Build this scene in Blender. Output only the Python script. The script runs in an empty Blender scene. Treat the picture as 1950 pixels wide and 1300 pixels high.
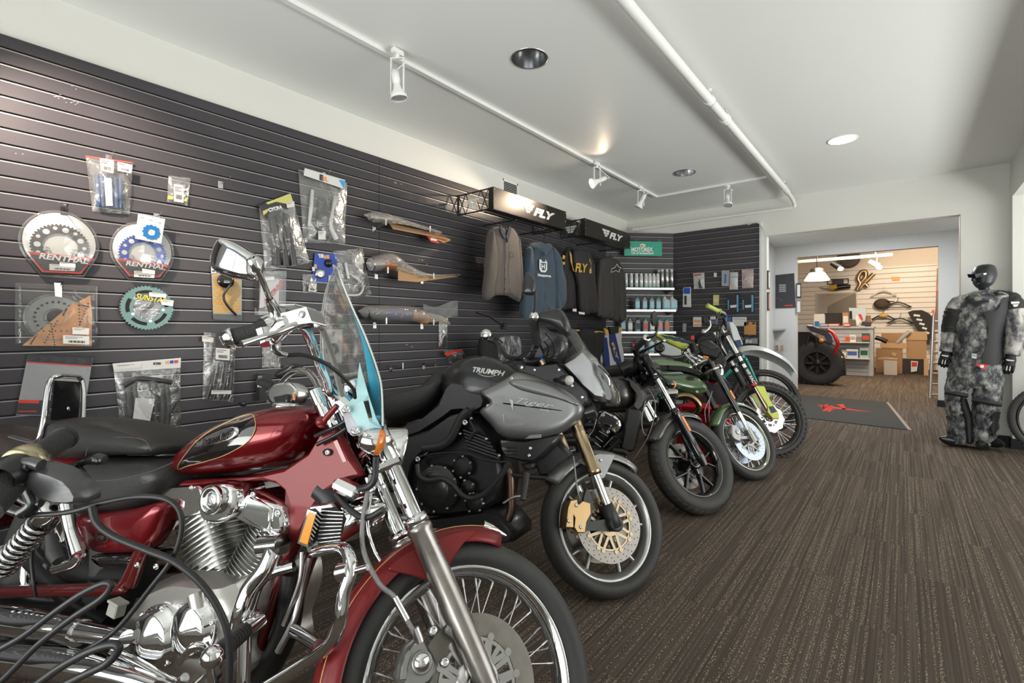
import bpy,bmesh,math,random
from mathutils import Vector,Matrix,Quaternion,noise as mnoise
random.seed(7)
PI = math.pi
S = bpy.context.scene
C = S.collection
# ---------------------------------------------------------------- camera
CAM_H,FPX,YAW = 1.18,915.0,math.radians(39.2)
HORIZON = 626.0
cd = bpy.data.cameras.new('camera');cam = bpy.data.objects.new('camera',cd);C.objects.link(cam)
cd.sensor_width = 36.0;cd.lens = 36.0*FPX/1950.0
cd.shift_y = -(650.0 - HORIZON)/1950.0
cd.clip_start = 0.05
cam.location = (0,0,CAM_H);cam.rotation_euler = (PI/2,0,YAW)
S.camera = cam
FWD = Vector((-math.sin(YAW),math.cos(YAW),0));RGT = Vector((math.cos(YAW),math.sin(YAW),0))
# ---------------------------------------------------------------- view, world
S.view_settings.view_transform = 'Standard';S.view_settings.look = 'None'
S.view_settings.gamma = 1.0;S.view_settings.use_curve_mapping = False
S.view_settings.exposure = 0.5
S.cycles.use_denoising = True
S.cycles.max_bounces = 8;S.cycles.diffuse_bounces = 4;S.cycles.glossy_bounces = 5
S.cycles.transparent_max_bounces = 16;S.cycles.transmission_bounces = 6
S.cycles.caustics_reflective = False;S.cycles.caustics_refractive = False
S.cycles.sample_clamp_indirect = 6.0
w = bpy.data.worlds.new('world');S.world = w;w.use_nodes = True
wn = w.node_tree.nodes;wl = w.node_tree.links;wn.clear()
wo = wn.new('ShaderNodeOutputWorld');wb = wn.new('ShaderNodeBackground')
sky = wn.new('ShaderNodeTexSky');sky.sky_type = 'HOSEK_WILKIE';sky.turbidity = 4.0
sky.sun_direction = (0.3,-0.6,0.74)
wb.inputs['Strength'].default_value = 1.2
wl.new(sky.outputs[0],wb.inputs[0]);wl.new(wb.outputs[0],wo.inputs[0])
def area_light(name,loc,target,sx,sy,power,color=(1,1,1)):
    l = bpy.data.lights.new(name,'AREA');l.shape = 'RECTANGLE';l.size = sx;l.size_y = sy
    l.energy = power;l.color = color
    o = bpy.data.objects.new(name,l);C.objects.link(o);o.location = loc
    o.rotation_euler = (Vector(target) - Vector(loc)).to_track_quat('-Z','Y').to_euler()
    return o
def spot_light(name,loc,target,power,angle=60,blend=.5,color=(1,.83,.66),r=.03):
    l = bpy.data.lights.new(name,'SPOT');l.energy = power;l.color = color
    l.spot_size = math.radians(angle);l.spot_blend = blend;l.shadow_soft_size = r
    o = bpy.data.objects.new(name,l);C.objects.link(o);o.location = loc
    o.rotation_euler = (Vector(target) - Vector(loc)).to_track_quat('-Z','Y').to_euler()
    return o
# daylight coming in through the shop windows (behind and beside the camera)
area_light('window_daylight_front',(-1.15,-1.80,1.45),(-1.2,3.2,2.2),3.4,1.9,34,(1.0,.985,.95))
area_light('window_daylight_side',(3.45,3.9,1.5),(-2.2,4.2,1.3),5.2,1.9,66,(1.0,.985,.95))
# added uplights brightening the ceiling, in place of daylight bounced off the ground outside
o = area_light('added_uplight_front',(-1.15,-1.85,.75),(-1.2,1.6,2.85),3.4,1.0,38,(.97,1.0,.95));o.data.spread = math.radians(120)
o = area_light('added_uplight_side',(3.40,3.9,.65),(.9,3.9,2.85),5.0,.9,66,(.97,1.0,.95));o.data.spread = math.radians(110)
# ---------------------------------------------------------------- picture -> place
def ray(px,py):
    return (FWD + RGT*((px - 975.0)/FPX) + Vector((0,0,1))*((HORIZON - py)/FPX))
CAMP = Vector((0,0,CAM_H))
def hitX(px,py,X): d = ray(px,py);return CAMP + d*(X/d.x)
def hitY(px,py,Y): d = ray(px,py);return CAMP + d*(Y/d.y)
def hitP(px,py,p,n):
    d = ray(px,py);n = Vector(n);return CAMP + d*((Vector(p) - CAMP).dot(n)/d.dot(n))
def hitZ(px,py,Z): d = ray(px,py);return CAMP + d*((Z - CAM_H)/d.z)
# ---------------------------------------------------------------- materials
MATS = {}
def mat(name,col,rough=.5,metal=0.0,spec=.5,coat=0.0,bump=0.0,bscale=200,var=0.0,vscale=6,emit=None,estr=0,
        alpha=1.0,trans=0.0,sheen=0.0,ior=1.45,stretch=None,aniso=0.0):
    if name in MATS: return MATS[name]
    m = bpy.data.materials.new(name);m.use_nodes = True;MATS[name] = m
    nt = m.node_tree;n = nt.nodes;L = nt.links
    b = n['Principled BSDF'];b.inputs['Base Color'].default_value = (*col,1)
    b.inputs['Roughness'].default_value = rough;b.inputs['Metallic'].default_value = metal
    b.inputs['Specular IOR Level'].default_value = spec;b.inputs['Coat Weight'].default_value = coat
    b.inputs['Coat Roughness'].default_value = .04
    b.inputs['Alpha'].default_value = alpha;b.inputs['Transmission Weight'].default_value = trans
    b.inputs['Sheen Weight'].default_value = sheen;b.inputs['IOR'].default_value = ior
    if emit: b.inputs['Emission Color'].default_value = (*emit,1);b.inputs['Emission Strength'].default_value = estr
    tc = n.new('ShaderNodeTexCoord');src = tc.outputs['Object']
    if stretch:
        mp = n.new('ShaderNodeMapping');mp.inputs['Scale'].default_value = stretch
        L.new(src,mp.inputs[0]);src = mp.outputs[0]
    if var > 0:
        t = n.new('ShaderNodeTexNoise');t.inputs['Scale'].default_value = vscale;t.inputs['Detail'].default_value = 4
        L.new(src,t.inputs['Vector'])
        r = n.new('ShaderNodeMapRange');r.inputs['From Min'].default_value = .3;r.inputs['From Max'].default_value = .7
        r.inputs['To Min'].default_value = 1 - var;r.inputs['To Max'].default_value = 1 + var
        L.new(t.outputs[0],r.inputs[0])
        mx = n.new('ShaderNodeMix');mx.data_type = 'RGBA';mx.blend_type = 'MULTIPLY';mx.inputs[0].default_value = 1
        mx.inputs[6].default_value = (*col,1);L.new(r.outputs[0],mx.inputs[7]);L.new(mx.outputs[2],b.inputs['Base Color'])
        r2 = n.new('ShaderNodeMapRange');r2.inputs['From Min'].default_value = .3;r2.inputs['From Max'].default_value = .7
        r2.inputs['To Min'].default_value = max(.02,rough - var*.25);r2.inputs['To Max'].default_value = min(1,rough + var*.25)
        L.new(t.outputs[0],r2.inputs[0]);L.new(r2.outputs[0],b.inputs['Roughness'])
    if bump > 0:
        t = n.new('ShaderNodeTexNoise');t.inputs['Scale'].default_value = bscale;t.inputs['Detail'].default_value = 3
        L.new(src,t.inputs['Vector'])
        bp = n.new('ShaderNodeBump');bp.inputs['Strength'].default_value = bump;bp.inputs['Distance'].default_value = .003
        L.new(t.outputs[0],bp.inputs['Height']);L.new(bp.outputs[0],b.inputs['Normal'])
    return m
def film(name,tint=(1,1,1),haze=.12,rough=.12,bump=.6,bscale=18):
    """clear plastic film: mostly see-through with a glossy wrinkled skin"""
    if name in MATS: return MATS[name]
    m = bpy.data.materials.new(name);m.use_nodes = True;MATS[name] = m
    nt = m.node_tree;n = nt.nodes;L = nt.links;n.clear()
    out = n.new('ShaderNodeOutputMaterial');tr = n.new('ShaderNodeBsdfTransparent');tr.inputs[0].default_value = (*tint,1)
    gl = n.new('ShaderNodeBsdfGlossy');gl.inputs['Roughness'].default_value = rough;gl.inputs['Color'].default_value = (1,1,1,1)
    df = n.new('ShaderNodeBsdfDiffuse');df.inputs[0].default_value = (.75,.75,.74,1)
    fr = n.new('ShaderNodeFresnel');fr.inputs[0].default_value = 1.5
    tc = n.new('ShaderNodeTexCoord');t = n.new('ShaderNodeTexNoise');t.inputs['Scale'].default_value = bscale
    t.inputs['Detail'].default_value = 2.5;t.inputs['Distortion'].default_value = 1.2
    bp = n.new('ShaderNodeBump');bp.inputs['Strength'].default_value = bump;bp.inputs['Distance'].default_value = .02
    L.new(tc.outputs['Object'],t.inputs['Vector']);L.new(t.outputs[0],bp.inputs['Height'])
    L.new(bp.outputs[0],gl.inputs['Normal']);L.new(bp.outputs[0],fr.inputs['Normal'])
    m1 = n.new('ShaderNodeMixShader');m1.inputs[0].default_value = haze
    m2 = n.new('ShaderNodeMixShader')
    ad = n.new('ShaderNodeMath');ad.operation = 'MULTIPLY_ADD';ad.inputs[1].default_value = .6;ad.inputs[2].default_value = .03
    L.new(fr.outputs[0],ad.inputs[0]);L.new(ad.outputs[0],m2.inputs[0])
    L.new(tr.outputs[0],m1.inputs[1]);L.new(df.outputs[0],m1.inputs[2])
    L.new(m1.outputs[0],m2.inputs[1]);L.new(gl.outputs[0],m2.inputs[2]);L.new(m2.outputs[0],out.inputs[0])
    return m
# ---------------------------------------------------------------- mesh building
def catmull(P,n=6,closed=False):
    P = [Vector(p) for p in P];out = [];N = len(P)
    if N < 3: return P
    for i in range(N if closed else N - 1):
        p0 = P[(i - 1) % N] if (closed or i > 0) else P[0]*2 - P[1]
        p1 = P[i];p2 = P[(i + 1) % N]
        p3 = P[(i + 2) % N] if (closed or i + 2 < N) else P[-1]*2 - P[-2]
        for k in range(n):
            t = k/n
            out.append(.5*((2*p1) + (p2 - p0)*t + (2*p0 - 5*p1 + 4*p2 - p3)*t*t + (3*p1 - p0 - 3*p2 + p3)*t**3))
    if not closed: out.append(P[-1])
    return out
def perp(d):
    d = Vector(d).normalized();a = Vector((0,0,1)) if abs(d.z) < .9 else Vector((1,0,0))
    u = d.cross(a).normalized();return u,d.cross(u).normalized()
class MB:
    def __init__(s): s.v = [];s.f = [];s.mi = [];s.sm = [];s.mats = [];s.cur = 0;s.smooth = True
    def m(s,material):
        if material not in s.mats: s.mats.append(material)
        s.cur = s.mats.index(material);return s
    def add(s,vs,fs,smooth=None):
        o = len(s.v);s.v += [Vector(v) for v in vs]
        for f in fs: s.f.append([i + o for i in f]);s.mi.append(s.cur);s.sm.append(s.smooth if smooth is None else smooth)
        return s
    def box(s,c,size,rot=None,bev=0):
        c = Vector(c);sx,sy,sz = [d/2 for d in size]
        if bev:
            b = min(bev,sx*.9,sy*.9,sz*.9);vs = []
            for x in (-1,1):
                for y in (-1,1):
                    for z in (-1,1):
                        vs += [(x*(sx - b),y*(sy - b),z*sz),(x*(sx - b),y*sy,z*(sz - b)),(x*sx,y*(sy - b),z*(sz - b))]
            bm = bmesh.new();[bm.verts.new(v) for v in vs]
            bmesh.ops.convex_hull(bm,input=bm.verts[:]);bm.verts.ensure_lookup_table();bm.verts.index_update()
            bmesh.ops.dissolve_limit(bm,angle_limit=.01,verts=bm.verts[:],edges=bm.edges[:]);bm.verts.index_update()
            V = [v.co.copy() for v in bm.verts];F = [[v.index for v in f.verts] for f in bm.faces];bm.free()
        else:
            V = [Vector((x*sx,y*sy,z*sz)) for x in (-1,1) for y in (-1,1) for z in (-1,1)]
            F = [(0,1,3,2),(4,6,7,5),(0,4,5,1),(2,3,7,6),(0,2,6,4),(1,5,7,3)]
        if rot is not None: V = [rot @ v for v in V]
        return s.add([v + c for v in V],F,False)
    def b2(s,lo,hi,bev=0):
        lo = Vector(lo);hi = Vector(hi);return s.box((lo + hi)/2,[abs(a) for a in (hi - lo)],bev=bev)
    def loft(s,rings,caps=True,closed=True,smooth=True):
        n = len(rings[0]);vs = [p for r in rings for p in r];fs = []
        for k in range(len(rings) - 1):
            for i in range(n if closed else n - 1):
                j = (i + 1) % n;fs.append((k*n + i,k*n + j,(k + 1)*n + j,(k + 1)*n + i))
        s.add(vs,fs,smooth)
        if caps and closed:
            s.add(rings[0],[list(range(n))[::-1]],False);s.add(rings[-1],[list(range(n))],False)
        return s
    def cyl(s,p0,p1,r0,r1=None,n=20,caps=True):
        r1 = r0 if r1 is None else r1;p0 = Vector(p0);p1 = Vector(p1);u,v = perp(p1 - p0)
        R = lambda p,r: [p + u*(r*math.cos(2*PI*i/n)) + v*(r*math.sin(2*PI*i/n)) for i in range(n)]
        return s.loft([R(p0,r0),R(p1,r1)],caps)
    def lathe(s,p0,ax,prof,n=32,caps=False):
        """prof: list of (t along axis, radius)"""
        p0 = Vector(p0);ax = Vector(ax).normalized();u,v = perp(ax)
        rings = [[p0 + ax*t + u*(r*math.cos(2*PI*i/n)) + v*(r*math.sin(2*PI*i/n)) for i in range(n)] for t,r in prof]
        return s.loft(rings,caps)
    def tube(s,pts,r,n=10,sub=6,caps=True,closed=False):
        rs = r if isinstance(r,(list,tuple)) else None
        P = catmull(pts,sub,closed) if sub > 1 and len(pts) > 2 else [Vector(p) for p in pts]
        m = len(P);rings = [];u = None
        for k,p in enumerate(P):
            a = P[(k - 1) % m] if (closed or k) else P[0];b = P[(k + 1) % m] if (closed or k < m - 1) else P[-1]
            d = (b - a).normalized()
            if u is None: u,_ = perp(d)
            u = (u - d*u.dot(d)).normalized();v = d.cross(u)
            if rs: t = k/(m - 1)*(len(rs) - 1);i = min(int(t),len(rs) - 2);rr = rs[i] + (rs[i + 1] - rs[i])*(t - i)
            else: rr = r
            rings.append([p + u*(rr*math.cos(2*PI*i/n)) + v*(rr*math.sin(2*PI*i/n)) for i in range(n)])
        if closed: rings.append(rings[0]);caps = False
        return s.loft(rings,caps)
    def ball(s,c,r,n=16,m=10,rot=None):
        c = Vector(c);r = (r,r,r) if isinstance(r,(int,float)) else r;rings = []
        for k in range(m + 1):
            t = PI*k/m;rings.append([Vector((r[0]*math.sin(t)*math.cos(2*PI*i/n),r[1]*math.sin(t)*math.sin(2*PI*i/n),-r[2]*math.cos(t))) for i in range(n)])
        if rot is not None: rings = [[rot @ v for v in R] for R in rings]
        return s.loft([[v + c for v in R] for R in rings],False)
    def torus(s,c,ax,R,r,n=48,m=12,a0=0,a1=2*PI,sq=1.0):
        c = Vector(c);ax = Vector(ax).normalized();u,v = perp(ax);full = abs(a1 - a0 - 2*PI) < 1e-6;rings = []
        for k in range(n + 1):
            a = a0 + (a1 - a0)*k/n;d = u*math.cos(a) + v*math.sin(a)
            rings.append([c + d*(R + r*math.cos(2*PI*i/m)) + ax*(r*sq*math.sin(2*PI*i/m)) for i in range(m)])
        return s.loft(rings,not full)
    def prism(s,poly,d,smooth=False):
        """poly: 3d points (closed outline), extruded by vector d"""
        P = [Vector(p) for p in poly];d = Vector(d);n = len(P);Q = [p + d for p in P]
        fs = [(i,(i + 1) % n,n + (i + 1) % n,n + i) for i in range(n)]
        s.add(P + Q,fs,smooth);s.add(P,[list(range(n))[::-1]],False);s.add(Q,[list(range(n))],False)
        return s
    def grid(s,fn,nu,nv,smooth=True,closed_u=False):
        vs = [fn(i/(nu if closed_u else nu - 1),j/(nv - 1)) for j in range(nv) for i in range(nu)];fs = []
        for j in range(nv - 1):
            for i in range(nu if closed_u else nu - 1):
                a = j*nu + i;b = j*nu + (i + 1) % nu;fs.append((a,b,b + nu,a + nu))
        return s.add(vs,fs,smooth)
    def build(s,name,parent=None,bevel=0,sub=0,solid=0,mat=None,seg=2):
        me = bpy.data.meshes.new(name);me.from_pydata([v[:] for v in s.v],[],s.f);me.update()
        for x in (s.mats or ([mat] if mat else [])): me.materials.append(x)
        for p,i,sm in zip(me.polygons,s.mi,s.sm): p.material_index = i;p.use_smooth = sm
        bm = bmesh.new();bm.from_mesh(me);bmesh.ops.recalc_face_normals(bm,faces=bm.faces[:]);bm.to_mesh(me);bm.free()
        o = bpy.data.objects.new(name,me);C.objects.link(o)
        if solid: md = o.modifiers.new('s','SOLIDIFY');md.thickness = solid;md.offset = 0
        if bevel: md = o.modifiers.new('b','BEVEL');md.width = bevel;md.segments = seg;md.limit_method = 'ANGLE';md.angle_limit = math.radians(40);md.harden_normals = False
        if sub: md = o.modifiers.new('u','SUBSURF');md.levels = sub;md.render_levels = sub
        if parent is not None: o.parent = parent
        return o
def resample(P,n,closed=True):
    P = [Vector(p) for p in P];Q = P + [P[0]] if closed else P
    L = [0]
    for a,b in zip(Q,Q[1:]): L.append(L[-1] + (b - a).length)
    T = L[-1];out = [];k = 0
    for i in range(n):
        t = T*i/(n if closed else n - 1)
        while k < len(L) - 2 and L[k + 1] < t: k += 1
        f = (t - L[k])/max(1e-9,L[k + 1] - L[k]);out.append(Q[k].lerp(Q[k + 1],min(1,f)))
    return out
def puff(mb,outline,A,B,yc,hw,n=48,layers=9,pw=.55,flat=.0,smooth_in=True,yaxis=Vector((0,1,0))):
    """pillow shape: outline in the xz plane (3d points, y ignored), medial segment A-B, half width hw around yc"""
    O = catmull([Vector((p[0],0,p[-1])) for p in outline],6,True) if smooth_in else [Vector((p[0],0,p[-1])) for p in outline]
    O = resample(O,n);A = Vector((A[0],0,A[-1]));B = Vector((B[0],0,B[-1]));ab = B - A;rings = []
    for k in range(layers):
        t = -PI/2 + PI*k/(layers - 1);y = math.sin(t);sc = max(flat,abs(math.cos(t))**pw)
        if abs(abs(y) - 1) < 1e-6: sc = max(flat,.02)
        R = []
        for p in O:
            q = max(0,min(1,(p - A).dot(ab)/max(1e-9,ab.length_squared)));m = A + ab*q
            hwp = hw(p.x) if callable(hw) else hw
            v = m + (p - m)*sc;R.append(Vector((v.x,yc + y*hwp,v.z)))
        rings.append(R)
    return mb.loft(rings,True)
def thing(name,label,cat,loc=(0,0,0),group=None,kind=None):
    o = bpy.data.objects.new(name,None);C.objects.link(o);o.location = loc;o.empty_display_size = .05
    return tag(o,label,cat,group,kind)
def tag(o,label=None,cat=None,group=None,kind=None):
    if label: o['label'] = label
    if cat: o['category'] = cat
    if group: o['group'] = group
    if kind: o['kind'] = kind
    return o
def struct(o): o['kind'] = 'structure';return o
_tc = {}
def text_mesh(s,depth=.001,shear=0,bold=0,space=1.0):
    k = (s,depth,shear,bold,space)
    if k in _tc: return _tc[k]
    c = bpy.data.curves.new('t','FONT');c.body = s;c.size = 1;c.extrude = depth;c.shear = shear;c.offset = bold
    c.space_character = space;c.resolution_u = 3
    c.align_x = 'CENTER';c.align_y = 'CENTER'
    o = bpy.data.objects.new('t',c);C.objects.link(o);bpy.context.view_layer.update()
    me = bpy.data.meshes.new_from_object(o.evaluated_get(bpy.context.evaluated_depsgraph_get()))
    bpy.data.objects.remove(o);bpy.data.curves.remove(c)
    V = [v.co.copy() for v in me.vertices];F = [list(p.vertices) for p in me.polygons];bpy.data.meshes.remove(me)
    xs = [v.x for v in V];ys = [v.y for v in V];cx = (min(xs) + max(xs))/2;cy = (min(ys) + max(ys))/2
    wd = max(xs) - min(xs);hg = max(ys) - min(ys)
    _tc[k] = ([Vector((v.x - cx,v.y - cy,v.z)) for v in V],F,wd,hg);return _tc[k]
def put_text(mb,s,c,right,up,width=None,height=None,depth=.001,shear=0,bold=0,space=1.0):
    V,F,wd,hg = text_mesh(s,.5,shear,bold,space);c = Vector(c);right = Vector(right).normalized();up = Vector(up).normalized()
    nrm = right.cross(up)
    sx = width/wd if width else height/hg;sy = height/hg if height else width/wd
    return mb.add([c + right*(v.x*sx) + up*(v.y*sy) + nrm*(v.z*depth) for v in V],F,False)
def rotm(ax,deg): return Matrix.Rotation(math.radians(deg),3,ax)
# ================================================================ materials of the room
WALLX,BACKY,RX,CEIL,SLTOP = -3.335,6.93,0.83,2.855,2.567
WALL = mat('wall_paint',(.72,.715,.68),.6,bump=.05,bscale=90)
CEILM = mat('ceiling_paint',(.84,.85,.83),.45,bump=.04,bscale=60)
SLAT = mat('charcoal_laminate',(.052,.048,.055),.38,spec=.4,var=.06,vscale=3)
ALU = mat('aluminium_insert',(.38,.365,.35),.42,.9)
DARK = mat('groove_dark',(.012,.012,.012),.8)
BASEB = mat('baseboard_vinyl',(.012,.014,.018),.5)
WSLAT = mat('white_slatwall',(.80,.77,.72),.4)
WHITE = mat('white_enamel',(.82,.82,.80),.35)
def carpet():
    m = bpy.data.materials.new('striped_carpet');m.use_nodes = True;nt = m.node_tree;n = nt.nodes;L = nt.links
    b = n['Principled BSDF'];b.inputs['Roughness'].default_value = .95;b.inputs['Specular IOR Level'].default_value = .1
    tc = n.new('ShaderNodeTexCoord')
    def N(t,**k):
        x = n.new(t)
        for a,v in k.items(): setattr(x,a,v)
        return x
    # carpet tiles in staggered columns: each shifts the yarn stripes
    sep = N('ShaderNodeSeparateXYZ');L.new(tc.outputs['Object'],sep.inputs[0])
    def mth(op,a,b_=None,c_=None):
        x = N('ShaderNodeMath',operation=op)
        for i,v in enumerate((a,b_,c_)):
            if v is None: continue
            if isinstance(v,(int,float)): x.inputs[i].default_value = v
            else: L.new(v,x.inputs[i])
        return x.outputs[0]
    col = mth('FLOOR',mth('MULTIPLY',sep.outputs[0],1/.25))
    row = mth('FLOOR',mth('MULTIPLY',mth('ADD',sep.outputs[1],mth('MULTIPLY',col,.37)),1/1.0))
    off = mth('ADD',mth('MULTIPLY',col,3.7),mth('MULTIPLY',row,1.9))
    cb = N('ShaderNodeCombineXYZ');L.new(mth('MULTIPLY',sep.outputs[0],110.0),cb.inputs[0])
    L.new(mth('MULTIPLY',sep.outputs[1],.45),cb.inputs[1]);L.new(off,cb.inputs[2])
    st = N('ShaderNodeTexNoise');st.inputs['Scale'].default_value = 1.0;st.inputs['Detail'].default_value = 2.5;st.inputs['Roughness'].default_value = .6
    L.new(cb.outputs[0],st.inputs['Vector'])
    ramp = N('ShaderNodeValToRGB');L.new(st.outputs[0],ramp.inputs[0]);e = ramp.color_ramp.elements
    e[0].position = .34;e[0].color = (.062,.050,.040,1);e[1].position = .66;e[1].color = (.120,.097,.078,1)
    q = e.new(.5);q.color = (.088,.069,.056,1)
    # pale flecks of yarn running along some stripes
    fk = N('ShaderNodeTexNoise');fk.inputs['Scale'].default_value = 1.0;fk.inputs['Detail'].default_value = 1
    c2 = N('ShaderNodeCombineXYZ');L.new(mth('MULTIPLY',sep.outputs[0],190.0),c2.inputs[0]);L.new(mth('MULTIPLY',sep.outputs[1],110.0),c2.inputs[1])
    L.new(c2.outputs[0],fk.inputs['Vector'])
    c3 = N('ShaderNodeCombineXYZ');L.new(mth('MULTIPLY',sep.outputs[0],90.0),c3.inputs[0]);L.new(mth('MULTIPLY',sep.outputs[1],.6),c3.inputs[1]);L.new(mth('ADD',off,31.0),c3.inputs[2])
    s2 = N('ShaderNodeTexNoise');s2.inputs['Scale'].default_value = 1.0;s2.inputs['Detail'].default_value = 2;L.new(c3.outputs[0],s2.inputs['Vector'])
    fm = mth('MULTIPLY',mth('GREATER_THAN',fk.outputs[0],.575),mth('GREATER_THAN',s2.outputs[0],.54))
    mx = N('ShaderNodeMix',data_type='RGBA');L.new(mth('MULTIPLY',fm,.62),mx.inputs[0]);L.new(ramp.outputs[0],mx.inputs[6]);mx.inputs[7].default_value = (.44,.36,.26,1)
    L.new(mx.outputs[2],b.inputs['Base Color'])
    bp = N('ShaderNodeBump');bp.inputs['Strength'].default_value = .55;bp.inputs['Distance'].default_value = .004
    L.new(mth('ADD',st.outputs[0],mth('MULTIPLY',fk.outputs[0],.7)),bp.inputs['Height']);L.new(bp.outputs[0],b.inputs['Normal'])
    return m
CARPET = carpet()
# ================================================================ floor, ceiling, walls
FY = 18.4                                                    # far wall of the second room
m = MB().m(CARPET);m.b2((-3.6,-1.9,-.06),(8.0,FY + .1,0));struct(m.build('floor'))
m = MB().m(CARPET);m.b2((-9,6.93,-.06),(-3.6,FY + .1,0));struct(m.build('floor_far'))
GRASS = mat('lawn_outside',(.10,.22,.04),.9,var=.3,vscale=3)
m = MB().m(GRASS);m.b2((-14,-22,-.25),(14,-1.95,-.12));m.b2((3.7,-1.95,-.25),(14,6.8,-.12));struct(m.build('ground_outside'))
def ceiling_with_holes(holes,r):
    bm = bmesh.new();x0,x1,y0,y1 = WALLX - .2,RX + .3,-1.9,BACKY + .02
    def loop(P):
        v = [bm.verts.new(p) for p in P];[bm.edges.new((a,b)) for a,b in zip(v,v[1:] + v[:1])]
    loop([(x0,y0,CEIL),(x1,y0,CEIL),(x1,y1,CEIL),(x0,y1,CEIL)])
    for h in holes: loop([(h[0] + r*math.cos(2*PI*i/40),h[1] + r*math.sin(2*PI*i/40),CEIL) for i in range(40)])
    bmesh.ops.triangle_fill(bm,use_beauty=True,edges=bm.edges[:]);bm.verts.index_update()
    m = MB().m(CEILM);m.add([v.co for v in bm.verts],[[v.index for v in f.verts] for f in bm.faces],False);bm.free()
    m.b2((x0,y0,CEIL + .22),(x1,y1,CEIL + .3));return struct(m.build('ceiling'))
DL = [hitZ(1008,112,CEIL),hitZ(1303,329,CEIL),hitZ(1604,266,CEIL)]
ceiling_with_holes(DL,.105)
m = MB().m(WALL);m.b2((WALLX - .15,-1.9,0),(WALLX,BACKY,CEIL));wl_ = struct(m.build('wall_left'))
# back wall: solid left piece, header over the opening, right piece
OX0,OX1,OZ = -1.382,.464,2.39
m = MB().m(WALL)
m.b2((WALLX,BACKY,0),(OX0,BACKY + .13,CEIL));m.b2((OX0,BACKY,OZ),(OX1,BACKY + .13,CEIL));m.b2((OX1,BACKY,0),(RX + .15,BACKY + .13,CEIL))
struct(m.build('wall_back'))
# right wall opens into a bright window bay; the front wall has a wide shop window behind the camera
AY = 6.79
m = MB().m(WALL)
m.b2((RX,AY,0),(RX + .15,BACKY,CEIL));m.b2((RX,-1.9,0),(RX + .15,1.3,CEIL));m.b2((RX,1.3,2.49),(RX + .15,AY,CEIL))
struct(m.build('wall_right'))
m = MB().m(WALL);m.b2((RX + .15,AY,0),(3.6,AY + .12,2.8));struct(m.build('wall_bay_back'))
m = MB().m(WALL);m.b2((RX + .15,1.1,0),(3.6,1.2,2.8));struct(m.build('wall_bay_front'))
m = MB().m(WALL);m.b2((3.5,1.2,0),(3.62,AY,.5));m.b2((3.5,1.2,2.5),(3.62,AY,2.8));struct(m.build('wall_bay_right'))
m = MB().m(CEILM);m.b2((RX + .15,1.1,2.62),(3.62,AY + .1,2.72));struct(m.build('ceiling_bay'))
m = MB().m(WALL)
m.b2((WALLX,-1.75,2.5),(RX,-1.6,CEIL));m.b2((WALLX,-1.75,0),(RX,-1.6,.45));m.b2((WALLX,-1.75,.45),(-2.9,-1.6,2.5));m.b2((.6,-1.75,.45),(RX,-1.6,2.5))
struct(m.build('wall_front'))
FR = mat('window_frame_bronze',(.05,.045,.04),.4,.6);GL = mat('clear_glass',(1,1,1),0,trans=1,ior=1.05)
m = MB().m(FR)
for x in (-2.9,-1.75,-.6,.56): m.b2((x,-1.7,.45),(x + .05,-1.64,2.5))
m.b2((-2.9,-1.7,.45),(.6,-1.64,.5));m.b2((-2.9,-1.7,2.45),(.6,-1.64,2.5));struct(m.build('window_1'))
m = MB().m(FR)
for y in (1.2,3.05,4.9,6.74): m.b2((3.53,y,.5),(3.58,y + .05,2.5))
m.b2((3.53,1.2,.5),(3.58,AY,.55));m.b2((3.53,1.2,2.45),(3.58,AY,2.5));struct(m.build('window_2'))
# baseboards
m = MB().m(BASEB);m.b2((OX1,BACKY - .012,0),(RX,BACKY,.10));struct(m.build('baseboard_back'))
m = MB().m(BASEB);m.b2((RX - .012,AY,0),(RX,BACKY - .012,.10));m.b2((RX - .012,AY - .012,0),(3.5,AY,.10));struct(m.build('baseboard_right'))
m = MB().m(BASEB);m.b2((OX1 + .02,BACKY + .0,0),(OX1 - .012,BACKY + .13,.10));struct(m.build('baseboard_jamb'))
# ---- slatwall
def slat_panel(name,p0,p1,z0,z1,nrm,mslat=None,mins=None,parent=None,gap=.014,t=.019,pitch=.0762,zref=None):
    """planks between T-grooves with an aluminium lip; p0->p1 horizontally, nrm into the room"""
    p0 = Vector((*p0,0));p1 = Vector((*p1,0));d = (p1 - p0);L = d.length;d.normalize();nrm = Vector(nrm).normalized()
    mb = MB();z1r = zref if zref is not None else z1
    R = Matrix((d,nrm,Vector((0,0,1)))).transposed()
    def bx(s0,s1,n0,n1,a,b,bev=0):
        c = p0 + d*((s0 + s1)/2) + nrm*((n0 + n1)/2);c.z = (a + b)/2
        mb.box(c,(s1 - s0,n1 - n0,b - a),R,bev)
    mb.m(mslat or SLAT);bx(0,L,0,.006,z0,z1)
    top = z1;z = z1r - .052
    while top > z0 + .01:
        lo = max(z,z0)
        mb.m(mslat or SLAT);bx(0,L,.006,t,lo + gap/2,top)
        if z > z0 + gap:
            mb.m(mins or ALU);bx(0,L,t - .006,t + .0006,z - gap/2,z - gap/2 + .005)     # lip of the insert on the plank below
            mb.m(DARK if not mins else mins);bx(0,L,.006,.0075,z - gap/2,z + gap/2)
        top = z - gap/2;z -= pitch
    o = mb.build(name,parent);return o
yc = BACKY - (OX0 - .07 + 3.335)*0
CH0 = (WALLX,BACKY - .723);CH1 = (-2.612,BACKY - .0)
sx = WALLX
for a,b in ((-.09,2.350),(2.354,4.79),(4.794,CH0[1])):
    slat_panel('slatwall_panel',(sx,a),(sx,b),.15,SLTOP,(1,0,0),parent=wl_)
slat_panel('slatwall_panel',(sx,-1.6),(sx,-.094),.15,SLTOP,(1,0,0),parent=wl_)
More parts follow.
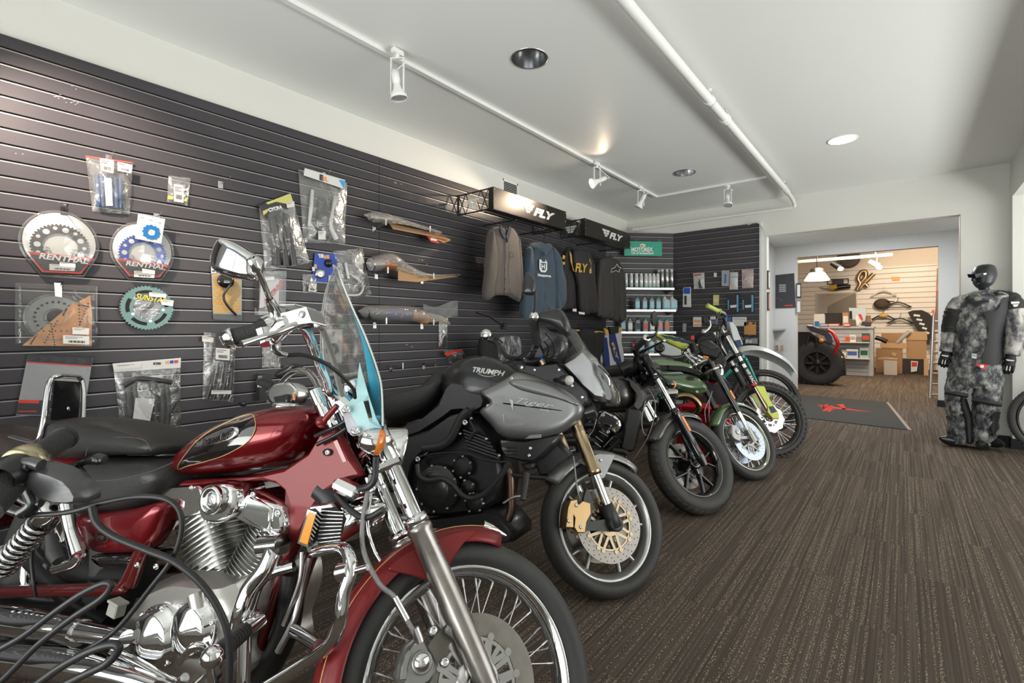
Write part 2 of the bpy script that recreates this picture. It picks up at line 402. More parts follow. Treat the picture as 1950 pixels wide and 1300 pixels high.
m = MB().m(WALL);m.prism([(WALLX,BACKY - .72,0),(-2.615,BACKY,0),(WALLX,BACKY,0)],(0,0,SLTOP - .02));wc = struct(m.build('wall_corner'))
slat_panel('slatwall_panel',CH0,CH1,.15,SLTOP,(1,-1,0),parent=wc)
wb_ = bpy.data.objects['wall_back']
slat_panel('slatwall_panel',CH1,(-1.462,BACKY),.15,SLTOP,(0,-1,0),parent=wb_)
m = MB().m(mat('trim_white',(.72,.74,.74),.4));m.b2((-1.462,BACKY - .035,0),(-1.43,BACKY,SLTOP),bev=.002);struct(m.build('trim_1'))
m = MB().m(mat('trim_pink',(.66,.47,.38),.5));m.b2((OX1 - .004,BACKY + .005,.1),(OX1 + .0,BACKY + .125,OZ));struct(m.build('trim_2'))
m = MB().m(SLAT);m.b2((WALLX,-1.6,SLTOP),(WALLX + .02,CH0[1],SLTOP + .012));struct(m.build('trim_3'))
# ================================================================ passage and second room
SY,SX0,SX1,SZ = 9.75,-1.467,.407,2.44
HALLM = mat('passage_paint',(.60,.61,.60),.6)
m = MB().m(HALLM)
m.b2((-3.2,SY,0),(SX0,SY + .13,3.6));m.b2((SX0,SY,SZ),(SX1,SY + .13,3.6));m.b2((SX1,SY,0),(6.0,SY + .13,3.6))
struct(m.build('wall_passage'))
m = MB().m(HALLM);m.b2((-1.9,BACKY + .13,0),(-1.8,SY,3.0));struct(m.build('wall_passage_left'))
m = MB().m(HALLM);m.b2((SX1 + .6,BACKY + .13,0),(SX1 + .7,SY,3.0));struct(m.build('wall_passage_right'))
m = MB().m(CEILM);m.b2((-1.9,BACKY + .13,2.66),(1.6,SY,2.75));struct(m.build('ceiling_passage'))
FARW = mat('far_paint',(.78,.70,.60),.6)
m = MB().m(FARW);m.b2((-9,FY,0),(8,FY + .12,4.0));wf = struct(m.build('wall_far'))
m = MB().m(FARW);m.b2((-7.1,SY + .13,0),(-7.0,FY,4.0));struct(m.build('wall_far_left'))
m = MB().m(FARW);m.b2((3.4,SY + .13,0),(3.5,FY,4.0));struct(m.build('wall_far_right'))
m = MB().m(FARW);m.b2((-9,SY,3.9),(8,FY,4.0));struct(m.build('ceiling_far'))
slat_panel('slatwall_panel',(-4.6,FY),(3.4,FY),.1,3.05,(0,-1,0),WSLAT,mat('white_groove',(.45,.40,.34),.6),parent=wf,gap=.02,pitch=.15)
m = MB().m(BASEB);m.b2((SX1 - .012,SY - .012,0),(SX1 + .5,SY,.10));m.b2((SX1 - .012,SY,0),(SX1,SY + .13,.10));struct(m.build('baseboard_passage'))
# ================================================================ ceiling fixtures
CHROME = mat('chrome',(.80,.81,.82),.06,1.0)
STEEL = mat('steel',(.62,.62,.62),.28,1.0)
BLK = mat('black_plastic',(.02,.02,.021),.42)
BLKM = mat('black_metal',(.018,.018,.02),.3,.3,coat=.3)
RUB = mat('rubber',(.040,.039,.038),.62,bump=.15,bscale=150,var=.12,vscale=9)
BULBON = mat('lit_lamp_face',(1,.9,.75),.4,emit=(1,.80,.56),estr=14)
BULBOFF = mat('lamp_face_off',(.55,.56,.58),.2,.4)
REFL = mat('lamp_reflector',(.55,.56,.58),.22,1.0)
ZT = CEIL - .012
m = MB().m(WHITE)
ta = hitZ(1250,375,ZT);tb = hitZ(1465,342,ZT)
m.b2((ta.x - .018,-1.55,CEIL - .024),(ta.x + .018,ta.y + .02,CEIL));m.b2((ta.x,ta.y - .016,CEIL - .024),(tb.x,ta.y + .018,CEIL))
tag(m.build('ceiling_light_track',bevel=.002),'white L-shaped lighting track running along the ceiling','light track')
def downlight(c,lit,label):
    t = thing('recessed_downlight',label,'ceiling light',(c.x,c.y,CEIL),'recessed ceiling lights')
    m = MB().m(STEEL if not lit else WHITE);m.lathe((0,0,-.004),(0,0,1),[(.0,.104),(.0,.116),(.004,.118)],40);m.lathe((0,0,0),(0,0,1),[(-.004,.104),(.004,.104)],40);m.build('trim_ring',t)
    m = MB().m(REFL);m.lathe((0,0,0),(0,0,1),[(0,.104),(.05,.100),(.11,.082),(.15,.055)],40);m.build('reflector_cone',t)
    m = MB().m(BULBON if lit else BULBOFF)
    if lit: m.lathe((0,0,.012),(0,0,1),[(0,.101),(.008,.04),(.009,.001)],40)
    else: m.lathe((0,0,.09),(0,0,1),[(0,.001),(.01,.04),(.04,.05),(.06,.03)],24)
    m.build('bulb',t);return t
downlight(DL[0],0,'unlit chrome recessed downlight in the ceiling, the largest and nearest one')
downlight(DL[1],0,'small unlit recessed downlight above the corner of the lighting track')
downlight(DL[2],1,'lit warm recessed downlight in the ceiling before the back opening')
l = spot_light('downlight_glow',(DL[2].x,DL[2].y,CEIL - .01),(DL[2].x,DL[2].y,0),22,110,.8,(1,.85,.68),.08)
def track_head(mx,my,aim,lit,label,roll=0,drop=.17,power=0,angle=50):
    p = hitZ(mx,my,CEIL - .03);t = thing('track_spotlight',label,'spotlight',p,'spotlights on the ceiling track')
    a = Vector(aim).normalized();u = Vector((math.cos(roll),math.sin(roll),0));cen = Vector((0,0,-drop))
    m = MB().m(WHITE);m.box((0,0,.006),(.034,.075,.03),bev=.004);m.cyl((0,0,-.01),(0,0,-.03),.012);m.box((0,0,-.032),u_size(u,.085),rot_to(u),bev=.002);m.build('track_adapter',t)
    for s_ in (-1,1):
        m = MB().m(WHITE);m.box(u*(s_*.038) + Vector((0,0,-.035 - drop/2)),(.006,.02,drop + .01),rot_to(u),bev=.001);m.build('yoke_arm',t)
    m = MB().m(WHITE);b0 = cen - a*.105
    m.lathe(b0,a,[(0,.004),(.002,.023),(.07,.025),(.074,.02),(.085,.02),(.11,.026),(.145,.047),(.165,.052),(.168,.048)],28);m.build('lamp_body',t)
    m = MB().m(BULBON if lit else BULBOFF);m.lathe(b0 + a*.160,a,[(0,.049),(.004,.02),(.004,.001)],28);m.build('lamp_face',t)
    m = MB().m(WHITE);m.tube([(0,0,-.02),u*.05 + Vector((0,0,-.05)),cen - a*.12 + u*.03,cen - a*.10],.0035,6);m.build('power_cord',t)
    if power: spot_light('track_spot_light',p + cen + a*.075,p + cen + a*2,power,angle,.6,(1,.80,.60),.035)
    return t
def rot_to(u): u = Vector(u).normalized();return Matrix((u,Vector((0,0,1)).cross(u),Vector((0,0,1)))).transposed()
def u_size(u,L): return (L,.02,.006)
track_head(757,101,(.10,.12,-1),0,'white track spotlight pointing down, the nearest on the long track',roll=.6,drop=.21)
track_head(1137,313,(-.55,-.75,-.42),1,'lit white track spotlight above the black sign boxes',roll=1.2,power=42,angle=75)
track_head(1220,358,(-.5,-.2,-1),0,'white track spotlight at the corner of the track, tilted down and unlit',roll=.9)
track_head(1386,355,(.1,-.4,-1),0,'white track spotlight hanging on the short branch of the track',roll=.2)
# a spotlight of the same track beyond the frame, washing the left part of the wall
spot_light('track_spot_light_near',(ta.x,-.05,CEIL - .2),(WALLX,.55,1.95),210,56,.9,(1,.82,.68),.04)
# the lit lamp leaks warm light upwards through the back of its body
l = spot_light('track_lamp_leak',hitZ(1137,313,CEIL - .03) + Vector((.06,.02,-.12)),hitZ(1115,262,CEIL),3.0,60,.7,(1,.76,.52),.01)
# sprinkler pipe
pz = 2.785
a = hitZ(1188,0,pz);b = hitZ(1500,366,pz);px_ = (a.x + b.x)/2
PIPE = mat('pipe_paint',(.80,.80,.78),.4)
t = thing('sprinkler_pipe','white painted sprinkler pipe running along the ceiling and the back wall','pipe',(px_,0,pz))
m = MB().m(PIPE);m.cyl((0,-1.5,0),(0,b.y,0),.03,n=24);m.build('main_pipe',t)
c = hitZ(1350,192,pz);e = hitZ(1376,228,pz);f = hitZ(1493,358,pz)
m = MB().m(PIPE);m.lathe((0,c.y,0),(0,1,0),[(-.03,.03),(-.028,.036),(.028,.036),(.03,.03)],24);m.build('coupling',t)
m = MB().m(PIPE);m.lathe((0,e.y,0),(0,1,0),[(-.03,.03),(-.028,.038),(-.012,.038),(-.01,.033),(.01,.033),(.012,.038),(.028,.038),(.03,.03)],24);m.build('coupling',t)
for y in (c.y,f.y):
    m = MB().m(PIPE);m.cyl((0,y - .02,0),(0,y - .02,CEIL - pz),.006);m.torus((0,y - .02,0),(0,1,0),.033,.003,24,6);m.ball((0,y - .02,CEIL - pz - .004),(.02,.02,.008));m.build('hanger_rod',t)
for y in (e.y,f.y + .08):
    m = MB().m(STEEL);m.cyl((0,y,.03),(0,y,.05),.01);m.lathe((0,y,.052),(0,0,1),[(0,.006),(.004,.016),(.006,.016)],12);m.build('sprinkler_head',t)
d0 = hitY(1510,395,BACKY - .06);d1 = hitY(1206,437,BACKY - .06)
m = MB().m(PIPE);o = Vector((px_,0,pz))
m.tube([Vector((0,b.y - .02,0)),Vector((0,b.y + .06,-.0)),Vector((0,BACKY - .10,-.03)),Vector((0,BACKY - .06,d0.z - pz))],.022,14);m.build('elbow',t)
m = MB().m(PIPE);m.cyl(Vector((0,BACKY - .06,d0.z - pz)),Vector((d1.x - px_,BACKY - .06,d0.z - pz)),.02);m.cyl(Vector((d1.x - px_,BACKY - .06,d0.z - pz)),Vector((d1.x - px_ + .08,BACKY - .06,d0.z - pz)),.03);m.build('branch_pipe',t)
# white conduit above the end of the back slatwall
q = lambda x,y: hitY(x,y,BACKY - .05)
m = MB().m(mat('conduit_grey',(.6,.6,.58),.5));m.tube([q(1424,428),q(1436,424),q(1446,426),q(1453,437),q(1457,452)],.006,8);tag(m.build('conduit_cable'),'thin grey cable arching over the end of the back slatwall','cable')
# air vent on the wall above the slatwall
v0 = hitX(956,346,WALLX);v1 = hitX(985,372,WALLX)
t = thing('air_vent','small white air vent grille on the wall above the sign box','vent',(WALLX,(v0.y + v1.y)/2,2.70))
hy = abs(v1.y - v0.y)/2
m = MB().m(WHITE)
for s_ in (-1,1): m.b2((0,s_*hy - .015,-.09),(.012,s_*hy + .015,.09));m.b2((0,-hy,s_*.08 - .012),(.012,hy,s_*.08 + .012))
m.build('frame',t)
m = MB().m(DARK);m.b2((0,-hy,-.08),(.002,hy,.08))
m.m(WHITE)
for k in range(9): m.box((.006,0,-.07 + k*.0175),(.008,hy*2,.003),rotm('Y',35))
m.build('louvre',t)
# ================================================================ hanging display boxes
SF = WALLX + .02
SIGNM = mat('sign_black_metal',(.035,.030,.027),.32,.55,spec=.5)
SIGNW = mat('sign_white',(.75,.74,.72),.5)
def fly_wing(mb,c,h,depth=.002):
    """white wing mark of slanted bars; c centre, drawn on the +x face, y to the right"""
    c = Vector(c);s = h
    P = lambda a,b: c + Vector((0,a*s,b*s))
    for k,(x0,x1,z) in enumerate(((-1.35,1.0,.5),(-1.0,.78,.12),(-.68,.5,-.26))):
        mb.prism([P(x0,z),P(x1*.0 - .12,z),P(-.12 - .1,z - .30),P(x0 + .25,z - .30)],(depth,0,0))
    for k,(x0,x1,z) in enumerate(((-.02,1.0,.5),(-.02,.72,.12))):
        mb.prism([P(x0,z),P(x1,z),P(x1 - .18,z - .30),P(x0 - .08,z - .30)],(depth,0,0))
    mb.prism([P(-.18,-.26),P(.3,-.26),P(.1,-.5),P(-.26,-.5)],(depth,0,0))
def sign_box(wl,tl,tr,bl,label):
    W = hitX(wl[0],wl[1],SF);f = hitY(tl[0],tl[1],W.y);X = f.x;y0 = W.y;z1 = f.z
    y1 = hitX(tr[0],tr[1],X).y;z0 = hitX(bl[0],bl[1],X).z
    t = thing('display_header_box',label,'sign',(SF,y0,z0),'black header boxes with white lettering')
    dx = X - SF;L = y1 - y0;H = z1 - z0
    m = MB().m(SIGNM);m.b2((dx - .006,0,0),(dx,L,H),.002);m.b2((dx - .06,-.002,0),(dx,.003,H));m.b2((dx - .06,L - .003,0),(dx,L + .002,H));m.b2((dx - .10,0,-.002),(dx,L,.004));m.build('front_panel',t)
    for yy in (0,L):
        m = MB().m(BLKM);xs = dx - .06
        for zz in (.008,H - .008): m.cyl((0,yy,zz),(xs,yy,zz),.007,n=8)
        m.cyl((.006,yy,0),(.006,yy,H),.007,n=8)
        for k in range(4):
            x0 = xs*k/4;x1 = xs*(k + 1)/4
            if k in (1,2): continue
            m.cyl((x0,yy,0),(x1,yy,H),.005,n=6);m.cyl((x0,yy,H),(x1,yy,0),.005,n=6)
        for x0,x1 in ((.25,.36),(.75,.64)):
            m.cyl((xs*x0,yy,0),(xs*x1,yy,H/2),.004,n=6);m.cyl((xs*x0,yy,H),(xs*x1,yy,H/2),.004,n=6)
        m.build('side_truss',t)
        m = MB().m(SIGNW)
        c = Vector((xs*.5,yy - .004,H*.5));s = H*.42
        for z in (.36,.02,-.32):
            wd_ = 1.0 - (.36 - z)*.7
            m.prism([c + Vector((-wd_*s,0,z*s)),c + Vector((-.06*s,0,z*s)),c + Vector((-.12*s,0,(z - .26)*s)),c + Vector(((-wd_ + .2)*s,0,(z - .26)*s))],(0,.002,0))
            m.prism([c + Vector((wd_*s,0,z*s)),c + Vector((.06*s,0,z*s)),c + Vector((.0*s,0,(z - .26)*s)),c + Vector(((wd_ - .2)*s,0,(z - .26)*s))],(0,.002,0))
        m.build('side_emblem',t)
    for yy in (.012,L - .012):
        m = MB().m(CHROME)
        for zz in (.02,H*.45,H - .02): m.ball((dx,yy,zz),(.003,.006,.006),8,6)
        m.build('rivet_row',t)
    m = MB().m(SIGNW);fly_wing(m,(dx + .0005,L*.44,H*.52),H*.42)
    put_text(m,'FLY',(dx + .0005,L*.66,H*.47),(0,1,0),(0,0,1),width=L*.32,height=H*.42,depth=.002,shear=.35,bold=.05)
    m.build('lettering',t)
    # hang rail below
    m = MB().m(BLKM);m.cyl((0,L*.30,-.03),(dx - .03,L*.30,-.03),.008,n=8);m.cyl((0,L*.80,-.03),(dx - .03,L*.80,-.03),.008,n=8);m.cyl((dx*.7,.03,-.0),(dx*.7,L - .03,-.0),.006,n=8);m.build('hang_rail',t)
    return t,X,y0,y1,z0,z1
sb1 = sign_box((873,372),(940,355),(1078,402),(942,398),'long black header box with white lettering, lit by the spotlight, above the shirt and hoodie')
sb2 = sign_box((1068,424),(1114,415),(1200,444),(1114,448),'black header box with white lettering in shade, above the dark jerseys')
print('SIGN',sb1[1:],sb2[1:])
# ================================================================ motorcycles: common kit
GREYT = mat('tyre_sidewall',(.055,.053,.050),.55,bump=.2,bscale=60,var=.2,vscale=5)
ALUM = mat('polished_aluminium',(.62,.62,.61),.20,1.0)
CASTG = mat('cast_grey_metal',(.36,.36,.35),.34,.9)
SATIN = mat('satin_fork_metal',(.34,.32,.30),.30,.95,var=.15,vscale=20)
BLACKG = mat('gloss_black',(.008,.008,.009),.08,0,coat=1)
ENGB = mat('engine_black',(.020,.020,.021),.38,.3,bump=.1,bscale=120)
LEATH = mat('black_leather',(.026,.025,.025),.45,bump=.35,bscale=140,var=.15,vscale=6)
GOLD = mat('gold_anodised',(.27,.215,.14),.28,1.0)
ORANGE = mat('orange_lens',(.80,.22,.02),.15,coat=1)
AMBER = mat('amber_reflector',(.85,.33,.03),.2,coat=1)
DISCM = mat('disc_steel',(.24,.225,.20),.40,.8,var=.08,vscale=30)
CABLE = mat('black_cable',(.022,.022,.024),.42)
BRAID = mat('braided_hose',(.30,.30,.30),.35,.8,bump=.8,bscale=500)
GLASSD = mat('dark_glass',(.03,.03,.03),.05,0,coat=1)
class Bike:
    def __init__(s,name,label,X,Y,psi,lean,steer,rake,offs,r,wb):
        a = math.radians(psi);s.r = r;s.wb = wb
        s.M = Matrix.Translation((X,Y,0)) @ Matrix.Rotation(a,4,'Z') @ Matrix.Rotation(-math.radians(lean),4,'X')
        k = math.radians(rake);ax = Vector((-math.sin(k),0,math.cos(k)));A = Vector((0,0,r)) - Vector((math.cos(k),0,math.sin(k)))*offs
        R = Matrix.Rotation(math.radians(steer),4,ax);s.St = Matrix.Translation(A) @ R @ Matrix.Translation(-A)
        s.ax = ax;s.A = A;zm = 9
        for i in range(120):
            t = 2*PI*i/120
            for o in (-.05,-.025,0,.025,.05):
                rr = r - 2.5*o*o*4;p = s.M @ s.St @ Vector((rr*math.cos(t),o,r + rr*math.sin(t)));zm = min(zm,p.z)
        s.St = s.M.inverted() @ Matrix.Translation((0,0,-zm)) @ s.M @ s.St
        s.Mi = s.M.inverted();s.Sti = s.St.inverted()
        s.root = bpy.data.objects.new(name,None);C.objects.link(s.root);s.root.matrix_world = s.M;s.root.empty_display_size = .1
        tag(s.root,label,'motorcycle','motorcycles parked along the slatwall')
    def q(s,px,py,y=0,st=False,y2=None):
        o = s.Mi @ CAMP;d = s.Mi.to_3x3() @ ray(px,py)
        if st: o = s.Sti @ o;d = s.Sti.to_3x3() @ d
        p = o + d*((y - o.y)/d.y)
        if y2 is not None: p.y = y2
        return p
    def qs(s,pts,y=0,st=False,y2=None): return [s.q(p[0],p[1],p[2] if len(p) > 2 else y,st,y2) for p in pts]
    def fin(s,mb,name,parent=None,st=False,**k):
        if st: mb.v = [s.St @ v for v in mb.v]
        return mb.build(name,parent or s.root,**k)
Y_ = Vector((0,1,0))
def tyre_profile(r,w,rimr):
    h = w/2;pts = []
    for t in range(0,13):
        a = PI*t/12;yy = -h*math.cos(a);crown = math.sin(a)**.75
        pts.append((yy*(1.0 if crown > .3 else .98),r - (r - rimr)*.62*(1 - crown)))
    lo = rimr + .004
    return [(-h*.55,lo),(-h*.86,rimr + (r - rimr)*.20)] + pts[0:] + [(h*.86,rimr + (r - rimr)*.20),(h*.55,lo)]
def annulus(mb,c,ri,ro,th,n=72,wav=0,nw=0):
    c = Vector(c)
    def R(rad,y,w_=0): return [c + Vector(((rad + (wav*math.cos(nw*2*PI*i/n) if w_ else 0))*math.cos(2*PI*i/n),y,(rad + (wav*math.cos(nw*2*PI*i/n) if w_ else 0))*math.sin(2*PI*i/n))) for i in range(n)]
    mb.loft([R(ri,-th/2),R(ro,-th/2,1),R(ro,th/2,1),R(ri,th/2),R(ri,-th/2)],False,smooth=False)
def brake_disc(bk,wheel,c,ri,ro,name='brake_disc',st=True,carrier=GOLD,arms=6,wav=0,nw=0,holes=3,discm=None):
    c = Vector(c);m = MB().m(discm or DISCM);annulus(m,c,ri,ro,.005,wav=wav,nw=nw)
    if holes:
        m.m(DARK)
        for k in range(holes):
            rr = ri + (ro - ri)*(.2 + .6*k/max(1,holes - 1));nn = 28
            for i in range(nn):
                a = 2*PI*(i + k*.33)/nn;p = c + Vector((rr*math.cos(a),0,rr*math.sin(a)))
                for sgn in (-1,1): m.cyl(p + Y_*(sgn*.0027),p + Y_*(sgn*.0029),.0026,n=8)
    bk.fin(m,name,wheel,st)
    m = MB().m(carrier);annulus(m,c,.032,.05,.012)
    for k in range(arms):
        a = 2*PI*k/arms
        for sgn in (-1,1):
            b = a + sgn*.28;P0 = c + Vector((math.cos(a)*.045,0,math.sin(a)*.045));P1 = c + Vector((math.cos(b)*(ri + .003),0,math.sin(b)*(ri + .003)))
            d = (P1 - P0).normalized();s_ = d.cross(Y_)*.006
            m.prism([P0 - s_ - Y_*.003,P1 - s_ - Y_*.003,P1 + s_ - Y_*.003,P0 + s_ - Y_*.003],Y_*.006)
            m.cyl(P1 - Y_*.006,P1 + Y_*.006,.009,n=12)
    annulus(m,c,ri - .010,ri - .002,.005)
    bk.fin(m,'disc_carrier',wheel,st)
def wheel(bk,cx,r,tw,rimr,style='spoke',st=True,name='front_wheel',rim=CHROME,n=40,knob=0,hub=ALUM,spokem=STEEL,tread=0,stripe=None,hubw=.035):
    c = Vector((cx,0,r));h = tw/2
    m = MB().m(rim);rw = h*.62
    m.lathe(c,Y_,[(-rw,rimr + .006),(-rw - .003,rimr + .002),(-rw,rimr - .004),(-rw*.8,rimr - .010),(-rw*.45,rimr - .024),(0,rimr - .027),(rw*.45,rimr - .024),(rw*.8,rimr - .010),(rw,rimr - .004),(rw + .003,rimr + .002),(rw,rimr + .006),(rw*.6,rimr - .002),(0,rimr - .01),(-rw*.6,rimr - .002),(-rw,rimr + .006)],72)
    if stripe:
        m.m(stripe)
        for sg in (-1,1):
            for a0,a1 in ((.2,1.1),(1.35,2.6),(2.9,4.2),(4.5,6.0)):
                R_ = []
                for i in range(24):
                    a = a0 + (a1 - a0)*i/23;R_.append([c + Vector((q_*math.cos(a),sg*(rw + .0035),q_*math.sin(a))) for q_ in (rimr - .005,rimr + .001)])
                m.loft(R_,False,closed=False,smooth=False)
    W = bk.fin(m,name,None,st)
    m = MB().m(RUB);P = tyre_profile(r,tw,rimr);m.lathe(c,Y_,P,96)
    if tread:                                      # raised tread blocks separated by slanted grooves
        m.m(GREYT)
        nb = tread
        for i in range(nb):
            a0 = 2*PI*i/nb;a1 = a0 + 2*PI/nb*.80
            for sg in (-1,1):
                rings = []
                for t in (.16,.38,.62,.84):
                    yy = sg*h*t;rr = r - (r - rimr)*.62*(1 - math.sqrt(max(0,1 - t*t))**.75) + .004
                    sk = t*.10
                    rings.append([c + Vector((rr*math.cos(a + sk),yy,rr*math.sin(a + sk))) for a in [a0 + (a1 - a0)*k/4 for k in range(5)]])
                m.loft(rings,False,closed=False,smooth=False)
    if knob:
        m.m(RUB)
        for i in range(knob):
            a = 2*PI*i/knob
            for yy,dr,an in (((-.30,.012,0),(.30,.012,0),(-.80,-.010,.5),(.80,-.010,.5),(0,.013,.5)) if True else ()):
                aa = a + an*2*PI/knob;rad = r - .006 + dr*.6;R = Matrix.Rotation(-aa,3,'Y') @ Matrix.Rotation(math.radians(-38*(yy if abs(yy) > .5 else 0)),3,'Z')
                m.box(c + Vector((rad*math.cos(aa),yy*h,rad*math.sin(aa))),(.022,.017,.020),R)
    bk.fin(m,'tyre',W,st)
    m = MB().m(hub);m.lathe(c,Y_,[(-.05,.012),(-.05,.024),(-hubw,.030),(-hubw + .004,.045),(-hubw + .010,.045),(-.012,.028),(.012,.028),(hubw - .010,.045),(hubw - .004,.045),(hubw,.030),(.05,.024),(.05,.012)],28)
    m.m(STEEL);m.cyl(c - Y_*.075,c + Y_*.075,.010);m.cyl(c - Y_*.080,c - Y_*.072,.016,n=6)
    bk.fin(m,'hub',W,st)
    if style == 'spoke':
        for i in range(n):
            sg = -1 if i % 2 else 1;k = i // 2;cross = 1 if k % 2 else -1
            a1 = 2*PI*(k + (.25 if sg > 0 else -.25)*1)/(n/2) + cross*.03;a0 = a1 + cross*.95
            p0 = c + Vector((.042*math.cos(a0),sg*(hubw - .007),.042*math.sin(a0)));p1 = c + Vector(((rimr - .022)*math.cos(a1),sg*.006,(rimr - .022)*math.sin(a1)))
            mm = MB().m(spokem);mm.cyl(p0,p1,.0019,n=6,caps=False);d = (p1 - p0).normalized();mm.cyl(p1 - d*.022,p1,.0032,n=6)
            bk.fin(mm,'spoke',W,st)
    else:
        ns,w0,w1,fork = style
        for i in range(ns):
            a = 2*PI*i/ns + .3;mm = MB().m(rim);u = Vector((math.cos(a),0,math.sin(a)));v = u.cross(Y_)
            def bar(pa,pb,wa,wb_):
                rings = []
                for t in (0,.25,.5,.75,1):
                    p = pa.lerp(pb,t);ww = wa + (wb_ - wa)*t;dd = (.026 - .012*t)
                    rings.append([p + v*(ww*math.cos(q_)) + Y_*(dd*math.sin(q_)) for q_ in [2*PI*j/10 for j in range(10)]])
                mm.loft(rings,True)
            if fork:
                mid = c + u*(.035 + (rimr - .06)*.30)
                bar(c + u*.03,mid,w0,w0)
                for s_ in (-1,1): bar(mid,c + (u*math.cos(fork*s_) + v*math.sin(fork*s_))*(rimr - .022),w1*1.1,w1)
            else: bar(c + u*.03,c + u*(rimr - .022),w0,w1)
            bk.fin(mm,'wheel_spoke',W,st)
    return W
def fork_leg(bk,y,top,low,r0,r1,split,m0,m1,name='fork_leg',collar=True,st=True):
    """upper tube r0 from top down to the split, lower tube r1 below it"""
    top = Vector(top);low = Vector(low);s_ = top.lerp(low,split);top.y = low.y = s_.y = y;d = (low - top).normalized()
    m = MB().m(m0);m.cyl(top,s_ + d*.01,r0,n=24);o = bk.fin(m,name,None,st)
    m = MB().m(m1);L = (low - s_).length
    m.lathe(s_,d,[(-.004,r0),(-.004,r1),(0,r1 + .003),(.012,r1 + .003),(.016,r1),(L*.55,r1),(L*.9,r1*.92),(L,r1*.8)],24,True);bk.fin(m,'fork_slider',o,st)
    if collar:
        m = MB().m(CHROME if m0 in (CHROME,) else m0);m.lathe(s_,d,[(-.03,r0 + .001),(-.03,r1 + .001),(-.006,r1 + .002),(-.006,r0)],24);bk.fin(m,'fork_seal',o,st)
    return o
def fender(bk,c,R,w,a0,a1,mtl,st=True,name='front_fender',th=.0,n=30,drop=.035,parent=None,taper=True,pts=9):
    c = Vector(c);m = MB().m(mtl);rings = []
    for k in range(n + 1):
        t = k/n;a = math.radians(a0 + (a1 - a0)*t);e = (min(1,t*8,(1 - t)*8)**.5 if taper else 1);hw = w/2*(.55 + .45*e);ring = []
        for j in range(pts):
            q_ = -1 + 2*j/(pts - 1);yy = hw*math.sin(q_*PI/2*.98) ;rr = R - drop*(1 - math.cos(q_*PI/2*.98))*1.0
            ring.append(c + Vector((rr*math.cos(a),yy,rr*math.sin(a))))
        rings.append(ring)
    m.loft(rings,False,closed=False);return bk.fin(m,name,parent,st,solid=.003)
def body_loft(stations,n=28,top_p=1.0):
    """stations: (x, zb, zt, hw, exp). returns rings, surf(x,z)->y of the right side"""
    rings = []
    S_ = [(x,zb,zt,hw,(e[0] if e else 2.3)) for x,zb,zt,hw,*e in stations]
    def at(x):
        for a,b in zip(S_,S_[1:]):
            if (a[0] - x)*(b[0] - x) <= 0: t = (x - a[0])/(b[0] - a[0] + 1e-9);return [a[i] + (b[i] - a[i])*t for i in range(5)]
        return S_[0] if abs(x - S_[0][0]) < abs(x - S_[-1][0]) else S_[-1]
    for x,zb,zt,hw,e in S_:
        zc = (zb + zt)/2;hz = (zt - zb)/2;R = []
        for i in range(n):
            a = 2*PI*i/n;cy = math.cos(a);sz = math.sin(a)
            R.append(Vector((x,hw*math.copysign(abs(cy)**(2/e),cy),zc + hz*math.copysign(abs(sz)**(2/e),sz))))
        rings.append(R)
    def surf(x,z,side=-1):
        _,zb,zt,hw,e = at(x);zc = (zb + zt)/2;hz = max(1e-4,(zt - zb)/2);t = min(.995,abs((z - zc)/hz));return side*hw*(1 - t**e)**(1/e)
    return rings,surf
def smooth_stations(S_,k=4):
    P = [];n = len(S_[0])
    for i in range(len(S_) - 1):
        p0 = S_[max(0,i - 1)];p1 = S_[i];p2 = S_[i + 1];p3 = S_[min(len(S_) - 1,i + 2)]
        for j in range(k):
            t = j/k;P.append(tuple(.5*((2*b) + (c_ - a)*t + (2*a - 5*b + 4*c_ - d)*t*t + (3*b - a - 3*c_ + d)*t**3) for a,b,c_,d in zip(p0,p1,p2,p3)))
    P.append(tuple(S_[-1]));return P
def decal(mb,outline,surf,off=.0012,K=6,smooth=True,n=48):
    """patch of another colour lying on a curved body: outline in xz, surf(x,z)->y"""
    O = catmull([Vector((p[0],0,p[-1])) for p in outline],5,True) if smooth else [Vector((p[0],0,p[-1])) for p in outline]
    O = resample(O,n);c = sum(O,Vector())/len(O);rings = []
    for k in range(K + 1):
        f = 1 - k/K*.999;rings.append([(lambda v: Vector((v.x,surf(v.x,v.z) - off,v.z)))(c + (p - c)*f) for p in O])
    mb.loft(rings,False);return [(lambda v: Vector((v.x,surf(v.x,v.z) - off,v.z)))(p) for p in O]
def text_on(mb,s,c,ux,uz,width,surf,off=.002,height=None,shear=0,bold=0,hgt=None):
    """lettering laid on a curved body: c (x,z), ux/uz unit directions in the xz plane"""
    V,F,wd,hg = text_mesh(s,.5,shear,bold,1);k = width/wd;kh = (height/hg) if height else k
    P = [(c[0] + ux[0]*v.x*k + uz[0]*v.y*kh,c[1] + ux[1]*v.x*k + uz[1]*v.y*kh,v.z) for v in V]
    mb.add([Vector((x,surf(x,z) - off - max(0,e)*.0008,z)) for x,z,e in P],F,False)
def panel(mb,outline,y0,y1,smooth_in=False,n=0,inset=.012,step=.006):
    """flat-ish panel in the xz plane between y0 (outer face) and y1, its outer edge chamfered"""
    O = [Vector((p[0],0,p[-1])) for p in outline]
    if smooth_in: O = catmull(O,5,True)
    c = sum(O,Vector())/len(O)
    def sc(v,k): d = v - c;L = d.length;return c + d*max(.2,(L - k)/max(L,1e-6))
    sgn = 1 if y1 > y0 else -1
    A = [Vector((p.x,y1,p.z)) for p in O];B = [Vector((p.x,y0 + sgn*step,p.z)) for p in O];D = [Vector((sc(p,inset).x,y0,sc(p,inset).z)) for p in O]
    mb.loft([A,B,D],True);return mb
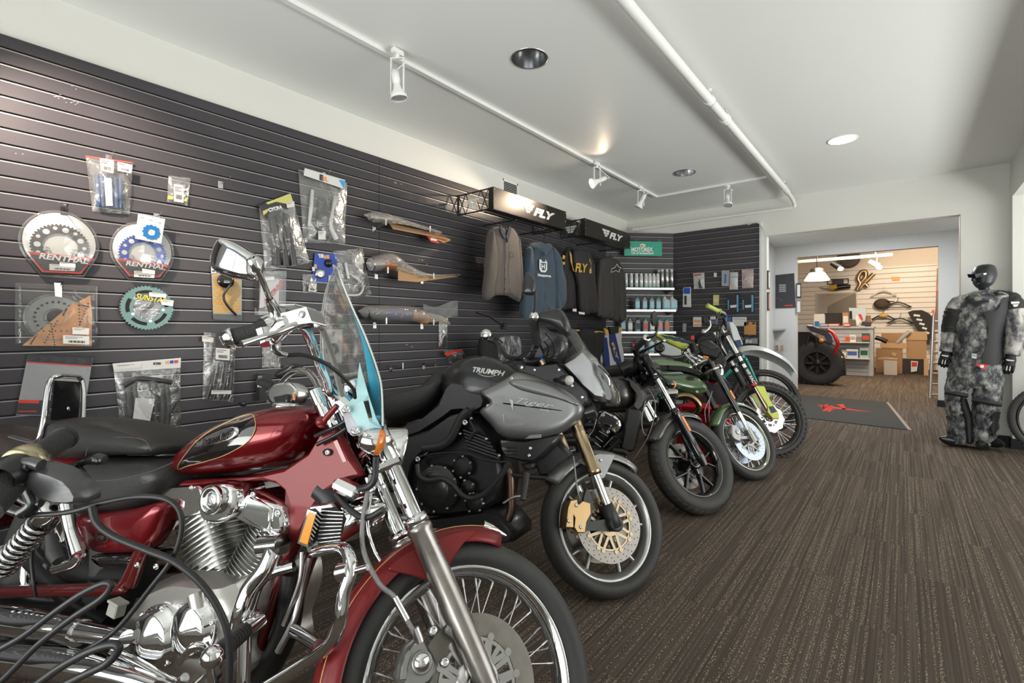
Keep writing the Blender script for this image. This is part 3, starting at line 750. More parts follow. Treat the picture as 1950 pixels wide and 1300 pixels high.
def bolt(mb,c,r=.007,d=-1,n=12,h=.005):
    c = Vector(c);mb.lathe(c,(0,d,0),[(0,r),(h*.7,r),(h,r*.75),(h,r*.45),(h*.4,r*.40),(h*.4,.0005)],n)
def coil(p0,p1,R,r,turns,mb,n=8):
    p0 = Vector(p0);p1 = Vector(p1);d = p1 - p0;u,v = perp(d);P = []
    N = int(turns*14)
    for i in range(N + 1):
        a = 2*PI*turns*i/N;P.append(p0 + d*(i/N) + u*(R*math.cos(a)) + v*(R*math.sin(a)))
    mb.tube(P,r,n,sub=1)
def finned(mb,p0,p1,r,nf,mfin,mcore,sq=1.0,depth=None,fin_t=.003):
    """finned barrel from p0 to p1; rounded-square fins, half sizes r x depth"""
    p0 = Vector(p0);p1 = Vector(p1);d = (p1 - p0);L = d.length;d.normalize();v = Y_;u = d.cross(v).normalized();dp = depth or r
    def ring(c,a,b,e=3.2,n=28): return [c + u*(a*math.copysign(abs(math.cos(t))**(2/e),math.cos(t))) + v*(b*math.copysign(abs(math.sin(t))**(2/e),math.sin(t))) for t in [2*PI*i/n for i in range(n)]]
    mb.m(mcore);mb.loft([ring(p0,r*.8,dp*.8),ring(p1,r*.8,dp*.8)],True)
    mb.m(mfin)
    for i in range(nf):
        c = p0 + d*(L*(i + .5)/nf);mb.loft([ring(c - d*fin_t*.5,r,dp),ring(c + d*fin_t*.5,r,dp)],True)
# ================================================================ red cruiser
RED = mat('candy_red_paint',(.17,.004,.008),.22,.5,coat=.5,var=.05,vscale=4)
REDL = mat('bright_red_paint',(.19,.010,.012),.42,.15,coat=.15)
REDD = mat('dark_red_frame',(.12,.010,.010),.2,.3,coat=.8)
BLACKP = mat('black_tank_paint',(.010,.007,.007),.07,coat=1)
PINS = mat('gold_pinstripe',(.62,.44,.20),.35,.4)
CLEAR = film('windscreen_acrylic',(.97,.98,.97),haze=.02,rough=.03,bump=.02)
BLUEF = mat('blue_protective_film',(.03,.42,.62),.3,alpha=.95)
PALEF = mat('pale_blue_bracket',(.42,.66,.68),.35)
LILAC = mat('white_bracket_plate',(.60,.60,.66),.3)
bk = Bike('motorcycle','red and black cruiser motorcycle with chrome engine and clear windscreen, the nearest whole one',-.81,.79,18,10,50,34,.03,.335,1.62)
q = bk.q;qs = bk.qs
W = wheel(bk,0,.335,.11,.262,'spoke',n=44,hub=ALUM,tread=0)
brake_disc(bk,W,(0,-.062,.335),.100,.150,carrier=ALUM,arms=6,holes=0)
m = MB().m(ALUM)
for k in range(18):
    a = 2*PI*k/18;u = Vector((math.cos(a),0,math.sin(a)));v = u.cross(Y_)
    m.prism([Vector((0,-.066,.335)) + u*.055 - v*.006,Vector((0,-.066,.335)) + u*.098 - v*.009,Vector((0,-.066,.335)) + u*.098 + v*.004,Vector((0,-.066,.335)) + u*.055 + v*.004],Y_*.005)
m.lathe((0,-.070,.335),Y_,[(0,.03),(0,.055),(.012,.06)],32)
bk.fin(m,'disc_centre',W,True)
RW = wheel(bk,-1.62,.33,.16,.20,'spoke',st=False,name='rear_wheel',n=36)
# ---- fork: axis leans back with the rake
def fk(y,z,dx=0): t = (z - .335)/math.cos(math.radians(34));return Vector((-math.sin(math.radians(34))*t + dx,y,z))
for s_ in (-1,1):
    fo = fork_leg(bk,s_*.098,fk(0,.90,.005),fk(0,.325,.015),.0225,.031,.42,CHROME,SATIN)
    m = MB().m(CHROME);c = fk(s_*.098,.86,.005);d = (fk(0,.3) - fk(0,.9)).normalized()
    m.lathe(c,d,[(-.04,.024),(-.04,.030),(.01,.031),(.012,.026),(.07,.026)],24);bk.fin(m,'fork_cover',fo,True)
for z,dx,nm in ((.905,-.0,'upper_triple_clamp'),(.80,0,'lower_triple_clamp')):
    m = MB().m(CHROME);c = fk(0,z,-.01);R = Matrix.Rotation(-math.radians(34),3,'Y');m.box(c,(.075,.25,.028),R,.008);m.cyl(c + R @ Vector((-.02,0,.03)),c + R @ Vector((-.02,0,-.03)),.03);bk.fin(m,nm,None,True)
# ---- front fender
F_ = fender(bk,(0,0,.335),.372,.150,82,200,REDL,drop=.055,pts=13)
m = MB().m(REDL)
o_ = [Vector((.37*math.cos(math.radians(a))*k,-.074,.335 + .37*math.sin(math.radians(a))*k)) for a,k in ((98,.93),(110,.93),(128,.93),(140,.93),(134,.80),(122,.66),(113,.74),(104,.85))]
panel(m,o_,-.078,-.072,True,inset=.004,step=.002);bk.fin(m,'fender_valance',F_,True)
m = MB().m(CHROME);A_ = math.radians(80)
m.lathe((.372*math.cos(A_ + .10),0,.335 + .372*math.sin(A_ + .10)),(math.sin(A_),0,-math.cos(A_)),[(-.03,.02),(0,.018),(.05,.003)],12);bk.fin(m,'fender_tip',F_,True)
m = MB().m(PINS)
for s_ in (-1,1): m.tube([Vector((.362*math.cos(math.radians(a)),s_*.066,.335 + .362*math.sin(math.radians(a)))) for a in range(86,198,8)],.0012,6)
bk.fin(m,'pinstripe',F_,True)
# ---- caliper on the right fork leg
m = MB().m(CASTG);cc = Vector((-.115,-.085,.335))
cpx = lambda L_,yy: [q(500 + a/2.1667,700 + b/2.1667,yy,True) for a,b in L_]
panel(m,cpx([(618,1125),(640,1108),(660,1112),(700,1180),(716,1215),(712,1260),(690,1300),(640,1330),(580,1330),(556,1275),(572,1200),(596,1150)],-.10),-.112,-.05,inset=.008,step=.012)
m.m(CASTG);panel(m,cpx([(600,1160),(612,1175),(600,1230),(590,1290),(562,1290),(575,1210)],-.112),-.118,-.10,inset=.003,step=.003)
cq = q(802,1261,-.112,True);m.lathe(cq,(0,-1,0),[(0,.024),(.010,.024),(.013,.021),(.010,.019),(.010,.001)],28)
m.box((-.07,-.09,.43),(.07,.022,.025),rotm('Y',25),.005);m.box((-.06,-.09,.31),(.07,.022,.025),rotm('Y',-10),.005)
m.m(CHROME);m.lathe(cq,(0,-1,0),[(.010,.018),(.013,.017),(.014,.001)],24)
for p in ((823,1201),(845,1261)): bolt(m,q(p[0],p[1],-.108,True),.011,h=.014)
bk.fin(m,'brake_caliper',None,True)
m = MB().m(BRAID);m.tube([q(*p,True) for p in ((706,905,-.11),(691,990,-.12),(693,1050,-.12),(722,1110,-.13),(752,1137,-.13),(775,1180,-.13),(797,1218,-.12))],.006,10)
m.m(CHROME);m.tube([q(*p,True) for p in ((752,1137,-.13),(775,1180,-.13))],.0085,10,sub=1);m.tube([q(*p,True) for p in ((790,1195,-.125),(800,1222,-.12))],.010,10,sub=1)
bk.fin(m,'brake_hose',None,True)
m = MB().m(CHROME);m.tube([q(*p,True) for p in ((706,940,-.07),(700,1000,-.08),(712,1045,-.08),(724,1068,-.08))],.0045,8);bk.fin(m,'speedometer_cable',None,True)
# ---- tank
T0 = q(327,900,-.04);sta = []
for bx_,by_,tx_,ty_,hw,e in ((334,906,330,893,.025,2.1),(352,912,345,866,.07,2.2),(385,913,372,835,.115,2.3),(430,912,415,804,.145,2.4),(480,907,465,782,.158,2.5),(530,898,520,771,.158,2.5),(572,878,568,771,.135,2.4),(600,850,598,776,.10,2.3),(616,818,618,789,.05,2.2)):
    t = q(tx_,ty_,0);b = q(bx_,by_,-hw*.6);sta.append(((t.x + b.x)/2,b.z,t.z,hw,e))
sta.sort(key=lambda s_: s_[0]);ss = smooth_stations(sta,4);rings,surf = body_loft(ss,36)
m = MB().m(RED);m.loft(rings,True);TK = bk.fin(m,'fuel_tank')
def on_tank(px,py):                                      # picture point -> point on the right flank of the tank
    y = -.12
    for _ in range(8): p = q(px,py,y);y = surf(p.x,p.z)
    return p
m = MB().m(BLACKP);ol = [on_tank(*p) for p in ((340,893),(352,868),(388,829),(430,805),(468,790),(484,790),(488,806),(484,826),(466,846),(430,866),(390,879),(355,888))]
O = decal(m,ol,surf,.0012);bk.fin(m,'teardrop_panel',TK)
m = MB().m(PINS);m.tube([p + Vector((0,-.0008,0)) for p in O],.0013,6,sub=1,closed=True);bk.fin(m,'pinstripe',TK)
c0 = on_tank(372,848);c1 = on_tank(455,822);dx = (c1 - c0);L = math.hypot(dx.x,dx.z);ux = (dx.x/L,dx.z/L);uz = (-ux[1],ux[0]);cm = ((c0.x + c1.x)/2,(c0.z + c1.z)/2)
m = MB().m(CHROME);el = [Vector((cm[0] + ux[0]*a + uz[0]*b,0,cm[1] + ux[1]*a + uz[1]*b)) for a,b in ((-L*.52,-.002),(-L*.2,.012),(L*.2,.02),(L*.45,.016),(L*.52,0),(L*.42,-.015),(L*.1,-.017),(-L*.25,-.010))]
decal(m,el,surf,.004);em = bk.fin(m,'tank_emblem',TK,solid=.004)
m = MB().m(BLACKP);text_on(m,'Intruder',(cm[0] + ux[0]*.01,cm[1] + ux[1]*.01),ux,uz,L*.62,surf,.0085,shear=.3);bk.fin(m,'tank_lettering',em)
m = MB().m(CHROME);c = q(545,772,0,y2=0);m.lathe((c.x,0,c.z - .006),(0,0,1),[(0,.04),(.008,.04),(.014,.034),(.016,.001)],32);bk.fin(m,'fuel_cap',TK)
# ---- red neck cover and frame
ol = qs([(631,812),(650,838),(668,873),(686,905),(652,916),(615,939),(594,972),(571,1018),(553,1060),(537,1069),(534,1055),(541,1010),(549,960),(540,936),(523,922),(498,915),(440,918),(337,932),(345,915),(400,912),(470,908),(540,892),(585,862),(606,826)],-.085)
def frame_cover(y):
    m = MB().m(REDL);n_ = len(ol)
    # silhouette extruded with a soft outer edge built from an inward offset
    c_in = []
    for i,p in enumerate(ol):
        a = ol[i - 1];b = ol[(i + 1) % n_];t = (b - a);nrm = Vector((t.z,0,-t.x)).normalized();c_in.append(nrm)
    ar = sum(ol[i].x*ol[(i + 1) % n_].z - ol[(i + 1) % n_].x*ol[i].z for i in range(n_));sg = -1 if ar > 0 else 1
    ps = [(0,.0),(0,.012),(.004,.020),(.010,.025)]
    R = [[Vector((p.x + nr.x*sg*ins,y*(.060 + dep),p.z + nr.z*sg*ins)) for p,nr in zip(ol,c_in)] for ins,dep in ps]
    m.loft(R,False)
    bm = bmesh.new();vs = [bm.verts.new(v) for v in R[-1]];bm.faces.new(vs);bmesh.ops.triangulate(bm,faces=bm.faces[:]);bm.verts.index_update()
    m.add([v.co for v in bm.verts],[[v.index for v in f.verts] for f in bm.faces],False);bm.free()
    return m
for y in (-1,1): FC = bk.fin(frame_cover(y),'frame_cover') if y < 0 else bk.fin(frame_cover(y),'frame_cover')
m = MB().m(DARK);e = [q(624 + 10*math.cos(a) ,861 + 7.5*math.sin(a),-.0862) for a in [2*PI*i/20 for i in range(20)]];m.prism(e,(0,.002,0));m.m(CHROME);bolt(m,q(626,861,-.088),.008,h=.008)
m.m(REDD);p = qs([(630,830),(637,826),(660,878),(653,880)],-.087);m.prism(p,(0,.003,0));bk.fin(m,'frame_cover_slot')
m = MB().m(REDD)
for s_ in (-1,1):
    m.tube([Vector((p.x,s_*.05*-1,p.z)) for p in qs([(655,860),(600,950),(540,1075),(505,1180),(470,1290)],-.06)],.018,12)
bk.fin(m,'frame_downtube')
m = MB().m(REDD)
for s_ in (-1,1):
    m.tube([Vector((p.x,-s_*.12,p.z)) for p in qs([(-60,1130),(60,1125),(215,1120),(240,1110),(262,1065),(300,975)],-.12)],.020,12)
bk.fin(m,'frame_rail')
m = MB().m(REDD);m.tube(qs([(300,975),(282,1030),(250,1115)],-.13),.016,10);m.m(CHROME);bolt(m,q(262,1075,-.15),.009);bolt(m,q(298,1078,-.15),.009);bk.fin(m,'frame_gusset')
# ---- seats
def seat(pts,A,B,yc,hw,nm,mtl=LEATH):
    m = MB().m(mtl);puff(m,pts,A,B,yc,hw,n=64,layers=15,pw=.42);return bk.fin(m,nm)
P1 = qs([(161,872),(230,873),(300,872),(333,890),(336,912),(318,940),(285,962),(235,978),(170,983),(110,972),(90,930),(120,885)],-.10)
seat(P1,q(140,925,-.1),q(300,905,-.1),0,.155,'rider_seat')
P2 = qs([(95,805),(138,793),(208,799),(277,820),(318,843),(317,860),(286,867),(185,869),(125,880),(95,860)],-.08)
seat(P2,q(125,830,-.08),q(290,850,-.08),0,.125,'pillion_seat')
P3 = qs([(-60,815),(10,813),(45,830),(66,862),(58,892),(20,905),(-60,905)],-.06)
seat(P3,q(-40,860,-.06),q(30,862,-.06),0,.11,'luggage_pad',mat('worn_brown_leather',(.045,.034,.030),.4,bump=.2,bscale=60))
m = MB().m(mat('seat_stitching',(.10,.10,.10),.6))
for a_ in ([(163,868),(170,845),(190,834),(240,832),(275,838),(288,858)],):
    P = qs(a_,-.122);m.tube(P,.0010,5)
P = qs([(172,915),(220,913),(280,900),(330,880)],-.155);m.tube(P,.0010,5);bk.fin(m,'seat_stitching')
# rear mudguard under the seat
m = MB().m(RED);rings = []
for k in range(25):
    a = math.radians(20 + 150*k/24);R = []
    for j in range(11):
        t = -1 + 2*j/10;R.append(Vector((-1.62 + (.40 - .05*t*t)*math.cos(a),.11*math.sin(t*1.5),.335 + (.40 - .06*t*t)*math.sin(a))))
    rings.append(R)
m.loft(rings,False,closed=False);bk.fin(m,'rear_fender',solid=.004)
# ---- sissy bar with backrest plate
m = MB().m(CHROME);y = -.0
lp = qs([(84,838),(92,760),(103,722),(118,716),(145,717),(157,728),(157,800)],-.10)
x0 = lp[0].x
def sb(px,py,yy): return q(px,py,yy)
m.tube([sb(*p) for p in ((20,832,-.13),(66,842,-.13),(80,815,-.13),(90,745,-.12),(98,722,-.11),(112,716,-.09),(140,717,-.02),(154,722,.02),(159,745,.03),(158,810,.03))],.009,12)
SBO = bk.fin(m,'sissy_bar')
m = MB().m(BLACKG);m.prism([sb(*p) for p in ((96,800,-.11),(104,724,-.10),(153,727,.015),(153,800,.02))],(-.012,0,0));bk.fin(m,'backrest_plate',SBO)
m = MB().m(CHROME)
for p in ((127,733),(127,779)): c = sb(*p,-.04);m.ball(c,(.006,.011,.011),12,8)
bk.fin(m,'backrest_bolt',SBO)
# ---- shock, passenger peg, side cover
m = MB().m(BLKM);a = q(92,980,-.19);b = q(2,1084,-.19);m.cyl(a,b,.018);SH = bk.fin(m,'rear_shock')
m = MB().m(CHROME);coil(a.lerp(b,.12),b,.036,.006,10,m);bk.fin(m,'shock_spring',SH)
m = MB().m(CHROME);d = (b - a).normalized();m.lathe(a - d*.035,d,[(0,.012),(.0,.03),(.02,.038),(.05,.040),(.055,.03)],24);bk.fin(m,'shock_cap',SH)
m = MB().m(CHROME);m.tube(qs([(125,960),(135,1010),(150,1055)],-.20),[.018,.017,.022],12);m.tube(qs([(150,1055),(140,1072),(108,1082)],-.20),.018,12)
m.m(RUB);m.tube(qs([(95,1018),(103,1050),(112,1068)],-.24),[.012,.02,.016],10);bk.fin(m,'passenger_footpeg')
SC = qs([(138,982),(190,975),(245,968),(303,955),(296,995),(280,1030),(262,1052),(240,1056),(180,1056),(158,1040),(146,1010)],-.15)
m = MB().m(RED);puff(m,SC,q(180,1018,-.15),q(255,1000,-.15),-.11,.045,n=56,layers=13,pw=.30);SCo = bk.fin(m,'side_cover')
m = MB().m(GOLD);c = q(193,1022,-.155);u = (q(222,1024,-.155) - c);
def oval(k,y): return [Vector((c.x + math.cos(a)*.038*k,y,c.z + math.sin(a)*.013*k - math.cos(a)*.003)) for a in [2*PI*i/32 for i in range(32)]]
m.prism(oval(1.0,-.155),(0,-.003,0));m.m(BLACKG);m.prism(oval(.9,-.1575),(0,-.002,0));m.m(GOLD);put_text(m,'1400',(c.x,-.160,c.z + .001),(1,0,-.08),(0,0,1),width=.040,height=.011,shear=.2,bold=.02);bk.fin(m,'side_cover_badge',SCo)
m = MB().m(BLACKG);puff(m,qs([(166,1056),(262,1056),(250,1078),(225,1085),(185,1083)],-.14),q(190,1068,-.14),q(240,1068,-.14),-.08,.06,pw=.3);bk.fin(m,'battery_box')
# ---- engine
FIN = mat('silver_fins',(.52,.52,.50),.26,.95)
def cyl_axis(p0,p1,ys=-.085): a = q(*p0,ys);b = q(*p1,ys);a.y = b.y = 0;return a,b
a,b = cyl_axis((388,1132),(350,985));m = MB();finned(m,a,b,.088,15,FIN,CASTG,depth=.085);RC = bk.fin(m,'rear_cylinder')
a2,b2 = cyl_axis((432,1120),(498,1000));m = MB();finned(m,a2,b2,.068,16,FIN,CASTG,depth=.085);FCy = bk.fin(m,'front_cylinder')
m = MB().m(CHROME);ol2 = qs([(304,935),(322,926),(384,922),(392,950),(384,978),(304,998)],-.10);panel(m,ol2,-.105,.10,inset=.010,step=.01);m.m(STEEL);bolt(m,q(366,928,-.105),.008);bk.fin(m,'rear_rocker_cover',RC)
m = MB().m(CHROME);ol3 = qs([(471,938),(484,933),(500,941),(540,968),(543,1000),(540,1019),(520,1022),(478,1004),(448,985),(452,965)],-.10);panel(m,ol3,-.108,.10,inset=.012,step=.012)
ol4 = qs([(478,945),(495,950),(520,968),(515,1010),(482,996),(462,980)],-.108);m.m(BLACKP if False else CHROME);panel(m,ol4,-.116,-.105,inset=.006,step=.004)
m.m(STEEL);bolt(m,q(483,941,-.11),.009);bolt(m,q(530,977,-.11),.011);bk.fin(m,'front_rocker_cover',FCy)
m = MB().m(CHROME);c = q(418,950,-.10);pts_ = qs([(392,922),(430,916),(450,930),(448,975),(420,995),(388,990),(382,960)],-.12);panel(m,pts_,-.13,-.02,True,inset=.01,step=.01)
c = q(404,952,-.14);m.lathe(c,(0,-1,0),[(-.02,.040),(.004,.041),(.010,.037),(.008,.030),(.004,.028),(.004,.001)],32);m.m(STEEL);m.lathe(c + Vector((0,-.004,0)),(0,-1,0),[(0,.024),(.003,.022),(.003,.001)],24);m.m(CASTG);put_text(m,'IS',c + Vector((0,-.008,0)),(1,0,0),(0,0,1),width=.022);bk.fin(m,'intake_cover')
# crankcase and round covers
CR = mat('crankcase_silver',(.66,.65,.61),.30,.9,bump=.05,bscale=60)
m = MB().m(CR);P = qs([(330,1095),(430,1105),(470,1100),(475,1160),(452,1230),(440,1300),(300,1330),(215,1300),(222,1200),(255,1140)],-.13);panel(m,P,-.14,.14,True,inset=.03,step=.03)
m.tube(qs([(372,1130),(380,1170)],-.16),.02,12);bk.fin(m,'crankcase')
for px,py,rr,nm in ((278,1222,.078,'clutch_cover'),(352,1203,.070,'generator_cover')):
    m = MB().m(CHROME);c = q(px,py,-.18);k_ = 0
    m.lathe((c.x,-.13,c.z),(0,-1,0),[(-.01,rr*1.12),(.018,rr*1.12),(.026,rr*1.06),(.030,rr*.98),(.044,rr*.93),(.050,rr*.84),(.053,rr*.70),(.066,rr*.2),(.068,.001)],48)
    for i in range(6): a_ = 2*PI*i/6 + .4;bolt(m,(c.x + rr*1.06*math.cos(a_),-.152,c.z + rr*1.06*math.sin(a_)),.007,h=.01)
    bk.fin(m,nm)
m = MB().m(WHITE);m.m(mat('grey_connector',(.38,.38,.34),.5));c = q(222,1160,-.18);m.box(c,(.04,.03,.035),rotm('Y',8),.003);m.box(c + Vector((.002,0,.02)),(.05,.034,.008),rotm('Y',8),.002);bk.fin(m,'cable_connector')
# ---- exhausts
m = MB().m(CHROME);m.tube(qs([(505,1022,-.10),(522,1040,-.14),(508,1080,-.16),(478,1120,-.17),(462,1160,-.18),(448,1210,-.18),(420,1270,-.18),(360,1330,-.18)]),.024,16);m.tube(qs([(500,1040,-.14),(538,1036,-.14)]),.028,14,sub=1);bk.fin(m,'front_exhaust_pipe')
m = MB().m(CHROME);P = qs([(240,1216,-.20),(140,1200,-.21),(60,1188,-.22),(-120,1165,-.22)]);m.tube(P,[.022,.030,.040,.042],20);m.tube(qs([(152,1205,-.21),(120,1197,-.21)]),.036,18,sub=1);bk.fin(m,'upper_silencer')
m = MB().m(CHROME);P = qs([(300,1310,-.22),(220,1285,-.23),(100,1262,-.24),(-140,1235,-.24)]);m.tube(P,[.024,.030,.042,.043],20);bk.fin(m,'lower_silencer')
m = MB().m(CHROME);m.tube(qs([(352,1290,-.2),(330,1300,-.2),(250,1255,-.2),(215,1240,-.2)]),.012,10);bk.fin(m,'exhaust_clamp')
# ---- footpeg and rider controls
m = MB().m(RUB);a = q(420,1240,-.36);b = q(470,1198,-.20);d = (b - a);m.tube([a,a.lerp(b,.5),b],.016,14,sub=2)
for i in range(8): c = a.lerp(b,.08 + i*.11);m.lathe(c - d.normalized()*.003,d,[(0,.016),(.0,.0195),(.005,.0195),(.005,.016)],16)
FP = bk.fin(m,'rider_footpeg')
m = MB().m(CHROME);m.ball(q(404,1250,-.38),.022,18,12);bk.fin(m,'peg_end',FP)
m = MB().m(CHROME);m.tube(qs([(470,1198,-.20),(498,1178,-.16)]),.020,14,sub=1);m.tube(qs([(466,1205,-.18),(462,1320,-.18)]),.017,12,sub=1);m.tube(qs([(498,1180,-.14),(470,1150,-.14),(462,1170,-.15)]),.012,10);bk.fin(m,'footpeg_bracket',FP)
m = MB().m(CHROME);m.tube(qs([(405,1300,-.22),(392,1240,-.24),(370,1230,-.26),(340,1262,-.26)]),.009,10);m.m(RUB);m.tube(qs([(412,1320,-.2),(398,1290,-.2)]),.014,10,sub=1);bk.fin(m,'brake_pedal')
m = MB().m(CHROME);m.tube(qs([(560,1078,-.13),(520,1090,-.15),(495,1110,-.16),(480,1150,-.16),(468,1180,-.17)]),.013,12);bk.fin(m,'second_exhaust_pipe')
# ---- finned cooler with amber reflector
m = MB().m(CHROME);P = qs([(600,960),(640,955),(668,985),(652,1035),(595,1052),(585,1010)],-.10);panel(m,P,-.12,.06,inset=.006,step=.006);m.m(DARK);P2_ = qs([(612,968),(640,964),(658,988),(646,1028),(606,1040),(600,1005)],-.121);m.prism(P2_,(0,.004,0))
m.m(ALUM)
for i in range(9): a_ = q(613 - i*.9,972 + i*7.6,-.126);b_ = q(655 - i*.9,975 + i*6.6,-.126);m.cyl(a_,b_,.0025,n=6)
OC = bk.fin(m,'finned_oil_cooler')
m = MB().m(CHROME);P = qs([(586,970),(603,976),(586,1042),(566,1034)],-.15);m.prism(P,(0,.03,0));bk.fin(m,'reflector_housing',OC)
m = MB().m(AMBER);P = qs([(588,974),(601,979),(585,1037),(570,1031)],-.152);m.prism(P,(0,.004,0));bk.fin(m,'amber_reflector',OC)
# ---- engine guard, rods
m = MB().m(CHROME);m.tube(qs([(600,1050,-.14),(640,1043,-.2),(660,1050,-.24),(668,1085,-.26),(655,1130,-.27),(645,1195,-.27),(620,1235,-.25),(560,1275,-.22),(480,1325,-.2)]),.014,14);EG = bk.fin(m,'engine_guard')
m = MB().m(CHROME);m.tube(qs([(656,1092,-.26),(700,1080,-.26)]),.007,8,sub=1);m.tube(qs([(648,1090,-.26),(668,1085,-.26)]),.02,12,sub=1);m.tube(qs([(560,1200,-.18),(605,1228,-.22)]),.014,8,sub=1);bk.fin(m,'highway_peg',EG)
m = MB().m(STEEL);m.tube(qs([(590,1060,-.1),(575,1120,-.1),(560,1180,-.12),(530,1240,-.12)]),.009,10);m.tube(qs([(575,1050,-.12),(570,1110,-.12),(540,1190,-.12)]),.006,8);bk.fin(m,'coolant_pipe')
m = MB().m(ENGB);m.tube(qs([(560,1090,-.03),(545,1200,-.03),(500,1290,-.03)]),.035,14);m.tube(qs([(620,930,-.04),(640,950,-.04),(655,985,-.04)]),.05,12);bk.fin(m,'engine_front')
m = MB().m(CABLE);m.tube(qs([(655,925,-.10),(690,930,-.12),(712,915,-.12),(716,870,-.11)]),.009,10);m.tube(qs([(640,940,-.10),(672,975,-.12),(700,985,-.13),(730,970,-.13)]),.008,10);bk.fin(m,'wiring_loom')
m = MB().m(CHROME);c = q(664,930,-.11);m.box(c,(.09,.05,.035),rotm('Y',14),.012);bk.fin(m,'horn')
m = MB().m(ENGB);m.tube(qs([(120,1060,-.02),(200,1090,-.02),(270,1100,-.02)]),.06,12);m.tube(qs([(60,1060,-.06),(110,1110,-.06),(150,1150,-.06),(210,1190,-.06)]),.035,12);m.tube(qs([(20,1150,-.05),(200,1160,-.05)]),.03,10);bk.fin(m,'swingarm')
m = MB().m(CABLE);m.tube(qs([(70,1030,-.16),(60,1060,-.17),(64,1110,-.17),(68,1135,-.16)]),.005,8);bk.fin(m,'rear_cable')
# ---- handlebar (turned to the left lock), grips, controls
m = MB().m(CHROME)
m.tube([q(*p) for p in ((507,627,-.46),(545,615,-.40),(577,622,-.34),(592,650,-.28),(606,690,-.22),(619,718,-.17),(628,745,-.13),(640,757,-.08))],.0125,14);HB = bk.fin(m,'handlebar')
m = MB().m(CHROME);m.tube([q(*p) for p in ((640,757,-.04),(612,742,.05),(600,722,.12),(585,708,.18),(566,706,.24),(548,716,.29),(530,737,.34),(512,748,.38))],.0125,14);bk.fin(m,'handlebar_left',HB) if False else bk.fin(m,'handlebar_tube',HB)
GR = mat('grip_rubber',(.030,.030,.031),.7,bump=.6,bscale=260)
a = q(440,643,-.50);b = q(512,624,-.455);m = MB().m(GR);m.cyl(a,b,.0170,n=28);G1 = bk.fin(m,'handlebar_grip',HB)
d = (a - b).normalized();m = MB().m(CHROME);m.lathe(a - d*.004,d,[(0,.0175),(.0,.0205),(.006,.0205),(.008,.018),(.016,.0175),(.016,.013),(.002,.0125)],28);m.m(mat('copper_tube_inside',(.45,.22,.13),.5,.8));m.lathe(a,d,[(.002,.0125),(-.004,.001)],20);bk.fin(m,'grip_end',G1)
a = q(520,737,.36);b = q(494,726,.40);m = MB().m(GR)
for i in range(8): m.lathe(a.lerp(b,i/8),b - a,[(0,.015),(0,.0175),(.006,.0175),(.006,.015)],18)
m.cyl(a,b,.0155);bk.fin(m,'handlebar_grip',HB)
m = MB().m(CHROME);a = q(500,626,-.46);b = q(530,618,-.43);m.tube([a,a.lerp(b,.5),b],[.024,.028,.024],18,sub=3);c = q(507,645,-.45)
m.tube(qs([(505,630,-.46),(510,655,-.46)]),[.022,.016],12,sub=1);SWH = bk.fin(m,'switch_housing',HB)
m = MB().m(mat('red_switch',(.65,.02,.02),.4));m.box(q(509,605,-.45),(.022,.012,.008),None,.003);bk.fin(m,'kill_switch',SWH)
m = MB().m(CHROME);P = qs([(534,597),(583,584),(594,614),(543,620)],-.46);m.prism(P,(0,.042,0));MC = bk.fin(m,'brake_reservoir',HB,bevel=.004)
m = MB().m(STEEL);m.box(q(564,586,-.435),(.055,.06,.005),None,.002);m.ball(q(574,598,-.462),(.007,.003,.008),12,8);bk.fin(m,'reservoir_lid',MC)
m = MB().m(ALUM);m.tube([q(*p) for p in ((588,612,-.44),(560,620,-.46),(530,632,-.49),(505,640,-.51),(460,655,-.55))],[.009,.008,.006,.006,.007],10);bk.fin(m,'brake_lever',HB)
m = MB().m(CHROME);m.tube(qs([(552,614,-.45),(540,620,-.45),(520,640,-.45),(508,645,-.45)]),[.018,.020,.018,.012],14);bk.fin(m,'lever_clamp',HB)
m = MB().m(CABLE);m.tube([q(*p) for p in ((518,655,-.45),(525,670,-.45),(545,676,-.43),(580,676,-.40),(620,692,-.36),(650,715,-.32),(672,740,-.28),(676,757,-.25))],.0045,8)
m.m(CHROME);m.tube([q(*p) for p in ((518,652,-.45),(522,668,-.45),(548,676,-.43))],.0045,8);bk.fin(m,'throttle_cable',HB)
m = MB().m(mat('grey_hose',(.28,.28,.27),.5));m.tube([q(*p) for p in ((596,607,-.43),(612,625,-.40),(625,655,-.34),(636,690,-.28),(645,730,-.22),(652,752,-.18))],.0065,10);m.m(CHROME);m.tube(qs([(590,606,-.44),(612,625,-.40)]),.007,10,sub=1);bk.fin(m,'brake_line',HB)
# mirrors
def mirror(pts,yc,hw,stem,par=HB):
    m = MB().m(CHROME);P = qs(pts,yc);A_ = P[0].lerp(P[4],.45);B_ = P[-2].lerp(P[4],.4);puff(m,P,A_,B_,yc,hw,n=56,layers=15,pw=.62);M_ = bk.fin(m,'mirror_shell',par)
    m = MB().m(CHROME);m.tube([q(*s_) for s_ in stem],.0055,10);m.lathe(q(*stem[0]),q(*stem[0]) - q(*stem[1]),[(-.015,.009),(.01,.010),(.012,.006)],14);m.lathe(q(*stem[-1]),q(*stem[1]) - q(*stem[-1]),[(-.01,.012),(.02,.011),(.04,.007)],14);bk.fin(m,'mirror_stem',M_)
mirror([(428,457),(447,461),(470,475),(492,492),(494,508),(488,530),(470,533),(428,525),(412,508),(416,474)],-.50,.030,((484,501,-.54),(500,535,-.51),(525,598,-.45)))
m = MB().m(BLKM);P = qs([(532,716),(536,704),(560,692),(568,696),(562,712),(540,722)],.42);puff(m,P,P[0],P[3],.42,.03,n=30);m.m(CHROME);m.tube(qs([(545,716,.42),(535,737,.36)]),.006,8,sub=1);bk.fin(m,'far_mirror',HB)
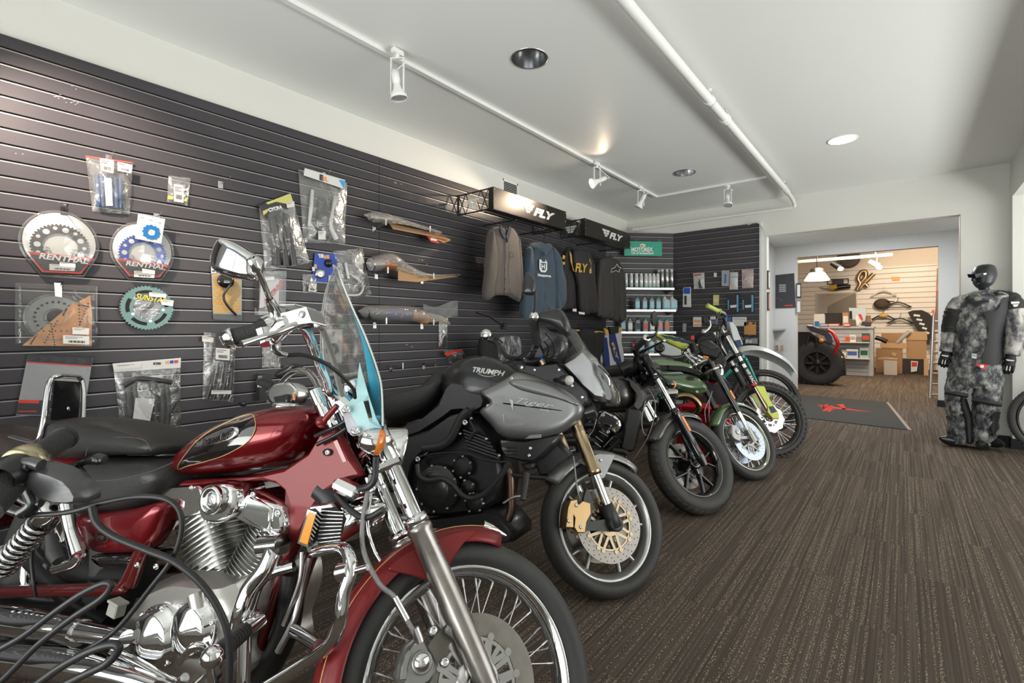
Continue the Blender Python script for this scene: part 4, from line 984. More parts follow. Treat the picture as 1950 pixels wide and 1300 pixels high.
m = MB().m(CHROME);m.m(ALUM);P = qs([(516,745),(530,730),(556,728),(572,742),(566,766),(540,772),(520,766)],.30);panel(m,P,.28,.34,True);m.m(BLKM);P = qs([(522,756),(548,750),(553,768),(528,772)],.27);panel(m,P,.26,.30);bk.fin(m,'far_switch_housing',HB)
m = MB().m(ORANGE);m.tube(qs([(559,748,.27),(561,762,.27)]),.004,8,sub=1);bk.fin(m,'ignition_key',HB)
m = MB().m(BLKM);m.ball(q(462,768,.45),(.028,.012,.014),16,10);m.tube(qs([(470,768,.44),(510,764,.38)]),.006,8,sub=1);bk.fin(m,'far_turn_signal',HB)
# ---- instruments and clutter round the steering head
m = MB().m(CHROME);c = q(672,735,-.02,True);m.lathe(c,Vector((-.55,0,.8)),[(-.05,.02),(-.03,.038),(0,.042),(.006,.038)],28);m.m(GLASSD);m.lathe(c,Vector((-.55,0,.8)),[(.003,.038),(.004,.001)],28);bk.fin(m,'speedometer',None,True)
m = MB().m(CHROME)
for p,r_ in (((600,745),.02),((612,770),.018),((638,760),.022),((628,790),.02),((655,775),.02)): m.tube([q(p[0],p[1],-.06),q(p[0] + 12,p[1] + 26,-.06)],r_,14,sub=1)
for p in ((636,748),(620,742)): m.ball(q(p[0],p[1],-.09),.011,12,8)
bk.fin(m,'handlebar_riser')
m = MB().m(CHROME);m.box(q(652,765,-.06),(.09,.05,.04),rotm('Y',30),.012);bk.fin(m,'steering_head_cover')
m = MB().m(REDL);m.tube(qs([(612,812,-.12),(618,800,-.12),(642,772,-.12)]),[.012,.009,.008],12);m.ball(q(612,803,-.12),.016,12,8);bk.fin(m,'red_linkage')
m = MB().m(BLKM)
for a_ in (((600,830,-.1),(640,812,-.11),(676,790,-.1)),((604,846,-.1),(640,828,-.1),(660,815,-.1)),((660,780,-.08),(680,800,-.08),(690,850,-.09))): m.tube(qs(a_),.006,8)
m.m(CABLE);m.tube([q(*p,True) for p in ((660,745,-.08),(668,725,-.09),(682,738,-.08),(690,760,-.06))],.004,8);bk.fin(m,'control_cables')
# ---- windscreen (turned with the fork)
NE = catmull([q(x,y,-.20,True) for x,y in ((729,811),(727,743),(719,705),(697,643),(671,585),(650,534),(638,503))],6)
FE = catmull([q(x,y,.22,True) for x,y in ((668,800),(630,745),(614,690),(611,640),(614,590),(622,545),(632,505))],6)
def ws(u,v,off=0):
    k = min(1,max(0,v))*(len(NE) - 1);i = min(int(k),len(NE) - 2);f = k - i;a_ = NE[i].lerp(NE[i + 1],f);b_ = FE[i].lerp(FE[i + 1],f);w_ = math.sqrt(max(0,1 - max(0,(v - .72)/.28)**3));c_ = (a_ + b_)/2
    p = c_ + (a_ - c_)*((1 - 2*u)*w_);return p + Vector((.05*(1 - (2*u - 1)**2*w_*w_)*(1 - .5*v)*w_ + off,0,0))
m = MB().m(CLEAR);m.grid(lambda u,v: ws(u,v),29,33);WS = bk.fin(m,'windscreen',None,True,solid=.005)
m = MB().m(BLUEF);m.grid(lambda u,v: ws(.004 + .55*u*(1 - .85*v),.64*v,-.006),9,16);bk.fin(m,'blue_film',WS,True)
m = MB().m(mat('acrylic_edge',(.62,.66,.64),.15));m.tube([ws(0,v/30) for v in range(31)] + [ws(1,1 - v/30) for v in range(31)],.0028,6,sub=1);bk.fin(m,'windscreen_edge',WS,True)
m = MB().m(PALEF)
br = [q(*p,True) for p in ((685,690,-.17),(690,710,-.17),(702,752,-.17),(716,795,-.17),(727,815,-.17),(700,828,-.15),(668,828,-.13),(650,782,-.13),(678,752,-.14))]
slot = [q(*p,True) for p in ((692,764,-.168),(702,762,-.168),(710,800,-.166),(704,804,-.166))]
bm = bmesh.new()
for L_ in (br,slot):
    vs = [bm.verts.new(v) for v in L_];[bm.edges.new((a,b)) for a,b in zip(vs,vs[1:] + vs[:1])]
bmesh.ops.triangle_fill(bm,use_beauty=True,edges=bm.edges[:]);bm.verts.index_update();m.add([v.co for v in bm.verts],[[v.index for v in f.verts] for f in bm.faces],False);bm.free();bk.fin(m,'windscreen_bracket',WS,True,solid=.003)
m = MB().m(LILAC);P = [q(*p,True) for p in ((650,779,-.14),(678,770,-.147),(700,828,-.152),(672,830,-.138),(662,822,-.136))];m.prism(P,(0,-.003,0));bp_ = bk.fin(m,'bracket_plate',WS,True)
m = MB().m(CHROME)
for p in ((659,780),(677,821)): bolt(m,q(p[0],p[1],-.152,True),.012,h=.008)
bk.fin(m,'bracket_bolt',WS,True)
# ---- turn signal and headlamp
c = q(716,841,-.20,True);m = MB().m(CHROME);d = Vector((1,0,0));m.lathe(c - d*.045,d,[(0,.004),(.004,.018),(.016,.028),(.034,.034),(.045,.035)],28);TS = bk.fin(m,'turn_signal',None,True)
m = MB().m(ORANGE);m.lathe(c,d,[(0,.035),(.012,.033),(.020,.022),(.024,.001)],28);bk.fin(m,'orange_lens',TS,True)
m = MB().m(CHROME);m.cyl(c,c + Vector((-.02,.11,0)),.009);bk.fin(m,'signal_stalk',TS,True)
m = MB().m(CHROME);c = Vector((fk(0,.88).x + .065,0,.88));m.lathe(c,(1,0,0),[(-.08,.02),(-.07,.04),(-.04,.065),(.01,.076),(.02,.079),(.025,.074)],36);HL = bk.fin(m,'headlight',None,True)
m = MB().m(GLASSD);m.lathe(c,(1,0,0),[(.022,.074),(.03,.05),(.034,.001)],32);bk.fin(m,'headlight_lens',HL,True)
# ================================================================ grey adventure motorcycle
def zm(ox,oy,sc): return lambda L: [(ox + p[0]/sc,oy + p[1]/sc) + tuple(p[2:]) for p in L]
MATTB = mat('matt_black_plastic',(.030,.030,.031),.42,bump=.05,bscale=300)
SATB = mat('satin_black_panel',(.022,.022,.023),.28,coat=.2)
GREYM = mat('gunmetal_paint',(.24,.24,.24),.38,.6,coat=.3,var=.05,vscale=5)
GREYS = mat('cowl_silver_paint',(.26,.265,.265),.32,.7,coat=.4)
SILW = mat('silver_wheel',(.50,.50,.49),.30,.85)
GOLDF = mat('fork_gold',(.40,.31,.19),.26,1.0)
GOLDC = mat('caliper_gold',(.40,.27,.13),.32,.9)
WHT = mat('white_sticker',(.75,.75,.75),.4)
COPP = mat('heat_tinted_pipe',(.20,.13,.10),.35,.9)
bk = Bike('motorcycle','gunmetal grey adventure motorcycle with gold forks, second from the camera',-1.044,1.909,19,10,41,24,.03,.30,1.51)
q = bk.q;qs = bk.qs;Z4 = zm(700,560,2.1667)
def zq(L,y,st=False): return [q(p[0],p[1],p[2] if len(p) > 2 else y,st) for p in Z4(L)]
W = wheel(bk,0,.30,.12,.228,(5,.014,.010,.22),rim=SILW,hub=CASTG,stripe=WHT)
brake_disc(bk,W,(0,-.058,.30),.112,.160,carrier=GOLD,arms=8,holes=3)
brake_disc(bk,W,(0,.058,.30),.112,.160,carrier=GOLD,arms=8,holes=0)
wheel(bk,-1.51,.31,.18,.22,(5,.02,.014,.2),rim=SILW,hub=CASTG,st=False,name='rear_wheel')
def fk(z,dx=0): t = (z - .30)*math.tan(math.radians(24));return Vector((-t + dx,0,z))
for s_ in (-1,1):
    fo = fork_leg(bk,s_*.105,fk(.95,-.0),fk(.34,.0),.0285,.0285,.42,GOLDF,GOLDF,collar=False)
for ch in [o for o in bpy.data.objects if o.name.startswith('fork_slider') and o.parent and o.parent.parent == bk.root]:
    bpy.data.objects.remove(ch)
for s_ in (-1,1):
    m = MB().m(GOLDF);a = fk(.70);b = fk(.50);a.y = b.y = s_*.105;d = (b - a).normalized();L = (b - a).length
    m.lathe(a,d,[(-.01,.0285),(L - .03,.0285),(L - .028,.031),(L,.031),(L,.02)],24);m.m(CHROME);e = fk(.36);e.y = s_*.105;m.cyl(b,e,.0205,n=24)
    m.m(MATTB);f_ = fk(.29);f_.y = s_*.105;d2 = (f_ - e).normalized();m.lathe(e - d2*.02,d2,[(0,.021),(0,.027),(.05,.032),(.10,.034),(.105,.02)],20)
    m.lathe((0,s_*.075,.30),(0,s_,0),[(0,.03),(.052,.034),(.056,.03),(.056,.016),(.05,.001)],20)
    lg = bk.fin(m,'fork_slider',None,True)
    m = MB().m(MATTB);m.prism([Vector((-.13,s_*.085,.44)),Vector((-.145,s_*.085,.40)),Vector((-.16,s_*.085,.28)),Vector((-.14,s_*.085,.26)),Vector((.0,s_*.085,.275)),Vector((.0,s_*.085,.325)),Vector((-.115,s_*.085,.30)),Vector((-.10,s_*.085,.36))],(0,s_*.02,0));bk.fin(m,'caliper_bracket',lg,True,bevel=.003)
    m = MB().m(GOLDC);P = [(-.215,.40),(-.19,.43),(-.155,.43),(-.145,.395),(-.155,.34),(-.15,.28),(-.175,.245),(-.215,.25),(-.225,.30),(-.205,.325),(-.222,.35)]
    if s_ < 0: panel(m,zq([(832,850),(858,845),(862,870),(885,852),(915,862),(918,905),(900,940),(892,985),(862,985),(848,965),(850,925),(840,905),(842,965),(812,962),(820,880)],-.112,True),-.125,-.06,inset=.004,step=.008)
    else: panel(m,[(a*.72 - .01,0,(b - .3)*.72 + .31) for a,b in P],s_*.098,s_*.030,inset=.006,step=.008)
    m.m(STEEL)
    if s_ < 0:
        for p in ((830,935),(862,870),(880,960)): bolt(m,zq([p],-.125,True)[0],.008)
        bk.fin(m,'brake_caliper',lg,True);continue
    for a,b in ((-.145,.385),(-.148,.29),(-.13,.335)): bolt(m,(a,s_*.098,b),.007,d=s_)
    bk.fin(m,'brake_caliper',lg,True)
F_ = fender(bk,(0,0,.30),.335,.145,56,150,GREYM,drop=.05,pts=11)
m = MB().m(GREYM)
for s_ in (-1,1):
    P = [Vector((.33*k*math.cos(math.radians(a)),0,.30 + .33*k*math.sin(math.radians(a)))) for a,k in ((84,.94),(100,.94),(122,.93),(112,.72),(104,.58),(98,.60),(88,.80))]
    panel(m,P,s_*.082,s_*.070,inset=.004,step=.003)
bk.fin(m,'fender_side',F_,True)
m = MB().m(STEEL)
for a,k in ((100,.84),(104,.66)): bolt(m,(.33*k*math.cos(math.radians(a)),-.083,.30 + .33*k*math.sin(math.radians(a))),.007)
bk.fin(m,'fender_bolt',F_,True)
m = MB().m(BRAID);m.tube([q(*p,True) for p in ((1092,868,-.10),(1096,905,-.10),(1100,935,-.11),(1104,950,-.10))],.004,8);bk.fin(m,'brake_hose',None,True)
# ---- tank and panels
sta = []
for bx_,by_,tx_,ty_,hw in ((318,370,312,322,.06),(345,400,345,290,.11),(400,430,400,264,.145),(470,450,470,258,.155),(540,450,540,278,.150),(610,440,605,308,.125),(690,420,680,330,.10)):
    t = zq([(tx_,ty_)],0)[0];b = zq([(bx_,by_)],-hw*.8)[0];sta.append(((t.x + b.x)/2,b.z - .05,t.z,hw,2.6))
sta.sort(key=lambda s_: s_[0]);rings,surf = body_loft(smooth_stations(sta,4),32)
m = MB().m(SATB);m.loft(rings,True);TK = bk.fin(m,'fuel_tank')
def onb(px,py,sf,y=-.12):
    for _ in range(8): p = q(px,py,y);y = sf(p.x,p.z)
    return p
c = onb(*Z4([(495,318)])[0],surf);a = onb(*Z4([(430,310)])[0],surf);b = onb(*Z4([(560,328)])[0],surf);u = (b - a);L = math.hypot(u.x,u.z)
m = MB().m(WHT);text_on(m,'TRIUMPH',(c.x,c.z),(u.x/L,u.z/L),(-u.z/L,u.x/L),L,surf,.002,height=.026,bold=.03,shear=.1)
arc_ = [onb(*p,surf) + Vector((0,-.002,0)) for p in Z4([(455,327),(480,337),(505,340),(530,334)])];m.tube(arc_,.0014,5);bk.fin(m,'tank_lettering',TK)
def pan(L,y0,y1,mt,nm,par=None,sm=False,inset=.012,step=.010,ysrc=None):
    m = MB().m(mt);panel(m,zq(L,y0 if ysrc is None else ysrc),y0,y1,sm,inset=inset,step=step);return bk.fin(m,nm,par)
m = MB().m(GREYM);SP = [(455,400),(510,370),(560,345),(602,318),(650,322),(750,358),(830,400),(872,440),(886,478),(862,520),(790,572),(700,598),(610,602),(540,590),(500,545),(450,487),(488,455),(490,435)]
pts = zq(SP,-.19);cx = sum(p.x for p in pts)/len(pts)
for s_ in (-1,1):
    mm = MB().m(GREYM);O = resample(catmull([Vector((p.x,0,p.z)) for p in pts],4,True),90);A_ = zq([(560,450)],-.19)[0];B_ = zq([(800,480)],-.19)[0];A_.y = B_.y = 0;ab = B_ - A_;R = []
    for k in range(11):
        sc = (1,.985,.95,.90,.82,.72,.6,.45,.3,.15,.01)[k];dep = (0,.35,.6,.78,.9,.96,1,1,.99,.98,.98)[k]
        ring = []
        for p in O:
            t = max(0,min(1,(p - A_).dot(ab)/ab.length_squared));mid = A_ + ab*t;v = mid + (p - mid)*max(.02,sc);v.y = s_*(.135 + .055*dep);ring.append(v)
        R.append(ring)
    mm.loft(R,False);PO = bk.fin(mm,'side_panel')
    if s_ < 0: SPO = PO
def flat(L,y,mt,nm,par,th=.002,sm=False):
    m = MB().m(mt);P = zq(L,y);P = catmull(P,5,True) if sm else P;m.prism([Vector((p.x,y,p.z)) for p in P],(0,-th,0));return bk.fin(m,nm,par)
m = MB().m(GREYM);P = [(580,360),(650,350),(750,372),(835,420),(872,462),(780,432),(690,412),(620,392)];puff(m,zq(P,-.192),zq([(620,372)],-.192)[0],zq([(820,435)],-.192)[0],-.183,.016,pw=.5);bk.fin(m,'panel_ridge',SPO)
m = MB().m(WHT);c = zq([(690,452)],-.194)[0];a = zq([(600,440)],-.194)[0];b = zq([(780,470)],-.194)[0];L = (b - a).length;put_text(m,'Tiger',c,b - a,Vector((a.z - b.z,0,b.x - a.x)),width=L*.85,height=.032,shear=.5);c = zq([(730,478)],-.194)[0];put_text(m,'1050',c,b - a,Vector((a.z - b.z,0,b.x - a.x)),width=.045,height=.009,shear=.4,bold=.03)
m.prism([Vector((p.x,-.192,p.z)) for p in zq([(585,430),(603,440),(600,470),(604,488),(596,470)],-.192)],(0,-.002,0));m.prism([Vector((p.x,-.192,p.z)) for p in zq([(560,495),(563,495),(564,530),(561,530)],-.192)],(0,-.001,0));bk.fin(m,'panel_lettering',SPO)
LP_ = pan([(540,600),(640,602),(760,586),(792,580),(745,640),(692,692),(640,692),(562,672),(545,640)],-.165,-.06,SATB,'lower_side_panel')
m = MB().m(DARK)
for k in range(3): P = zq([(562,630 + k*14),(622,632 + k*14),(618,637 + k*14),(575,637 + k*14)],-.166);m.prism(P,(0,.002,0))
bk.fin(m,'panel_louvre',LP_)
flat([(650,596),(692,566),(718,560),(718,592)],-.178,GREYS,'panel_wedge',LP_,.004)
m = MB().m(CHROME)
for p in ((672,635),(667,665),(595,347),(497,460),(637,302)): bolt(m,zq([p],-.182 if p[1] > 400 and p[0] < 600 or p == (595,347) else -.167)[0],.008)
bk.fin(m,'panel_bolts',LP_)
TS_ = [(325,372),(350,352),(400,362),(445,384),(480,412),(490,436),(482,462),(448,484),(400,470),(360,475),(300,520),(200,575),(120,600),(100,590),(112,565),(200,530),(280,455)]
pan(TS_,-.150,.150,MATTB,'tank_side_cover',sm=False,inset=.02,step=.02)
pan([(130,600),(250,560),(340,500),(400,482),(415,500),(385,525),(345,580),(290,620),(240,640),(200,665),(170,705),(160,760),(160,850),(125,835),(80,700),(85,650)],-.175,-.10,MATTB,'frame_cover',inset=.012,step=.012)
m = MB().m(MATTB);m.tube(zq([(420,478),(385,510),(345,590),(300,625),(230,635)],-.185),.020,12);bk.fin(m,'frame_tube')
m = MB().m(STEEL)
for p in ((105,672),(125,788),(207,681),(402,529)): bolt(m,zq([p],-.19)[0],.014)
bk.fin(m,'frame_bolts')
m = MB().m(CASTG);panel(m,zq([(110,822),(155,828),(160,880),(120,885),(105,850)],-.15),-.17,-.12);bk.fin(m,'heel_plate')
ST = zq([(-120,425),(60,420),(180,410),(230,385),(265,335),(300,320),(326,345),(325,368),(290,430),(240,480),(170,515),(100,535),(0,540),(-120,520)],-.08)
m = MB().m(LEATH);puff(m,ST,zq([(-80,480)],-.08)[0],zq([(285,375)],-.08)[0],0,.135,n=64,layers=13,pw=.35);bk.fin(m,'rider_seat')
m = MB().m(MATTB);puff(m,zq([(-160,420),(60,430),(110,470),(80,560),(-160,560)],-.07),zq([(-100,490)],-.07)[0],zq([(50,490)],-.07)[0],0,.12,pw=.3);bk.fin(m,'tail_cover')
# ---- cowl, headlight, screen
FCW = pan([(790,278),(840,245),(882,214),(930,255),(960,330),(985,400),(990,445),(950,442),(880,398),(830,335)],-.135,-.02,GREYS,'front_cowl',inset=.03,step=.045)
pan([(790,278),(840,245),(882,214),(930,255),(960,330),(985,400),(990,445),(950,442),(880,398),(830,335)],.135,.02,GREYS,'front_cowl_far',inset=.03,step=.045)
pan([(888,262),(920,262),(955,300),(990,350),(1012,400),(1014,448),(985,446),(950,400),(915,340)],-.115,.115,mat('headlight_glass_dark',(.06,.065,.065),.08,coat=1),'headlight',FCW,True,.02,.03)
m = MB().m(mat('smoked_screen',(.02,.02,.02),.1,coat=1,alpha=.75));m.grid(lambda u,v: (lambda a,b: a.lerp(b,v) + Vector((-.05*(2*u - 1)**2,0,0)) + Vector((0,(2*u - 1)*(.07 + .06*(1 - v)),0)))(zq([(1000,375)],0)[0],zq([(858,148)],0)[0]),15,10);bk.fin(m,'windscreen',solid=.004)
pan([(610,288),(690,296),(780,280),(832,338),(900,400),(908,440),(888,472),(850,425),(760,372),(690,336),(620,312)],-.155,-.05,MATTB,'inner_fairing',inset=.01,step=.01)
m = MB().m(CHROME)
for p in ((690,312),(790,312),(845,378),(886,425)): bolt(m,zq([p],-.156)[0],.007)
bk.fin(m,'fairing_bolts')
m = MB().m(BLKM);m.tube(zq([(770,355,-.14),(800,356,-.20)],-.15),.012,10,sub=1);m.m(SATB);c = zq([(826,356)],-.22)[0];m.ball(c - Vector((.012,0,0)),(.032,.022,.024),16,10);TSg = bk.fin(m,'turn_signal')
m = MB().m(mat('clear_lens',(.55,.52,.50),.1,coat=1));m.ball(c + Vector((.008,-.008,0)),(.022,.020,.022),16,10);bk.fin(m,'clear_lens',TSg)
# ---- engine
m = MB().m(ENGB);panel(m,zq([(190,700),(250,650),(380,560),(440,490),(500,560),(545,640),(560,760),(545,850),(470,900),(330,915),(210,915),(180,860),(175,760)],-.11),-.13,.13,inset=.02,step=.02);EN = bk.fin(m,'engine')
def cover(px,py,r,y,mt,nm,bolts=6,dome=.02,r2=None):
    c = zq([(px,py)],y)[0];m = MB().m(mt);m.lathe(c,(0,-1,0),[(-.03,r),(0,r),(.006,r*.95),(.006,r*.86),(dome*.8,r*.80),(dome,r*.6),(dome,.001)],36);m.m(STEEL)
    for i in range(bolts): a = 2*PI*i/bolts + .5;bolt(m,(c.x + r*.97*math.cos(a),c.y,c.z + r*.97*math.sin(a)),.006,h=.008)
    return bk.fin(m,nm,EN)
cover(285,800,.110,-.175,SATB,'clutch_cover',9,.03);cover(390,712,.050,-.17,ENGB,'pickup_cover',6,.015);cover(412,795,.033,-.17,ENGB,'oil_filler_cover',4,.02);cover(440,860,.045,-.15,ENGB,'water_pump_cover',5,.015)
m = MB().m(ENGB);m.m(SATB)
for k in range(6): P = zq([(395 + k*4,560 + k*15),(500 + k*9,600 + k*16)],-.16);m.tube(P,.008,8,sub=1)
m.m(STEEL)
for p in ((492,596),(430,512),(385,575),(545,665),(480,862)): bolt(m,zq([p],-.17)[0],.007,h=.012)
bk.fin(m,'cylinder_block',EN)
m = MB().m(CABLE);m.tube(zq([(210,670),(300,655),(400,655),(470,680),(540,692),(580,690)],-.19),.005,8);m.tube(zq([(420,520),(440,560),(420,600)],-.17),.008,8);bk.fin(m,'engine_cable',EN)
m = MB().m(MATTB);m.tube(zq([(205,700),(212,745),(250,768),(310,762),(350,785),(390,828),(430,842),(480,822),(535,765),(585,695)],-.235),.013,14);bk.fin(m,'engine_guard')
m = MB().m(COPP);m.tube(zq([(570,700),(588,740),(592,830),(590,900),(565,945),(520,955)],-.09),.021,14);bk.fin(m,'exhaust_header')
pan([(215,932),(350,915),(480,888),(520,892),(560,930),(602,985),(598,1025),(545,1035),(480,1005),(400,978),(220,962)],-.14,.14,SATB,'belly_pan',inset=.02,step=.025)
m = MB().m(STEEL);m.tube(zq([(130,930),(200,940),(330,985),(420,990)],-.08),.03,14);bk.fin(m,'exhaust_pipe')
m = MB().m(RUB);m.tube(zq([(655,740,-.22),(650,790,-.25),(640,850,-.28)],-.2),[.016,.014,.012],12);m.m(STEEL);m.tube(zq([(640,832,-.2),(600,838,-.2),(560,862,-.2)],-.2),.006,8);bk.fin(m,'side_stand_peg')
m = MB().m(MATTB);panel(m,zq([(640,700),(670,690),(690,700),(680,725),(650,722)],-.1),-.12,-.05);m.tube(zq([(600,745,-.1),(760,760,-.1)],-.1),.012,8,sub=1);panel(m,zq([(690,650),(780,600),(840,660),(800,740),(720,745)],0),-.05,.05);bk.fin(m,'radiator')
m = MB().m(MATTB);m.tube(zq([(60,880),(150,930),(260,970)],-.05),.04,10);m.cyl((-1.51,-.05,.31),(-.62,-.06,.40),.035);bk.fin(m,'swingarm')
# ---- bars, mirrors
HB = None
m = MB().m(BLKM);m.tube(zq([(690,150,-.40),(700,200,-.34),(680,250,-.22),(660,268,-.10)],0),.012,12);m.tube(zq([(660,268,-.06),(590,262,.06),(560,240,.16),(540,205,.28),(500,190,.36)],0),.012,12);HB = bk.fin(m,'handlebar')
m = MB().m(GR);a,b = zq([(683,105,-.47),(700,200,-.35)],0);m.cyl(a,b,.019);bk.fin(m,'handlebar_grip',HB)
m = MB().m(SATB);puff(m,zq([(672,95),(700,80),(745,62),(782,54),(806,72),(828,125),(826,168),(800,158),(755,128),(700,112)],-.47),zq([(700,95)],-.47)[0],zq([(800,110)],-.47)[0],-.44,.045,pw=.4);HG = bk.fin(m,'hand_guard',HB)
m = MB().m(CHROME);c = zq([(687,93)],-.49)[0];m.lathe(c,(0,-1,0),[(-.01,.018),(.004,.020),(.006,.014),(.012,.010),(.012,.001)],18);bk.fin(m,'bar_end',HG)
m = MB().m(BLKM);m.tube(zq([(690,80,-.45),(692,20,-.45),(688,-20,-.45)],0),.006,8);MR = bk.fin(m,'mirror_stem',HB)
m = MB().m(SATB);puff(m,[q(*p,-.46) for p in ((1006,519),(1019,535),(1019,556),(1010,562),(997,558),(996,540),(1000,526))],q(1008,535,-.46),q(1008,550,-.46),-.46,.02,pw=.4);bk.fin(m,'mirror_shell',MR)
m = MB().m(BLKM);m.tube(zq([(505,190,.34),(530,180,.34),(555,200,.30)],0),.006,8);MR = bk.fin(m,'mirror_stem',HB)
m = MB().m(CHROME);m.ball(zq([(487,167,.36)],0)[0],(.038,.02,.036),20,12);bk.fin(m,'mirror_shell',MR)
m = MB().m(CHROME);m.tube(zq([(655,265),(668,285)],-.08),.025,14,sub=1);m.m(mat('blue_anodised',(.02,.12,.50),.3,.8));m.tube(zq([(718,258),(724,270)],-.11),.018,12,sub=1);m.m(GOLDF);m.tube(zq([(724,272),(732,292)],-.11),.026,14,sub=1);bk.fin(m,'fork_top_cap')
m = MB().m(SATB);panel(m,zq([(700,150),(735,140),(770,165),(810,170),(815,230),(790,280),(740,270),(715,210)],-.2),-.24,-.12);panel(m,zq([(690,200),(740,230),(760,262),(690,290),(640,285)],-.1),-.12,.12);bk.fin(m,'control_cluster')
m = MB().m(CABLE)
for L in ([(720,185,-.36),(745,215,-.32),(740,250,-.25),(725,262,-.2)],[(700,230,-.33),(650,240,-.28),(620,262,-.2),(560,285,-.15)],[(735,160,-.4),(765,200,-.35),(770,245,-.28),(740,270,-.2)]): m.tube(zq(L,0),.0045,8)
m.m(BRAID);m.tube(zq([(710,165,-.36),(722,190,-.36),(745,178,-.36),(760,195,-.36)],0),.004,8);bk.fin(m,'control_cables')
m = MB().m(SATB);m.tube(zq([(900,490),(940,478)],-.12),.030,12,sub=1);bk.fin(m,'horn')
# ================================================================ dark bobber, third in the row
BRNM = mat('smoke_satin_paint',(.085,.078,.075),.28,.6,coat=.4)
bk = Bike('motorcycle','dark satin bobber motorcycle with black cast wheel and bar-end mirror, third from the camera',-1.053,3.136,19,10,46,29,.04,.32,1.56)
q = bk.q;qs = bk.qs;Z5 = zm(1080,560,2.954)
def zq(L,y,st=False): return [q(p[0],p[1],p[2] if len(p) > 2 else y,st) for p in Z5(L)]
def pan(L,y0,y1,mt,nm,par=None,sm=False,inset=.012,step=.010,st=False):
    m = MB().m(mt);panel(m,zq(L,y0,st),y0,y1,sm,inset=inset,step=step);return bk.fin(m,nm,par,st)
W = wheel(bk,0,.32,.13,.215,(5,.016,.012,.26),rim=BLACKG,hub=BLACKG,tread=44,hubw=.05)
brake_disc(bk,W,(0,.062,.32),.10,.149,carrier=BLKM,arms=6,holes=2)
wheel(bk,-1.56,.32,.15,.21,(5,.016,.012,.26),rim=BLACKG,hub=BLACKG,st=False,name='rear_wheel')
k29 = math.radians(29)
def fk(z,y=0,dx=0): return Vector((-(z - .32)*math.tan(k29) + dx,y,z))
for s_ in (-1,1):
    m = MB().m(CHROME);m.cyl(fk(.92,s_*.10),fk(.60,s_*.10),.0205,n=22);lg = bk.fin(m,'fork_leg',None,True)
    m = MB().m(BLACKG);a = fk(.62,s_*.10);b = fk(.30,s_*.10);d = (b - a).normalized();m.lathe(a,d,[(-.02,.021),(-.02,.030),(.03,.030),(.035,.027),(.28,.027),(.33,.030),(.38,.022)],22,True);bk.fin(m,'fork_slider',lg,True)
    m = MB().m(ORANGE if s_ < 0 else AMBER);c = fk(.535,s_*.128,.01);m.box(c,(.022,.008,.105),Matrix.Rotation(-k29,3,'Y'),.003);bk.fin(m,'orange_reflector',lg,True)
    m = MB().m(BLKM);a = fk(1.02,s_*.10,.01);b = fk(.86,s_*.10,.0);m.cyl(a,b,.030,n=22);m.m(BLACKG);m.lathe(a,(b - a).normalized(),[(-.01,.012),(-.008,.03),(.02,.033),(.03,.03)],22);bk.fin(m,'upper_fork_tube',lg,True)
m = MB().m(BLKM)
for z in (.99,.84): m.box(fk(z),(.07,.25,.035),Matrix.Rotation(-k29,3,'Y'),.01)
bk.fin(m,'triple_clamp',None,True)
fender(bk,(0,0,.32),.352,.165,70,165,BRNM,drop=.06,pts=11)
m = MB().m(BLACKG);c = fk(.92,0,.07);d = Vector((1,0,.05));m.lathe(c,d,[(-.09,.03),(-.08,.06),(-.04,.078),(0,.085),(.03,.088)],32);HL = bk.fin(m,'headlight',None,True)
m = MB().m(GLASSD);m.lathe(c,d,[(.028,.086),(.04,.05),(.043,.001)],28);bk.fin(m,'headlight_lens',HL,True)
m = MB().m(BLKM);c = zq([(322,425)],.02)[0];c2 = zq([(400,390)],.02)[0];d = (c - c2).normalized()
m.lathe(c2,d,[(0,.02),(.0,.035),(.03,.05),(.07,.058),(.075,.055),(.085,.058),(.09,.055),(.10,.058),(.105,.055),(.115,.058),(.13,.055),(.135,.001)],30);bk.fin(m,'instrument_pod')
m = MB().m(BLACKG);c = zq([(578,505)],-.24,True)[0];m.ball(c,(.036,.030,.030),18,12);TS_ = bk.fin(m,'turn_signal',None,True)
m = MB().m(ORANGE);m.lathe(c + Vector((.018,0,0)),(1,0,0),[(0,.026),(.014,.025),(.02,.015),(.022,.001)],20);bk.fin(m,'orange_lens',TS_,True)
m = MB().m(BLACKG);m.tube([c,fk(.93,-.10)],.009,8,sub=1);bk.fin(m,'signal_stalk',TS_,True)
# tank, frame, engine
sta = []
for bx_,by_,tx_,ty_,hw in ((110,640,120,540,.05),(160,655,165,490,.11),(220,655,225,468,.15),(290,650,290,470,.155),(345,640,345,492,.13),(385,600,385,540,.06)):
    t = zq([(tx_,ty_)],0)[0];b = zq([(bx_,by_)],-hw*.7)[0];sta.append(((t.x + b.x)/2,b.z,t.z,hw,2.3))
sta.sort(key=lambda s_: s_[0]);rings,surf = body_loft(smooth_stations(sta,4),30)
m = MB().m(BRNM);m.loft(rings,True);TK = bk.fin(m,'fuel_tank')
def onb(px,py,sf,y=-.12):
    for _ in range(8): p = q(px,py,y);y = sf(p.x,p.z)
    return p
c = onb(*Z5([(228,545)])[0],surf);m = MB().m(WHT);text_on(m,'INDIAN',(c.x - .02,c.z),(1,0),(0,1),.17,surf,.002,height=.030,bold=.05);bk.fin(m,'tank_lettering',TK)
pan([(345,470),(400,500),(442,560),(442,600),(425,640),(400,660),(370,640),(395,590),(385,545),(350,505)],-.13,.13,BRNM,'neck_cover',inset=.015,step=.02)
pan([(345,635),(400,650),(418,665),(395,780),(372,882),(335,885),(305,868),(322,760)],-.15,-.03,MATTB,'radiator_shroud')
